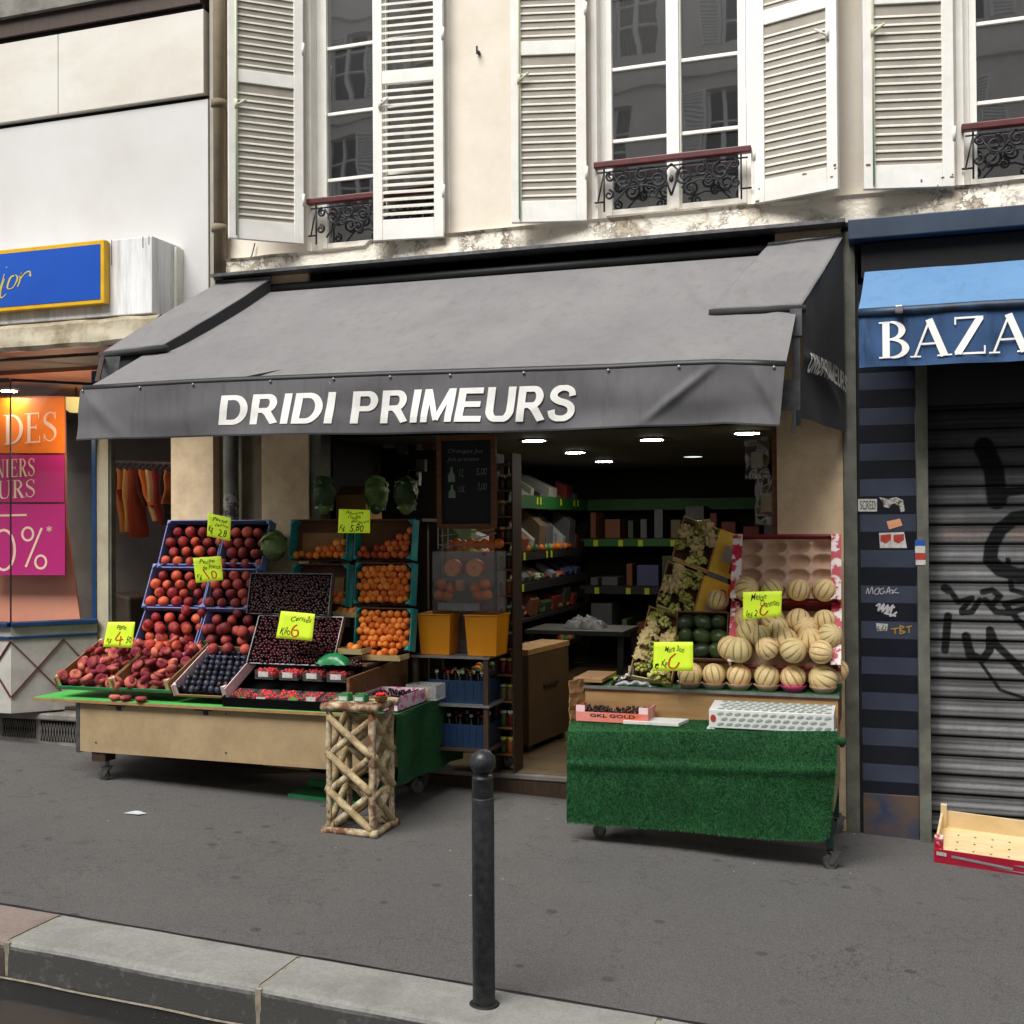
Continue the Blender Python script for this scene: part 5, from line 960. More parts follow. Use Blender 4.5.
# ---- flat peach crates and plums at the front
for i,(a,b,c,d) in enumerate(((57,115,688,650),(113,171,690,650))):
    f=frame(a,b,c,d,-.86,24); lab='flat peach in the %s cardboard tray at the table corner'%('leftmost' if i==0 else 'second')
    crate(f,.075,'card','cardin','%s open cardboard tray of flat peaches with a green rim at the front'%('leftmost' if i==0 else 'second'),'flat peach trays',post='paper',inner='crgreen' ,front=.22,back=1.)
    for k,(h_,n1,n2,sl_) in enumerate(((.0,5,5,None),(.028,5,5,None),(.056,5,4,lambda a,b:b>.25))): fill(f,'flat',.034,n1,n2,lab,'flat peach','flat peaches in the %s tray'%('left' if i==0 else 'right'),h_,jit=.5,m0=.008,sel=sl_,rotf=lambda:Euler((R.gauss(.6,.5),R.gauss(0,.5),R.uniform(0,6))))
for i,(px,py) in enumerate(((115,692),(126,692),(141,695))):
    p=P(px,py,-.88 if i<2 else -.89); inst('flat_peach',ME['flat'],(p.x,p.y,ZT_+.021),(R.uniform(-.1,.1),R.uniform(-.1,.1),i),1,['loose flat peach on the green tabletop, left of three','loose flat peach on the green tabletop, middle of three','loose flat peach on the green tabletop, nearest the plum crate'][i],'flat peach','loose flat peaches on the tabletop')
f=frame(174,228,696,656,-.86,27); crate(f,.07,'crpink','crdark','pale pink crate of dark plums standing at the front of the table','front crates of plums',post='crpink',inner='card',front=.2)
fill(f,'plum',.0185,8,8,'dark plum in the pale pink crate at the table front','plum','plums in the pink crate',.022,jit=.15,m0=.012,rotf=lambda:Euler((R.gauss(0,.3)+.4,R.gauss(0,.3),R.uniform(0,6))))
# ---- cherries
for i,(a,b,c,d,y,tl) in enumerate(((249,331,614,574,-.50,78),(249,335,664,618,-.62,62))):
    f=frame(a,b,c,d,y,tl); wh=('upper','lower')[i]; crate(f,.035,'steel','crdark','%s black crate packed with dark cherries'%wh,'black cherry crates',post='plasticw' if 0 else None,inner='steel',front=.4,back=1.0)
    fill(f,'cherry',.0118,26,16,'dark glossy cherry in the %s black crate'%wh,'cherry','cherries in the %s crate'%wh,.008,jit=.5,m0=.006,cap=150,stuffname='cherries')
# ---- teal apricot crates
sp=[(295,352,561,521,-.22,82,'top left'),(359,417,561,521,-.22,82,'top right'),(297,352,606,565,-.26,82,'middle left'),(359,416,605,564,-.26,82,'middle right'),(359,415,650,609,-.32,80,'bottom right')]
for k,(a,b,c,d,y,tl,nmq) in enumerate(sp):
    f=frame(a,b,c,d,y,tl); crate(f,.085,'crteal','cardin','teal edged crate of apricots, %s of the five'%nmq,'teal edged apricot crates',post='crteal',inner='cardin',front=.25,back=.95)
    if k in (0,1,2):
        q=MB(); q.obox(f.at(.12,.1,.002),f.u*.72,f.s*.6,f.n*.004); q.build('card_liner','card',None,'bare cardboard liner showing in the %s teal edged crate'%nmq,'liner','cardboard liners') if k!=1 else None
    sel=None if k>=3 else (lambda a,b:b<.22+.55*max(0,a-.35)) if k==0 else (lambda a,b:b<.28+.75*max(0,a-.3)) if k==1 else (lambda a,b:b<.35)
    for h_ in ((0,.035) if k>=3 else (0,.03)): fill(f,'apr' if k!=1 else 'rapr',.0235,8,6,'%sapricot in the %s teal edged crate'%('reddish ' if k==1 else 'orange ',nmq),'apricot','apricots in the %s crate'%nmq,h_+.005,jit=.3,m0=.012,sel=sel)
# small punnets of apricots, produce around
def punnet(px0,px1,pyb,Y,label,n,key,r,hh=.035,mat='paper',dep=.14):
    a=P(px0,pyb,Y); b=P(px1,pyb,Y); w_=b.x-a.x; t=thing('punnet',label,'punnet',a.lerp(b,.5),'small punnets of fruit')
    m=MB(); o=V((a.x,Y,a.z)); m.obox(o,(w_,0,0),(0,dep,0),(0,0,.003)); m.build('base',mat,t); 
    m=MB(); m.hexa([o+V((.008,.0,0)),o+V((w_-.008,.0,0)),o+V((w_-.008,.003,0)),o+V((.008,.003,0)),o+V((0,-.012,hh)),o+V((w_,-.012,hh)),o+V((w_,-.009,hh)),o+V((0,-.009,hh))]); m.build('front_wall',mat,t)
    for x in (0,w_-.003): m=MB(); m.box(o+V((x,0,0)),o+V((x+.003,dep,hh))); m.build('side_wall',mat,t)
    for k in range(n): 
        q=o+V((R.uniform(r,w_-r),R.uniform(r*.5,dep-r),hh*.7+R.uniform(0,r*1.1))); inst(key if key!='apr' else 'apricot',ME[key],q,rrot(),R.uniform(.9,1.05),'orange apricot in the '+label.split(' apricot')[0] if 0 else 'apricot heaped in the %s'%label.replace('punnet of apricots','punnet'),'apricot','apricots in punnets')
    return t
punnet(333,357,617,-.36,'white punnet of apricots perched between cherry crate and teal crates',6,'apr',.022)
punnet(338,362,654,-.58,'long pale punnet of apricots at the cherry crate corner',7,'apr',.022)
punnet(362,400,660,-.50,'flat pale punnet of apricots in front of the bottom teal crate',10,'apr',.022)
# wooden side board
t=thing('side_board','brown wooden board closing the right side of the crates','board',(xq,-.45,ZT_)); za_=P(351,678,-.85).z; zb_=P(415,657,-.05).z
m=MB(); m.hexa([(xq-.012,-.87,ZT_+.005),(xq+.006,-.87,ZT_+.005),(xq+.006,-.04,ZT_+.005),(xq-.012,-.04,ZT_+.005),(xq-.012,-.87,za_),(xq+.006,-.87,za_),(xq+.006,-.04,zb_),(xq-.012,-.04,zb_)]); m.build('board','brownwood',t)
m=MB(); xbk=P(345,650,-.6).x
t=thing('box_tray','shallow wooden ledge under the apricot punnets','board',(-2.9,-.4,ZT_)); zz=P(360,662,-.5).z; m=MB(); m.box((P(336,650,-.5).x,-.60,zz-.012),(xq-.014,-.1,zz)); m.build('ledge','cardin',t)
t=thing('plastic_bag','small bright green plastic bag beside the lower cherry crate','bag',P(334,662,-.62)); c=P(334,664,-.64)
m=MB(); m.grid(lambda u,v:(c.x+(u-.5)*.2,c.y+(v-.5)*.1,c.z+.065*(math.sin(math.pi*u)*math.sin(math.pi*v))**.5+.008*nz(u*6,v*6)),20,14); m.build('film',pm('green_plastic','#1c8a4e','#14713d',6,.35),t,smooth=True)
for k in range(14): p=P(R.uniform(350,364),R.uniform(661,666),-.66); inst('grape',ME['cherry'],p,rrot(),1.2,'dark grape lying beside the green plastic bag','grape','dark grapes by the green bag')
# ---- black tray of berry punnets at the front
f=frame(223,343,708,680,-.885,16); t=crate(f,.068,'crdark','crdark','long black tray of red berry punnets at the front edge of the table','front crates of berries',front=1.,back=.5,name='berry_tray')
for k,(x,c_) in enumerate(((243,'crgreen'),(293,'crgreen'))):
    p=P(x,701,-.885); m=MB(); vs=[p+V((.034*math.cos(a*.314),-.004,.026*math.sin(a*.314))) for a in range(20)]; m.add(vs,fixn(vs,[tuple(range(20))],FRONT)); m.build('oval_label',pm('olive_label','#5c8a3c','#79a050',60,.6) if k==0 else bpy.data.materials['olive_label'],t)
    p=P(x+18,700,-.885); m=MB(); q=[p+V((a,-.004,b)) for a,b in ((-.03,-.018),(.03,-.018),(.03,.018),(-.03,.018))]; m.add(q,fixn(q,[(0,1,2,3)],FRONT)); m.build('white_label','sw',t)
M['bclear']=clear('punnet_plastic',.12,haze=.05)
bme=MB()
def berrybox(o,U,S,N,w_,d_,h_,label,lid,n):
    t=thing('berry_punnet',label,'punnet',o,'punnets of red berries'); m=MB(); m.obox(o,U*w_,S*d_,N*h_); m.build('tub','bclear',t)
    m=MB()
    for k in range(n): m.sphere(o+U*R.uniform(.01,w_-.01)+S*R.uniform(.01,d_-.01)+N*R.uniform(.3,1.05)*h_,R.uniform(.007,.011),7,5)
    m.build('berries','berry',t,kind='stuff',smooth=True)
    if lid: m=MB(); q=o+N*h_*.25-S*.002; v_=[q+U*w_*.2,q+U*w_*.75,q+U*w_*.75+N*h_*.6,q+U*w_*.2+N*h_*.6]; m.add(v_,fixn(v_,[(0,1,2,3)],FRONT)); m.build('label','sw',t)
    else: m=MB(); q=o+N*(h_+.004)+S*d_*.2+U*w_*.5; m.add([q-U*.015,q+U*.015,q+N*.022],[(0,1,2)]); m.add([q-S*.012,q+S*.012,q+N*.018],[(0,1,2)]); m.build('leaf','leafg',t)
U,S,N=f.u.normalized(),f.s.normalized(),f.n
for k in range(5): berrybox(f.at(.03+.19*k,.08,.03),U,S,N,f.w*.175,.11,.035,'open punnet of strawberries in the black tray, %s from the left'%('first','second','third','fourth','fifth')[k],False,55)
for k in range(4):
    o=P(253+k*24,694-9,-.72); berrybox(V((o.x,-.70,f.at(.5,1,.03).z)),U,V((0,1,0)),V((0,0,1)),.125,.11,.055,'lidded punnet of red berries behind the strawberries, %s from the left'%('first','second','third','fourth')[k],True,70)
# pink cherry box, tub, small teal punnets, basket
ax=P(373,689,-.72)
t=thing('fruit_box','white and pink printed box of dark red fruit on the turf cloth','box',P(398,695,-.7),'boxes at the right end of the left table'); A_=P(403,702,-.80); B_=P(426,691,-.55); C_=P(378,688,-.72)
zb_=ZT_+.008
A_=V((P(398,690,-.82).x,-.82,zb_)); wv=V((-.28,.0,0)); dv=V((.0,.40,0)); hv_=.08
M['pinkprint']=pm('pink_printed_card','#e2c3d2','#c2488c',26,.6,a=.5,b=.6)
m=MB(); m.obox(A_,wv,dv,(0,0,.004)); m.build('base','card',t)
for o,d,th_ in ((A_,wv,V((0,.004,0))),(A_+dv-V((0,.004,0)),wv,V((0,.004,0))),(A_-V((.004,0,0)),dv,V((.004,0,0))),(A_+wv,dv,V((.004,0,0)))): m=MB(); m.obox(o,d,th_,(0,0,hv_)); m.build('side_panel','pinkprint',t)
m=MB()
for k in range(160): m.sphere(A_+wv*R.uniform(.06,.94)+dv*R.uniform(.06,.94)+V((0,0,R.uniform(.045,.068))),.012,7,5)
m.build('dark_fruit',M['cherry'],t,kind='stuff',smooth=True)
for k,px in enumerate((345,358)):
    pass
# twig stand
cz=Gp(374,838); gx=cz.x; gy=cz.y; tw=.285; td=.27; zb0=gz(gx)+.0; ztop=P(376,712,gy).z+.045
t=thing('twig_stand','rustic square stand made of crossed birch branches in front of the stall','stand',(gx-tw/2,gy+td/2,zb0))
def birch():
    q=NT('birch_bark'); k=q.mix(q.ramp(q.noise(9,6,.8),.42,.58),lin('#c9bb9a'),lin('#80694a')); k=q.mix(q.ramp(q.noise(24,6,.8,(1,1,.5)),.56,.62),k,lin('#5b3a26')); k=q.mix(q.ramp(q.noise(60,4,.8,(1,1,.4)),.64,.68),k,lin('#1e1812')); q.l(k,q.b.inputs['Base Color']); q.b.inputs['Roughness'].default_value=.8; q.bump(q.noise(60,5,.7),.7,.006); return q.m
M['birch']=birch(); M['bark']=pm('brown_bark','#6b442b','#c9b795',15,.85,bump=.8,bs=60,a=.42,b=.6,dirt=.4,ds=20,dcol='#1f150e')
M['birchpale']=pm('peeled_branch','#cdbb92','#9a8257',16,.8,dirt=.75,ds=26,dcol='#4a3724',bump=.5,bs=50)
def branch(m,a,b,r,bend=.004):
    a,b=V(a),V(b); n=10; m.tube([a.lerp(b,i/n)+V((nz(i*.5,a.x*9,b.z*3),nz(i*.5,a.z*7,4),nz(i*.5,b.x*5,9)))*bend for i in range(n+1)],[r*(1+.12*nz(i*.9,a.z*5,b.y*3)) for i in range(n+1)],10)
cs=[V((gx,gy,0)),V((gx-tw,gy,0)),V((gx-tw,gy+td,0)),V((gx,gy+td,0))]; ins=.022
ctr=V((gx-tw/2,gy+td/2,0))
for i,c_ in enumerate(cs):
    q=c_.lerp(ctr,.10); m=MB(); branch(m,(q.x,q.y,zb0+.02),(q.x,q.y,ztop-.05),.021 if i==0 else .016); m.build('corner_post','bark' if i==0 else 'birch',t,smooth=True)
hh=ztop-.07-zb0-.03
for i in range(4):
    a,b=cs[i].lerp(ctr,.10),cs[(i+1)%4].lerp(ctr,.10); L=(b-a).length; nrm_=((a+b)/2-ctr); nrm_.z=0; nrm_.normalize()
    per=hh/3.1
    for k in range(-1,4):
        for s_ in (0,1):
            z0=zb0+.03+k*per; z1=z0+per*1.02; t0,t1=0.,1.
            zlo,zhi=zb0+.03,zb0+.03+hh
            if z0<zlo: t0=(zlo-z0)/(z1-z0)
            if z1>zhi: t1=(zhi-z0)/(z1-z0)
            if t1-t0<.3: continue
            p0=a.lerp(b,t0 if s_ else 1-t0); p1=a.lerp(b,t1 if s_ else 1-t1); off=nrm_*(.008 if s_ else -.010)
            m=MB(); branch(m,V((p0.x,p0.y,lerp(z0,z1,t0)))+off,V((p1.x,p1.y,lerp(z0,z1,t1)))+off,.020,.003); m.build('lattice_branch','birchpale' if s_ else 'birch',t,smooth=True)
for zq,r_ in ((zb0+.018,.02),(ztop-.03,.022)):
    for i in range(4): a,b=cs[i],cs[(i+1)%4]; d=(b-a).normalized()*.02; m=MB(); branch(m,(a-d)+V((0,0,zq)),(b+d)+V((0,0,zq)),r_); m.build('rim_branch','bark',t,smooth=True)
m=MB(); m.box((gx-tw+.01,gy+.01,ztop-.02),(gx-.01,gy+td-.01,ztop-.006)); m.build('top_board','bark',t)
# little things on the stand
for k,(px,w_) in enumerate(((343,.062),(359,.062))):
    p=P(px,700,gy+.05); t=thing('berry_punnet',['teal and white mini punnet on the twig stand, left','teal and white mini punnet on the twig stand, right'][k],'punnet',(p.x,p.y,ztop),'mini punnets on the twig stand'); o=V((p.x-w_/2,p.y,ztop-.004)); m=MB(); m.obox(o,(w_,0,0),(0,.06,0),(0,0,.035)); m.build('tub','crgreen',t); m=MB(); m.obox(o+V((.006,-.002,.003)),(w_-.014,0,0),(0,.0015,0),(0,0,.022)); m.build('label','sw',t)
    m=MB()
    for q in range(22): m.sphere(o+V((R.uniform(.006,w_-.006),R.uniform(.006,.054),.036)),.007,6,4)
    m.build('berries','leafd',t,kind='stuff',smooth=True)
p=P(381,697,gy+.1); t=thing('basket','little woven basket of red berries on the twig stand','basket',(p.x,p.y,ztop)); m=MB(); m.lathe((p.x,p.y,ztop-.006),[(.028,0),(.04,.03),(.042,.032),(.03,.03)],16); m.build('bowl','ply',t,smooth=True); m=MB()
for q in range(24): a=R.uniform(0,6.28); rr=.03*R.random()**.5; m.sphere((p.x+rr*math.cos(a),p.y+rr*math.sin(a),ztop+.03+.008*R.random()),.008,6,4)
m.build('berries','berry',t,kind='stuff',smooth=True)
p=P(424,683,-.35); t=thing('clear_tub','clear plastic tub with beige lidless cups behind the pink box','tub',(p.x,p.y,ZT_+.01)); m=MB(); m.box((p.x-.1,p.y-.05,ZT_+.01),(p.x+.1,p.y+.1,ZT_+.10)); m.build('tub',clear('tub_plastic',.12,haze=.25),t); m=MB(); m.box((p.x-.07,p.y-.02,ZT_+.012),(p.x+.03,p.y+.07,ZT_+.075)); m.build('contents','paper',t,bevel=.008)
# ================================================================== right stall
YL=-.82; pL=P(569,731,YL); pR=P(835,735,YL); zL=P(700,732,YL).z; xA,xB=pL.x,pR.x
YU=-.50; zU=P(700,690,YU).z; xUA=P(585,690,YU).x; xUB=P(838,695,YU).x; YBk=-.03
rt=thing('stall_table','right stall table with a wooden riser, beige end panel and green legs on wheels','table',((xA+xB)/2,-.4,gz(-1)))
m=MB(); m.box((xA+.03,YL+.02,zL-.03),(xUB-.01,YBk,zL-.008)); m.build('lower_shelf','ply',rt)
m=MB(); m.box((xUA,YU,zL-.007),(xUB,YU+.018,zU-.012)); m.build('riser_front','wood',rt,bevel=.002)
m=MB(); m.box((xUB-.018,YU+.019,zL-.007),(xUB,YBk,zU-.012)); m.build('riser_end','brownwood',rt)
m=MB(); m.box((xUA-.002,YU-.01,zU-.012),(xUB+.004,YBk,zU)); m.build('top_board','felt' if 0 else pm('green_felt_top','#2c6b3a','#245a30',5,.8,dirt=.3),rt); m=MB(); m.box((xUA-.004,YU-.016,zU-.014),(xUB+.008,YU-.0105,zU+.002)); m.build('edge_strip','alu',rt)
zpb=P(833,812,YL+.02).z; m=MB(); m.box((xUB-.028,YL+.03,zpb),(xUB-.012,YBk,zL-.031)); m.build('end_panel','woodp',rt)
m=MB(); m.box((xA+.06,YU-.1,zpb+.05),(xA+.075,YBk,zL-.031)); m.build('end_panel','woodp',rt)
M['leggreen']=pm('dark_green_steel','#123d34','#0d2f28',10,.4)
for x,y in ((xUB-.035,YL+.05),(xUB-.035,YBk-.05),(xA+.14,YL+.1),(xA+.14,YBk-.05)):
    g=gz(x); m=MB(); m.box((x-.017,y-.017,g+.10),(x+.017,y+.017,zL-.031)); m.build('leg','leggreen',rt); caster(rt,x,y,{0:.4}.get(0)+R.uniform(-.6,1.2),.036,g+.11)
for y in (YL+.05,YBk-.05): m=MB(); m.box((xA+.157,y-.012,zpb+.02),(xUB-.052,y+.012,zpb+.045)); m.build('cross_bar','leggreen',rt)
# turf
t=thing('turf_cover','bright green turf cloth hanging over the front of the right stall','cloth',((xA+xB)/2,YL,zL))
bt0=[(569,820),(640,826),(720,832),(790,838),(822,839),(828,836)]
def tf(u,v):   # v 0 top 1 bottom
    px=lerp(568,836 if v<.3 else lerp(836,828,(v-.3)/.7),u); yb=interp(bt0,lerp(569,828,u)); py=lerp(731,yb,v); p=P(px,py,YL-.02); p.y-=.02*math.sin(math.pi*min(1,v*4)/2)+.012*math.sin(u*11+v)*v+.015*nz(u*3,v*2,5)+(.012*math.exp(-((v-.36)/.05)**2)); return p
def tt(u,v):
    a=tf(u,0); x=a.x if v<.5 else lerp(a.x,lerp(xA+.04,xB-.01,u),(v-.5)*2); r=.018; y=lerp(a.y,YU-.002,v); z=zL+.006-(r*(1-min(1,v*8))**2)+.004*nz(u*14,v*6)
    return V((x,y,z if v>0 else a.z))
m=MB(); m.grid(lambda u,v:tf(u,1-v),130,50); m.build('front_drop','turf',t,smooth=True); m=MB(); m.grid(tt,90,24); m.build('top_cover','turf',t,smooth=True)
m=MB(); blades(m,tf,lambda u,v:(0,-1,.1),36000,.008,.004); m.build('pile','turf',t); m=MB(); blades(m,tt,lambda u,v:(0,-.2,1),16000,.008,.004); blades(m,lambda u,v:tf(u,1),lambda u,v:(0,-.3,-1),1500,.01); blades(m,lambda u,v:tf(1,v),lambda u,v:(1,-.3,0),900,.01); m.build('pile','turf',t)
m=MB(); e=tf(1,.35); m.tube([V((xB+.01,YL+.02,zL-.01)),V((xB+.035,YL+.06,zL-.02)),V((xB+.03,YL+.1,zL-.05))],[.022,.02,.012],8); m.build('corner_fold','turf',t,smooth=True)
# rough cardboard at the left end
t=thing('cardboard_flap','torn cardboard standing at the left end of the right stall','cardboard',P(578,690,-.55)); a=P(572,722,-.55); b=P(590,680,-.55)
m=MB(); m.grid(lambda u,v:(a.x+lerp(0,.10,u)+.01*nz(v*5,u),-.60+.2*u+.01*nz(u*9,v*9),lerp(a.z,b.z,v)+(.012*nz(u*12,3) if v==1 else 0)),10,10); m.build('sheet','card',t,solid=.005)
m=MB(); m.box((a.x-.005,-.5,b.z-.02),(xUA+.1,-.15,b.z+.0)); m.build('flap','card',t)
# box with GKL GOLD, white board, patterned box, melon tray etc.
Y0=-.74; A_=V((P(576,718,Y0).x,Y0,zL+.008)); w_=P(648,718,Y0).x-A_.x; t=thing('fruit_box','pink and orange GKL GOLD fruit box on the turf','box',A_,'boxes on the right turf'); M['gkl']=pm('pink_orange_print','#e0a0a0','#d8633f',9,.6,a=.5,b=.6); hb_=.075
m=MB(); m.obox(A_,(w_,0,0),(0,.2,0),(0,0,.004)); m.build('base','card',t)
m=MB(); m.hexa([A_,A_+V((w_,0,0)),A_+V((w_,.005,0)),A_+V((0,.005,0)),A_+V((0,-.0,.055)),A_+V((w_,-.0,.055)),A_+V((w_,.005,.055)),A_+V((0,.005,.055))]); m.build('front_panel',pm('box_front_pink','#dd8f86','#d86b50',5,.6),t)
for x in (0,w_-.05): m=MB(); m.obox(A_+V((x,0,.0552)),(.05,0,0),(0,.005,0),(0,0,.035)); m.build('corner_tab','crpink',t)
for x in (0,w_-.005): m=MB(); m.obox(A_+V((x,.006,.004)),(.005,0,0),(0,.19,0),(0,0,.075)); m.build('side_panel','gkl',t)
m=MB(); m.obox(A_+V((0,.196,.004)),(w_,0,0),(0,.004,0),(0,0,.075)); m.build('back_panel','card',t)
m=MB(); put_text(m,'GKL GOLD',lambda u,v:A_+V((w_*(.20+.62*u),-.002,.030+.018*v)),offset=.015); m.build('lettering','sk',t)
m=MB(); 
for k in range(150): m.sphere(A_+V((R.uniform(.02,w_-.02),R.uniform(.015,.185),R.uniform(.03,.065))),.009,6,4)
m.build('dark_fruit',M['cherry'],t,kind='stuff',smooth=True)
p=P(648,722,-.72); t=thing('foam_board','white foam board lying on the turf right of the pink box','board',V((p.x,-.7,zL+.01))); m=MB(); m.hexa([(p.x-.13,-.75,zL+.009),(p.x+.17,-.75,zL+.009),(p.x+.20,-.60,zL+.009),(p.x-.1,-.60,zL+.009),(p.x-.13,-.75,zL+.028),(p.x+.17,-.75,zL+.028),(p.x+.20,-.60,zL+.028),(p.x-.1,-.60,zL+.028)]); m.build('board','plasticw',t,bevel=.002)
t=thing('patterned_box','white box printed with rows of grey green leaves, at the right end of the turf','box',P(770,722,-.76),'boxes on the right turf'); pA=P(709,722,-.76); pB=P(834,722,-.76); zt_=P(770,703,-.76).z; z0=zL+.015
lay=MB(); lay.hexa([V((pA.x,-.76,z0)),V((pB.x,-.76,z0)),V((pB.x+.0,-.56,z0)),V((pA.x+.0,-.56,z0)),V((pA.x,-.76,z0+.095)),V((pB.x,-.76,z0+.095)),V((pB.x,-.56,z0+.115)),V((pA.x,-.56,z0+.115))]); lay.build('body','plasticw',t,bevel=.003)
m=MB(); 
for r_ in range(3):
    for k in range(13):
        cx_=pA.x+.06+k*(pB.x-pA.x-.09)/12+(.02 if r_%2 else 0); 
        if cx_>pB.x-.02: continue
        c=V((cx_,-.7625,z0+.022+r_*.027)); vs=[c+V((.016*math.cos(a*.628)+.008*math.sin(a*.628),0,.008*math.sin(a*.628))) for a in range(10)]; m.add(vs,fixn(vs,[tuple(range(10))],FRONT))
for r_ in range(5):
    for k in range(13):
        cx_=pA.x+.06+k*(pB.x-pA.x-.09)/12+(.02 if r_%2 else 0); 
        if cx_>pB.x-.02: continue
        f_=(r_+.5)/5; c=V((cx_,lerp(-.755,-.565,f_),z0+.095+.02*(f_*.95+.02)+.0025)); vs=[c+V((.016*math.cos(a*.628)+.006*math.sin(a*.628),.014*math.sin(a*.628),.0014*math.sin(a*.628))) for a in range(10)]; m.add(vs,fixn(vs,[tuple(range(10))],V((0,0,1))))
m.build('leaf_print',pm('grey_green_print','#93a399','#7f9086',20,.6),t,kind=None); m=MB(); c=V((pA.x+.022,-.7625,z0+.05)); vs=[c+V((.015*math.cos(a*.628),0,.02*math.sin(a*.628))) for a in range(10)]; m.add(vs,fixn(vs,[tuple(range(10))],FRONT)); m.build('red_seal','sr',t)
for x in (pA.x-.012,pB.x-.03): m=MB(); m.box((x,-.758,z0-.008),(x+.04,-.60,z0-.001)); m.build('foot','plasticw',t)
# melon crates
def melon(p,label,grp,s=1.): return inst('melon',ME['melon'],p,Euler((R.gauss(0,.6),R.gauss(0,.6),R.uniform(0,6))),s*R.uniform(.90,1.06),label,'melon',grp)
def mcrate(f,h,label):
    t=crate(f,h,'crred','pulp',label,'red printed melon crates',inner='darkred',front=.35,back=1.,th=.012,name='melon_crate'); U,S,N=f.u.normalized(),f.s.normalized(),f.n
    for a in (0,1):
        o=f.at(a,0); m=MB(); m.obox(o-U*(.012 if a==0 else .05),U*.062,S*f.l,N*.008+N*0) if 0 else m.obox(o+N*(h-.002)-U*(.004 if a==0 else .05),U*.054,S*f.l,N*.006); m.build('printed_rim',pm('melon_crate_print','#c41c3a','#eadfd9',14,.5,a=.47,b=.53) if 'mcp' not in M else M['mcp'],t); M['mcp']=t.children[-1].data.materials[0]
    return t
f1=frame(733,841,603,540,-.30,68); mcrate(f1,.09,'upper red printed melon crate with an empty moulded tray')
# moulded pulp cups
m=MB()
def pul(u,v):
    a=u*4; b=v*4; c=0
    for (ca,cb) in [(i+.5,j+.5) for i in range(4) for j in range(4)]:
        off=.0
        d=math.hypot(a-ca-off,b-cb)
        c=max(c,.05*max(0,1-(d/.48)**2)**.5 if d<.48 else 0)
    return f1.at(.05+u*.9,.04+v*.92,.052-c)
m.grid(pul,96,96); m.build('moulded_tray','pulp',None,'empty pinkish moulded tray with round cups in the upper melon crate','tray',smooth=True)
for k in range(4): melon(f1.at(.14+.24*k,.15,.075),'pale melon at the foot of the upper red crate, %s from the left'%('first','second','third','fourth')[k],'melons in the upper crate',.98)
f2=frame(730,841,668,609,-.42,60); mcrate(f2,.09,'lower red printed melon crate full of melons')
o_=['far left','centre left','centre right','far right']
for k in range(4): melon(f2.at(.15+.235*k,.72,.075),'melon in the top row of the lower red crate, %s'%o_[k],'melons in the lower crate')
for k,(px,py,Y) in enumerate(((739,650,-.47),(760,636,-.42),(767,648,-.50),(785,640,-.45),(793,650,-.50),(810,640,-.42),(821,652,-.50),(730,648,-.45),(800,655,-.53))[:8]):
    melon(P(px,py,Y),'melon in the middle rows of the lower red crate, %s'%('below the left edge','behind on the left','in the left middle','behind in the centre','in the very centre','behind on the right','at the right side','squeezed in the left corner')[k],'melons in the lower crate')
mr=[(688,673),(712,674),(738,675),(764,673),(790,672),(824,670)]
fr=[(704,661),(725,664),(751,662),(774,662),(812,664),(838,665)]
wd=['first','second','third','fourth','fifth','sixth']
mb=MB()
for k,(px,py) in enumerate(((690,678),(714,678),(739,678),(767,678),(793,676),(823,676))):
    q=P(px,py,-.43); melon(V((q.x,-.43,zU+.068+.012)),'melon in the front row on the wooden riser, %s from the left'%wd[k],'melons in the front row',1.03 if k!=5 else 1.1)
    t=thing('melon_cup','%s moulded cup under the %s front melon'%('bright pink' if k==4 else 'grey pink',wd[k]),'tray',V((q.x,-.43,zU)),'moulded cups under the front melons'); m=MB(); m.lathe((q.x,-.43,zU+.001),[(.045,0),(.062,.022),(.073,.034),(.073,.036),(.05,.02)],20); m.build('cup',pm('hot_pink_tray','#d84a8c','#c93d7e',9,.7) if k==4 else 'pulp',t,smooth=True)
for k,(px,py) in enumerate(((699,664),(726,664),(753,660),(780,660),(806,660),(836,664))):
    q=P(px,py,-.36); melon(V((q.x,-.33,zU+.11)),'melon in the second row behind the front melons, %s from the left'%wd[k],'melons in the second row',.95)
melon(P(718,601,-.28)+V((0,0,.0)),'single melon resting between the grape boxes and the red crate','melon on the grape box')
for k,(px,py,Y) in enumerate(((748,632,-.40),(778,628,-.38),(806,628,-.38),(830,636,-.42))): melon(P(px,py,Y),'melon half hidden between the rows of the lower red crate, %s'%('on the left','left of centre','right of centre','on the right')[k],'melons in the lower crate',.95)
# avocado box
f3=frame(676,728,662,616,-.40,66); crate(f3,.07,'cardin','crdark','dark tilted box of green avocados left of the melons','tilted boxes on the right stall',inner='cardin',back=1.15,name='avocado_box')
for i in range(3):
    for j in range(3): inst('avocado',ME['mango'],f3.at(.19+.31*i,.2+.3*j,.045),Euler((R.uniform(-.3,.3),1.2+R.uniform(-.3,.3),R.uniform(0,6.28))),1.25,'dark green avocado in the tilted box','avocado','avocados in the tilted box')
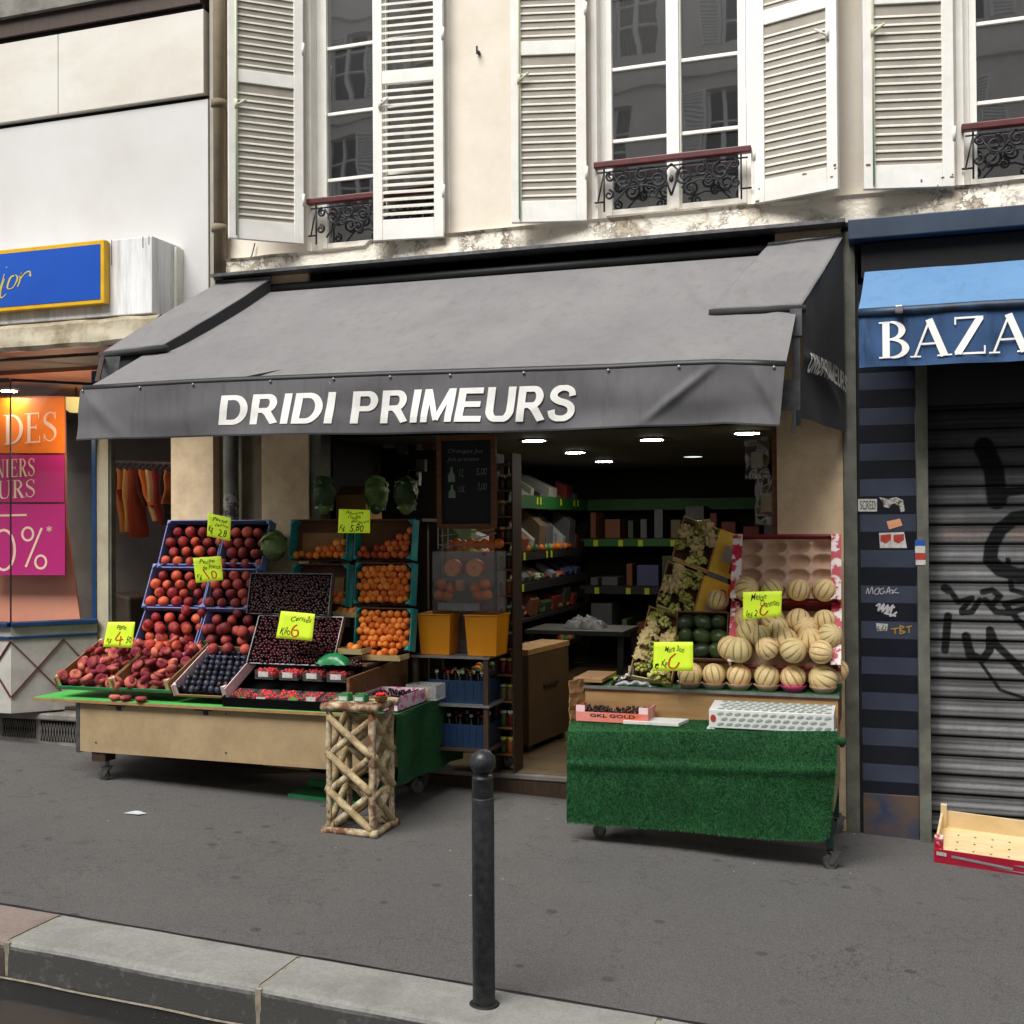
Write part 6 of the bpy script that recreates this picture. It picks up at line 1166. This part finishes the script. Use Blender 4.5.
# grape boxes
gb=[((672,560),(708,574),(720,528),(684,520),-.16,1),((656,607),(692,622),(706,577),(668,565),-.26,1),((640,652),(678,663),(690,622),(650,610),-.36,0),((630,680),(672,688),(680,664),(636,655),-.44,0)]
def grapes(o,n,r):
    m=MB()
    for _ in range(n):
        d=V((R.gauss(0,1),R.gauss(0,1),R.gauss(0,1))).normalized()*R.uniform(.3,1)**.5; m.sphere(o+V((d.x*r*1.2,d.y*r,d.z*r)),.0105,8,6)
    m.build('grape_bunch','grape',None,lbl,'grapes',grp,smooth=True)
wn=['top','second','third','lowest']
for k,(bl1,br1,tr1,tl1,Y,ye) in enumerate(gb):
    a,b=P(*bl1,Y),P(*br1,Y); c=P(*tl1,Y+.13); f=Fr(a,b-a,c-a,(b-a).cross(c-a)); t=crate(f,.07,'card','cardin','%s cardboard box of green grapes in the leaning stack'%wn[k],'leaning stack of grape boxes',inner='paper',front=.6,back=.8,name='grape_box'); U,S,N=f.u.normalized(),f.s.normalized(),f.n
    if ye:
        wd_=.17; o=f.at(1,0)+U*.002; dx=(U*wd_*.9+V((0,.02,-.0))); m=MB(); m.obox(o+N*.045,dx,S*f.l*1.02,N*.006); m.build('yellow_panel','cryellow',t); m=MB(); m.obox(o+dx+N*.0,U*.014,S*f.l*1.02,N*.055); m.build('orange_edge','crorange',t)
        m=MB(); q=o+dx*.35+S*f.l*.3+N*.053; m.obox(q,dx*.35,S*f.l*.4,N*.001); m.build('label','sw',t); m=MB(); q=o+dx*.72+S*f.l*.1+N*.053; m.obox(q,dx*.22,S*f.l*.75,N*.001); m.build('printed_picture','sr',t)
    for q in range(11):
        lbl='bunch of green grapes in the %s box of the leaning stack'%wn[k]; grp='grape bunches in the %s box'%wn[k]; grapes(f.at(R.uniform(.12,.88),.08+.084*q,R.uniform(.03,.075)),30,.03)
    for q in range(4):
        cc=f.at(R.uniform(.08,.92),R.uniform(.2,.9),.085); ph=R.uniform(0,6); m=MB(); m.grid(lambda u,v:cc+U*((u-.5)*.07+.03*nz(v*4,ph))+S*((v-.5)*.09+.03*nz(u*4,ph,2))+N*(.02*math.sin(math.pi*u)+.03*nz(u*5,v*5,ph)),8,10); m.build('wrapping_paper','paper',None,'crumpled paper between the grapes in the %s box'%wn[k],'paper','wrapping paper in the grape boxes',smooth=True)
# dark plastic thing and a small card at the left of the riser
p=P(640,672,-.35); t=thing('black_pouch','black plastic pouch with a small label left of the grape boxes','pouch',V((p.x,-.35,zU))); m=MB(); m.grid(lambda u,v:(p.x+(u-.5)*.30,-.38+(v-.5)*.16,zU+.002+.06*(math.sin(math.pi*u)*math.sin(math.pi*v))**.5+.012*nz(u*9,v*7,2)),26,18); m.build('film',pm('black_plastic','#0c0c0d',rough=.25),t,smooth=True); m=MB(); m.box((p.x-.05,-.43,zU+.05),(p.x-.02,-.427,zU+.11)); m.build('label','sw',t)
# supports behind the boxes
t=thing('display_rack','dark rack under the tilted boxes of the right stall','rack',((xUA+xUB)/2,-.1,zU))
for y,z,x0_ in ((-.12,.30,.55),(-.24,.10,.3)): m=MB(); m.box((xUA+x0_,y,zU+.001),(xUB-.05,y+.04,zU+z)); m.build('riser','inner',t)
# ================================================================== price cards
def card(name_,pts,Y,words,label,red=None,stick=None,flat=None):
    """pts: tl,tr,br,bl"""
    q=[P(*pts[3],Y),P(*pts[2],Y),P(*pts[1],Y),P(*pts[0],Y)] if flat is None else [G(*pts[k],flat) for k in (3,2,1,0)]
    nrm=(q[1]-q[0]).cross(q[3]-q[0]).normalized(); t=thing('price_card',label,'price card',(q[0]+q[1])/2,'fluorescent price cards'); m=MB(); bend=lambda u,v:q[0].lerp(q[1],u).lerp(q[3].lerp(q[2],u),v)+nrm*(-.006*math.sin(math.pi*u))
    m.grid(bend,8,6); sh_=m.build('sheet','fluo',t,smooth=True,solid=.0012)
    L=0
    for (w_,u0,u1,v0,v1) in words:
        m=MB(); vs,fs,_=text2d(w_,shear=.25,offset=.004); L+=1
        ph=R.uniform(0,6); mp=[bend(lerp(u0,u1,a),lerp(v0,v1,b)+.03*math.sin(a*9+ph))+nrm*(.0018+.0002*L) for a,b in vs]; m.add(mp,fixn(mp,fs,nrm)); m.build('writing','ink',sh_)
    if red:
        m=MB()
        for i,st in enumerate(red): ribbon(m,st,.045,lambda a,b:bend(a,b)+nrm*(.0026+.0002*i),nrm)
        m.build('price','inkred',sh_)
    if stick: m=MB(); a=bend(stick,.02); m.tube([a-nrm*.003,a-nrm*.003+V((0,0,-.16))],.002,5); m.build('stick','steel',t)
six=[[(.52,.55),(.42,.42),(.40,.22),(.48,.10),(.58,.18),(.56,.34),(.44,.34)]]
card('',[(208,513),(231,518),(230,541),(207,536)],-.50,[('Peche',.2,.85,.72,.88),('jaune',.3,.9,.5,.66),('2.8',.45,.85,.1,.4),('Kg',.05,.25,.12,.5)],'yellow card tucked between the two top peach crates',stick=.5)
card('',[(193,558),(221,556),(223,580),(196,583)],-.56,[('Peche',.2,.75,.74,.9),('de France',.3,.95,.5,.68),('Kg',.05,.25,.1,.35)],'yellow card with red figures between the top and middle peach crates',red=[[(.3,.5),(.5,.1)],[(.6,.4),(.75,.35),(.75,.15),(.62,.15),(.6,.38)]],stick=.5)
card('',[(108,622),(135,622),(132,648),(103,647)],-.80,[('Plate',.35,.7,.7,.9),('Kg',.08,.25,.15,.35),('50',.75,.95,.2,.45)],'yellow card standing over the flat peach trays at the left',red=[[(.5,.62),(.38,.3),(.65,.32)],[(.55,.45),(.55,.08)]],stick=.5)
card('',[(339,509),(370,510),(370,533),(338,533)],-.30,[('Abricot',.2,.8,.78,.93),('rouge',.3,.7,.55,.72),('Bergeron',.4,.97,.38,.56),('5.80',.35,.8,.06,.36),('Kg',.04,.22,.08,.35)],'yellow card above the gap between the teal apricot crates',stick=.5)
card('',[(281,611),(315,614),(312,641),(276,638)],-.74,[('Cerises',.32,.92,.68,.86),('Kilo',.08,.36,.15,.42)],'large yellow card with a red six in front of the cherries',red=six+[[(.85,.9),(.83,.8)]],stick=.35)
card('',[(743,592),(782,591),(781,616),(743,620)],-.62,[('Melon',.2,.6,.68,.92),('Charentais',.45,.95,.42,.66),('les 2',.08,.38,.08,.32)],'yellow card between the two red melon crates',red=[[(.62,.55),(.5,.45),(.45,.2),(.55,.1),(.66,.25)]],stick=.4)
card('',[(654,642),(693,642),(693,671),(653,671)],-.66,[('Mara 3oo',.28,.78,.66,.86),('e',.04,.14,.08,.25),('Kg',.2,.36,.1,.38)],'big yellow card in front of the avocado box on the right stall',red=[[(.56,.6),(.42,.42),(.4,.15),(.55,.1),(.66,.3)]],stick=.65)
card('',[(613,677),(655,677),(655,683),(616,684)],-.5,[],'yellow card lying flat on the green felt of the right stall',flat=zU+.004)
# ================================================================== juicer cart and things around it
xc0=P(413,700,-.28).x; xc1=P(488,700,-.28).x; yc0,yc1=-.28,.16; zsA=P(450,656,yc0).z; zsB=P(450,704,yc0).z; zsC=P(450,748,yc0).z
ct=thing('cart','steel frame cart with three shelves and wheels beside the doorway','cart',((xc0+xc1)/2,-.1,gz(-2)))
for x in (xc0,xc1-.03):
    for y in (yc0,yc1-.03): m=MB(); gg=FZ if y>0 else gz(x); m.box((x,y,gg+.09),(x+.03,y+.03,2.15 if y>0 else zsA)); m.build('upright','darkwood',ct)
for z in (zsA,zsB,zsC): m=MB(); m.box((xc0-.01,yc0-.01,z-.014),(xc1+.01,yc1+.01,z)); m.build('shelf','alu' if z!=zsC else 'darkwood',ct)
for x,y in ((xc1-.02,yc0+.02),(xc1-.02,yc1-.02),(xc0+.02,yc0+.02),(xc0+.02,yc1-.02)):
    gg=FZ if y>0 else gz(x); c=V((x,y,gg+.04)); m=MB(); m.tube([c-V((0,.012,0)),c+V((0,.012,0))],.038,18); m.build('wheel','alu',ct); m=MB(); m.box((x-.01,y-.018,gg+.05),(x+.01,y+.018,gg+.1)); m.build('fork','steel',ct)
M['bucket']=pm('yellow_bucket_plastic','#d98e12','#c97f0e',4,.4); M['crateblue']=pm('blue_crate_plastic','#0b2c4c','#092440',6,.5); M['glassd']=pm('dark_bottle_glass','#0a0c0c',rough=.1)
for k,(a,b) in enumerate(((416,452),(463,499))):
    p0=P(a+2,653,yc0+.03); p1=P(b-1,653,yc0+.03); cx_=(p0.x+p1.x)/2; w0=(p1.x-p0.x)/2*.86; w1=(p1.x-p0.x)/2*1.0; ht=P(430,615,yc0).z-zsA; d=.12
    t=thing('bucket','%s of the two yellow square buckets under the orange juicer'%('left','right')[k],'bucket',(cx_,yc0+.14,zsA),'yellow buckets under the juicer'); m=MB(); cy=yc0+.14
    def rg(w_,z,dd): return [V((cx_-w_,cy-dd,z)),V((cx_+w_,cy-dd,z)),V((cx_+w_,cy+dd,z)),V((cx_-w_,cy+dd,z))]
    z0_=zsA+.001; o=rg(w0,z0_,d*.85)+rg(w1,z0_+ht,d)+rg(w1-.006,z0_+ht,d-.006)+rg(w0-.006,z0_+.006,d*.85-.006)
    m.add(o,[(3,2,1,0)]+[(i,(i+1)%4,4+(i+1)%4,4+i) for i in range(4)]+[(4+i,4+(i+1)%4,8+(i+1)%4,8+i) for i in range(4)]+[(8+i,8+(i+1)%4,12+(i+1)%4,12+i) for i in range(4)]+[(12,13,14,15)]); m.build('body','bucket',t,bevel=.004)
    m=MB()
    for (u_,v_) in (((-1,-1),(1,-1)),((1,-1),(1,1)),((1,1),(-1,1)),((-1,1),(-1,-1))): m.tube([(cx_+u_[0]*(w1+.002),cy+u_[1]*(d+.002),z0_+ht),(cx_+v_[0]*(w1+.002),cy+v_[1]*(d+.002),z0_+ht)],.005,6)
    m.build('rim','bucket',t)
for k,(zz,x0_,n) in enumerate(((zsB,P(428,700,yc0+.04).x,3),(zsC,P(440,740,yc0+.04).x,2))):
    t=thing('bottle_crate','blue plastic crate on the %s shelf of the cart'%('middle','bottom')[k],'crate',(xc0+.2,-.1,zz),'blue crates on the cart'); x1_=xc1-.03; m=MB(); hz=.14
    m.box((x0_,yc0+.04,zz+.001),(x1_,yc0+.32,zz+.008)); m.build('base','crateblue',t)
    for (a,b) in (((x0_,yc0+.04),(x1_,yc0+.046)),((x0_,yc0+.314),(x1_,yc0+.32)),((x0_,yc0+.047),(x0_+.006,yc0+.313)),((x1_-.006,yc0+.047),(x1_,yc0+.313))):
        m=MB(); m.box((a[0],a[1],zz+.0085),(b[0],b[1],zz+hz)); 
        for q in range(7):
            f_=(q+.5)/7
            if b[0]-a[0]>.1: m.box((lerp(a[0],b[0],f_)-.003,a[1]-.003 if a[1]<yc0+.1 else b[1],zz+.02),(lerp(a[0],b[0],f_)+.003,a[1] if a[1]<yc0+.1 else b[1]+.003,zz+hz-.01))
        m.build('side_panel','crateblue',t)
    for i in range(n+2):
        for j in range(2):
            x=lerp(x0_+.04,x1_-.04,i/(n+1)); y=yc0+.09+j*.12; b_=thing('bottle','dark bottle with a red and white cap in the %s blue crate'%('middle','bottom')[k],'bottle',(x,y,zz+.01),'bottles in the %s blue crate'%('middle','bottom')[k]); m=MB(); m.lathe((x,y,zz+.012),[(.026,0),(.028,.01),(.028,.10),(.012,.15),(.011,.165)],14); m.build('glass','glassd',b_,smooth=True); m=MB(); m.lathe((x,y,zz+.178),[(.0125,0),(.0125,.016),(.006,.018)],10); m.build('cap','sr' if (i+j)%2 else 'sw',b_)
# juicer
xj0=P(432,600,-.2).x; xj1=P(496,600,-.2).x; zj0=P(460,612,-.2).z; zj1=P(460,551,-.2).z; YJ=-.2
jc=thing('juicer','orange juicer with two halved orange discs inside a clear hood','juicer',((xj0+xj1)/2,-.05,zsA)); M['hood']=clear('clear_hood',.08,(.92,.93,.95,1),haze=.12)
m=MB(); m.box((xj0,YJ,zj0),(xj1,YJ+.2,zj1)); m.build('hood','hood',jc,bevel=.008)
m=MB(); m.box((xj0+.01,YJ+.21,zsA+.02),(xj1-.01,YJ+.26,zj1-.01)); m.build('back_panel','slatback',jc)
for s_ in (-1,1):
    c=P(463+s_*11,568,-.12); m=MB(); m.tube([c,c+V((0,.05,0))],.055,28); m.build('orange_disc','orangef',jc,smooth=False); m=MB(); m.tube([c-V((0,.004,0)),c-V((0,.0005,0))],.05,28); m.build('disc_face','cut',jc); m=MB(); m.tube([c-V((0,.012,0)),c-V((0,.005,0))],.012,14); m.build('disc_hub','orangef',jc)
    for k,(dx,dy) in enumerate(((12,20),(22,16),(15,28),(24,27))): c2=P(463+s_*dx,568+dy,-.11); inst('orange',ME['orange'],c2,rrot(),.95,'whole orange at the %s inside the clear juicer hood'%('left' if s_<0 else 'right'),'orange','oranges inside the juicer, %s side'%('left' if s_<0 else 'right'))
m=MB(); c=P(460,585,-.16); m.box((c.x-.022,-.17,c.z-.035),(c.x+.022,-.13,c.z+.03)); m.build('spout',pm('orange_spout','#c98a66','#b97a58',9,.5),jc)
m=MB(); a=P(438,610,-.23); b=P(480,604,-.23); m.box((a.x,-.24,a.z-.002),(b.x,-.205,b.z+.004)); m.build('drip_tray','alu',jc,bevel=.003)
m=MB(); c=P(456,632,-.2); m.box((c.x-.05,-.1,zsA+.003),(c.x+.05,.04,zj0)); m.build('pedestal','steel',jc)
m=MB(); c=P(484,554,-.203); vs=[c+V((.012*math.cos(a*.628),0,.012*math.sin(a*.628))) for a in range(10)]; m.add(vs,fixn(vs,[tuple(range(10))],FRONT)); m.build('round_badge','sr',jc)
rc=thing('orange_rack','chromed wire rack of oranges on top of the juicer','rack',P(470,548,-.1)); za_=P(470,548,-.1).z
for (p,q) in (((440,536),(494,529)),((440,549),(470,541)),((470,541),(496,533)),((438,528),(438,549)),((448,528),(448,549)),((438,545),(500,545))): m=MB(); m.tube([P(*p,-.2),P(*q,-.2)],.004,6); m.build('wire','alu',rc)
for k in range(8): p=P(450+7*k,545-(k%2)*1.5,-.08); inst('orange',ME['orange'],p,rrot(),.9,'orange waiting on the wire rack above the juicer','orange','oranges on the wire rack')
# chalkboard
bc=[P(437,529,-.12),P(496,527,-.12),P(496,439,-.12),P(438,439,-.12)]; cb=thing('chalkboard','wood framed chalkboard with juice prices and two drawn bottles, hanging above the juicer','chalkboard',bc[0]); x0_,x1_=bc[0].x,bc[1].x; z0_,z1_=bc[0].z,bc[2].z+.03
M['slateb']=pm('chalkboard_black','#0c0f13','#15191d',3,.7); M['chalk']=pm('chalk','#8c9296','#6f757a',90,.9); M['chalkg']=pm('pale_green_chalk','#8aa090',rough=.9)
m=MB(); m.box((x0_+.03,-.11,z0_+.03),(x1_-.03,-.10,z1_-.03)); cbb=m.build('board','slateb',cb)
for a,b in (((x0_,z0_),(x0_+.032,z1_)),((x1_-.032,z0_),(x1_,z1_)),((x0_+.033,z0_),(x1_-.033,z0_+.032)),((x0_+.033,z1_-.032),(x1_-.033,z1_))): m=MB(); m.box((a[0],-.125,a[1]),(b[0],-.095,b[1])); m.build('frame_bar','brownwood',cb,bevel=.003)
m=MB()
def bd(px,py): return P(px,py,-.1115)
for w_,a,b,c,d in (('Oranges Jus',448,483,454,449),('Jus pressee',447,479,462,457),('1L',459,464,477,469),('5,00',476,487,476,468),('1/2L',458,465,492,486),('3,00',477,487,491,483)):
    m=MB(); put_text(m,w_,lambda u,v:bd(lerp(a,b,u),lerp(c,d,v)),shear=.25); m.build('chalk_writing','chalk',cbb)
m=MB()
for (cx_,y0,y1) in ((451.5,467,482),(452,485,498)): q=[bd(cx_-1,y0),bd(cx_+1,y0),bd(cx_+1.2,y0+(y1-y0)*.3),bd(cx_+3.4,y0+(y1-y0)*.55),bd(cx_+3.4,y1),bd(cx_-3.4,y1),bd(cx_-3.4,y0+(y1-y0)*.55),bd(cx_-1.2,y0+(y1-y0)*.3)]; m.add(q,fixn(q,[tuple(range(8))],FRONT))
m.build('drawn_bottle','chalkg',cbb)
# narrow shelf of jars right of the juicer
js=thing('jar_shelf','narrow wooden shelf of small jars beside the chalkboard','shelf',P(505,600,.05)); x0_=P(497,600,.0).x; x1_=P(513,600,.0).x
for x in (x0_-.01,x1_): m=MB(); m.box((x,-.02,FZ),(x+.008,.16,2.2)); m.build('side_panel','darkwood',js)
lv=[FZ+.12+k*.165 for k in range(12)]
for z in lv: m=MB(); m.box((x0_+.003,-.02,z-.01),(x1_-.002,.18,z)); m.build('shelf_board','brownwood',js)
jcs=['#5d1a1c','#8a4a20','#3a4a28','#6b5c3a','#47201c']
for i,c in enumerate(jcs): M['jar%d'%i]=pm('jar_contents_%d'%i,c,rough=.25)
for k,z in enumerate(lv[:-1]):
    for j in range(2):
        x=lerp(x0_+.028,x1_-.028,j); g=thing('jar','small jar on the narrow wooden shelf beside the doorway','jar',(x,.03,z),'jars on the narrow shelf'); m=MB(); m.lathe((x,.03,z+.001),[(.022,0),(.025,.005),(.025,.07),(.02,.082)],12); m.build('glass','jar%d'%R.randrange(5),g,smooth=True); m=MB(); m.lathe((x,.03,z+.084),[(.022,0),(.022,.014),(.01,.015)],12); m.build('lid','gold' if R.random()<.5 else 'sw',g)
# ---- lettuces and boxes behind the crates
def leafball(name,px,py,Y,rx,rz,mat,label,wrap=True,nl=44):
    c=P(px,py,Y); t=thing(name,label,'lettuce',c-V((0,0,rz)),'wrapped salads behind the crates')
    m=MB()
    for k in range(nl):
        a=R.uniform(0,6.28); el=R.uniform(-.3,1.2); d=V((math.cos(a)*math.cos(el),math.sin(a)*math.cos(el),math.sin(el))); tn=d.cross(V((0,0,1))).normalized(); up_=tn.cross(d); s_=rx*R.uniform(.5,.8); ph=R.uniform(0,9); base_=c+V((d.x*rx*.65,d.y*rx*.6,d.z*rz*.8))
        m.grid(lambda u,v:base_+tn*((u-.5)*2*s_*(1-.5*(v-.5)**2))+up_*((v-.5)*2*s_)+d*(.4*s_*(1-(2*u-1)**2-(2*v-1)**2*.6)+.018*nz(u*6,v*6,ph)),6,6)
    m.build('leaves',mat,t,smooth=True)
    m=MB(); m.sphere(c-V((0,0,rz*.3)),1,14,10); m.v=[c-V((0,0,rz*.3))+V(((v.x-c.x)*rx*.75,(v.y-c.y)*rx*.7,(v.z-(c.z-rz*.3))*rz*.85)) for v in m.v]; m.build('heart','leafd' if mat=='leafg' else 'leafg',t,smooth=True)
    if wrap:
        m=MB(); cz_=c.z-rz*.9; vs=[]
        def wf(u,v): a=u*6.2832; r_=rx*(.55+.35*v+.10*math.sin(a*5+v*4))+.03*nz(u*9,v*6); return V((c.x+math.cos(a)*r_,c.y+math.sin(a)*r_*.8,cz_+v*rz*1.6))
        m.grid(wf,40,12); m.build('wrapper','wrapfilm',t,smooth=True)
M['wrapfilm']=clear('crinkled_film',.22,(.9,.93,.9,1),haze=.18)
leafball('lettuce',274,546,-.34,.085,.085,'leafg','wrapped green lettuce between peach and cherry crates',False,34)
leafball('lettuce',324,494,.03-.12,.075,.12,'leafd','tall wrapped salad at the left, against the beige pier')
leafball('lettuce',376,494,.12,.08,.12,'leafg','wrapped salad in the middle, right of the brown box')
leafball('lettuce',406,494,.12,.08,.12,'leafd','wrapped salad at the right, near the chalkboard')
t=thing('cardboard_box','brown cardboard box behind the yellow apricot card','box',P(350,540,.15)); a=P(336,560,.15); b=P(366,490,.15); m=MB(); m.box((a.x,.15,a.z),(b.x,.4,b.z-.03)); m.build('body','card',t,bevel=.004); m=MB(); m.hexa([(a.x,.15,b.z-.03),(b.x,.15,b.z-.03),(b.x,.155,b.z-.03),(a.x,.155,b.z-.03),(a.x+.02,.20,b.z+.03),(b.x-.02,.20,b.z+.03),(b.x-.02,.205,b.z+.03),(a.x+.02,.205,b.z+.03)]); m.build('flap','cardin',t)
t=thing('support_shelf','dark shelf behind the teal crates carrying the salads','shelf',P(380,540,.2)); zz=P(376,516,.1).z-.02; m=MB(); m.box((OX0-.0+.02,.105,zz-.02),(P(428,500,.2).x,.5,zz)); m.build('board','darkwood',t)
for x in (OX0+.05,P(424,500,.2).x-.05): m=MB(); m.box((x,.3,FZ),(x+.03,.33,zz-.021)); m.build('upright','darkwood',t)
for k in range(18):
    px,py=R.uniform(345,432),R.uniform(440,490); p=P(px,py,.9); m=MB(); wq,hq=R.uniform(.04,.09),R.uniform(.05,.1); m.box((p.x,.9,p.z),(p.x+wq,.95,p.z+hq)); m.build('hanging_packet','pk%d'%R.choice((0,4,5,9)),None,'dim packet hanging on the dark wall left of the chalkboard','packet','packets on the dark side wall')
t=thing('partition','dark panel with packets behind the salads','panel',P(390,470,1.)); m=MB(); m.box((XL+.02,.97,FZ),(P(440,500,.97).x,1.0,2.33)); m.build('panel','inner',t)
# ================================================================== bollard, melon crate on the ground, litter
b0=Gp(484,1004); zt_=P(482,749,b0.y).z; rb=.040; gb_=b0.z; Hh=zt_-gb_
bo=thing('bollard','black cast iron bollard with a worn round ball top on the kerb','bollard',b0); M['bol']=pm('chipped_black_paint','#0f0f11','#17181a',9,.42,dirt=.3,ds=30,dcol='#5c5c5e',bump=.25,bs=70); M['ball']=pm('worn_ball_metal','#2c2c2f','#6b6c70',16,.38,metal=.3,a=.5,b=.7,bump=.2,bs=60)
zb9=Hh-.090
m=MB(); m.lathe(b0,[(rb+.004,-.03),(rb,.02),(rb,Hh*.806),(rb-.001,Hh*.808)],32); m.build('post','bol',bo,smooth=True)
m=MB(); m.lathe(b0,[(rb-.004,Hh*.806),(rb-.004,Hh*.812)],32); m.build('groove_ring','alu',bo)
m=MB(); m.lathe(b0,[(rb-.002,Hh*.8125),(rb-.002,zb9-.012),(rb-.006,zb9-.004),(rb*.55,zb9-.001),(rb*.52,zb9+.006)],32); m.build('collar','bol',bo,smooth=False)
m=MB(); m.sphere((b0.x,b0.y,gb_+Hh-.0465),.0465,32,20); m.build('ball','ball',bo,smooth=True)
m=MB(); m.lathe(b0,[(rb+.016,.0),(rb+.012,.004),(rb+.001,.008)],24); m.build('base_fillet','tar',bo,smooth=True)
A_=Gp(934,862); hx=.09; u=V((.62,0,-.62*SL)); bk_=G(976,817,A_.z+.02); dd=.40
t=thing('fruit_crate','empty red and grey printed melon crate lying on the pavement by the shutter','crate',A_); u=V((.60,-.07,-.024)); v=V((.05,.40,.085)); N=u.cross(v).normalized()
M['crprint']=pm('red_grey_print','#b81836','#8f9092',5,.5,a=.55,b=.58,stretch=(1,1,5)); M['cfloor']=pm('cream_wood','#e0c89c','#d4b987',6,.7,stretch=(1,5,1)); A_.z=gz(A_.x)+.002
m=MB(); m.obox(A_,u,v,N*.006); m.build('base','cfloor',t)
m=MB(); m.obox(A_-v.normalized()*.006,u,v.normalized()*.006,N*.075); m.build('front_panel','crred2' if 0 else pm('crimson_card','#b31635','#a01230',5,.5),t)
m=MB()
for k,(pts) in enumerate((((.14,.055),(.62,.035),(.62,.020),(.14,.040)),((.45,.018),(1.0,.004),(1.0,.03),(.62,.018)),((.62,.05),(1.,.07),(1.,.055),(.68,.044)))): q=[A_-v.normalized()*.0085+u*a+N*b for a,b in pts]; m.add(q,fixn(q,[(0,1,2,3)],FRONT))
m.build('grey_print',pm('grey_print','#8c8e90',rough=.6),t); m=MB()
put_text(m,'CHARENTAIS MELON CHARENTAIS',lambda a,b:A_-v.normalized()*.010+u*(.15+.44*a)+N*(.045-.016*a+.008*b)); q=[A_-v.normalized()*.0095+u*a+N*b for a,b in ((.02,.045),(.1,.042),(.1,.062),(.02,.066))]; m.add(q,fixn(q,[(0,1,2,3)],FRONT)); m.build('white_print','sw',t)
m=MB(); m.obox(A_+v-v.normalized()*.01,u,v.normalized()*.01,N*.10); m.build('back_panel','cfloor',t)
m=MB(); m.obox(A_+u*.0+v*.28,u.normalized()*.012,v*.7,N*.09); m.build('side_panel','cfloor',t); m=MB(); m.obox(A_+v*.02,u.normalized()*.008,v*.26,N*.072); m.build('side_flap',M['mcp'],t)
m=MB(); m.obox(A_,u*.07,v*.10,N*.135); m.build('corner_block',M['mcp'],t); m=MB(); m.obox(A_+v*.93,u*.05,v*.06,N*.14); m.build('corner_post','cfloor',t)
m=MB()
for i in range(6):
    for j in range(4): c=A_+u*(.16+.14*i)+v*(.18+.2*j)+N*.0085; vs=[c+V((.006*math.cos(a*.8),.006*math.sin(a*.8),0)) for a in range(8)]; m.add(vs,fixn(vs,[tuple(range(8))],N))
m.build('holes','black',t)
p=Gp(133,814); t=thing('litter','small blue and white paper scrap on the pavement','litter',p); m=MB(); m.grid(lambda a,b:(p.x-.05+a*.1+b*.02,p.y-.02+b*.05,p.z+.006+.006*math.sin(a*4)*b),6,4); m.build('paper',pm('litter_paper','#b8c8d8','#d0d4d6',60,.6),t)
for k in range(26):
    px,py=R.uniform(20,1010),R.uniform(790,900); p=Gp(px,py); s_=R.uniform(.004,.009); m=MB(); m.sphere(p+V((0,0,.001)),s_,6,4,(1,1,.3)); m.build('gum_spot','mortar',None,'tiny pale crumb on the pavement','crumb','crumbs on the pavement')
# added fill lights: lamp's glow moved before posters, an unseen one by the garments
for q,pw,cc in ((V((-5.75,.12,2.45)),7,(1,.78,.55)),(P(140,440,1.0),2.2,(1,.85,.7))):
    l=bpy.data.lights.new('shop_fill_light','POINT'); l.energy=pw*1.6; l.color=cc; l.shadow_soft_size=.12; lo=bpy.data.objects.new('shop_fill_light',l); lo.location=q; col.objects.link(lo)
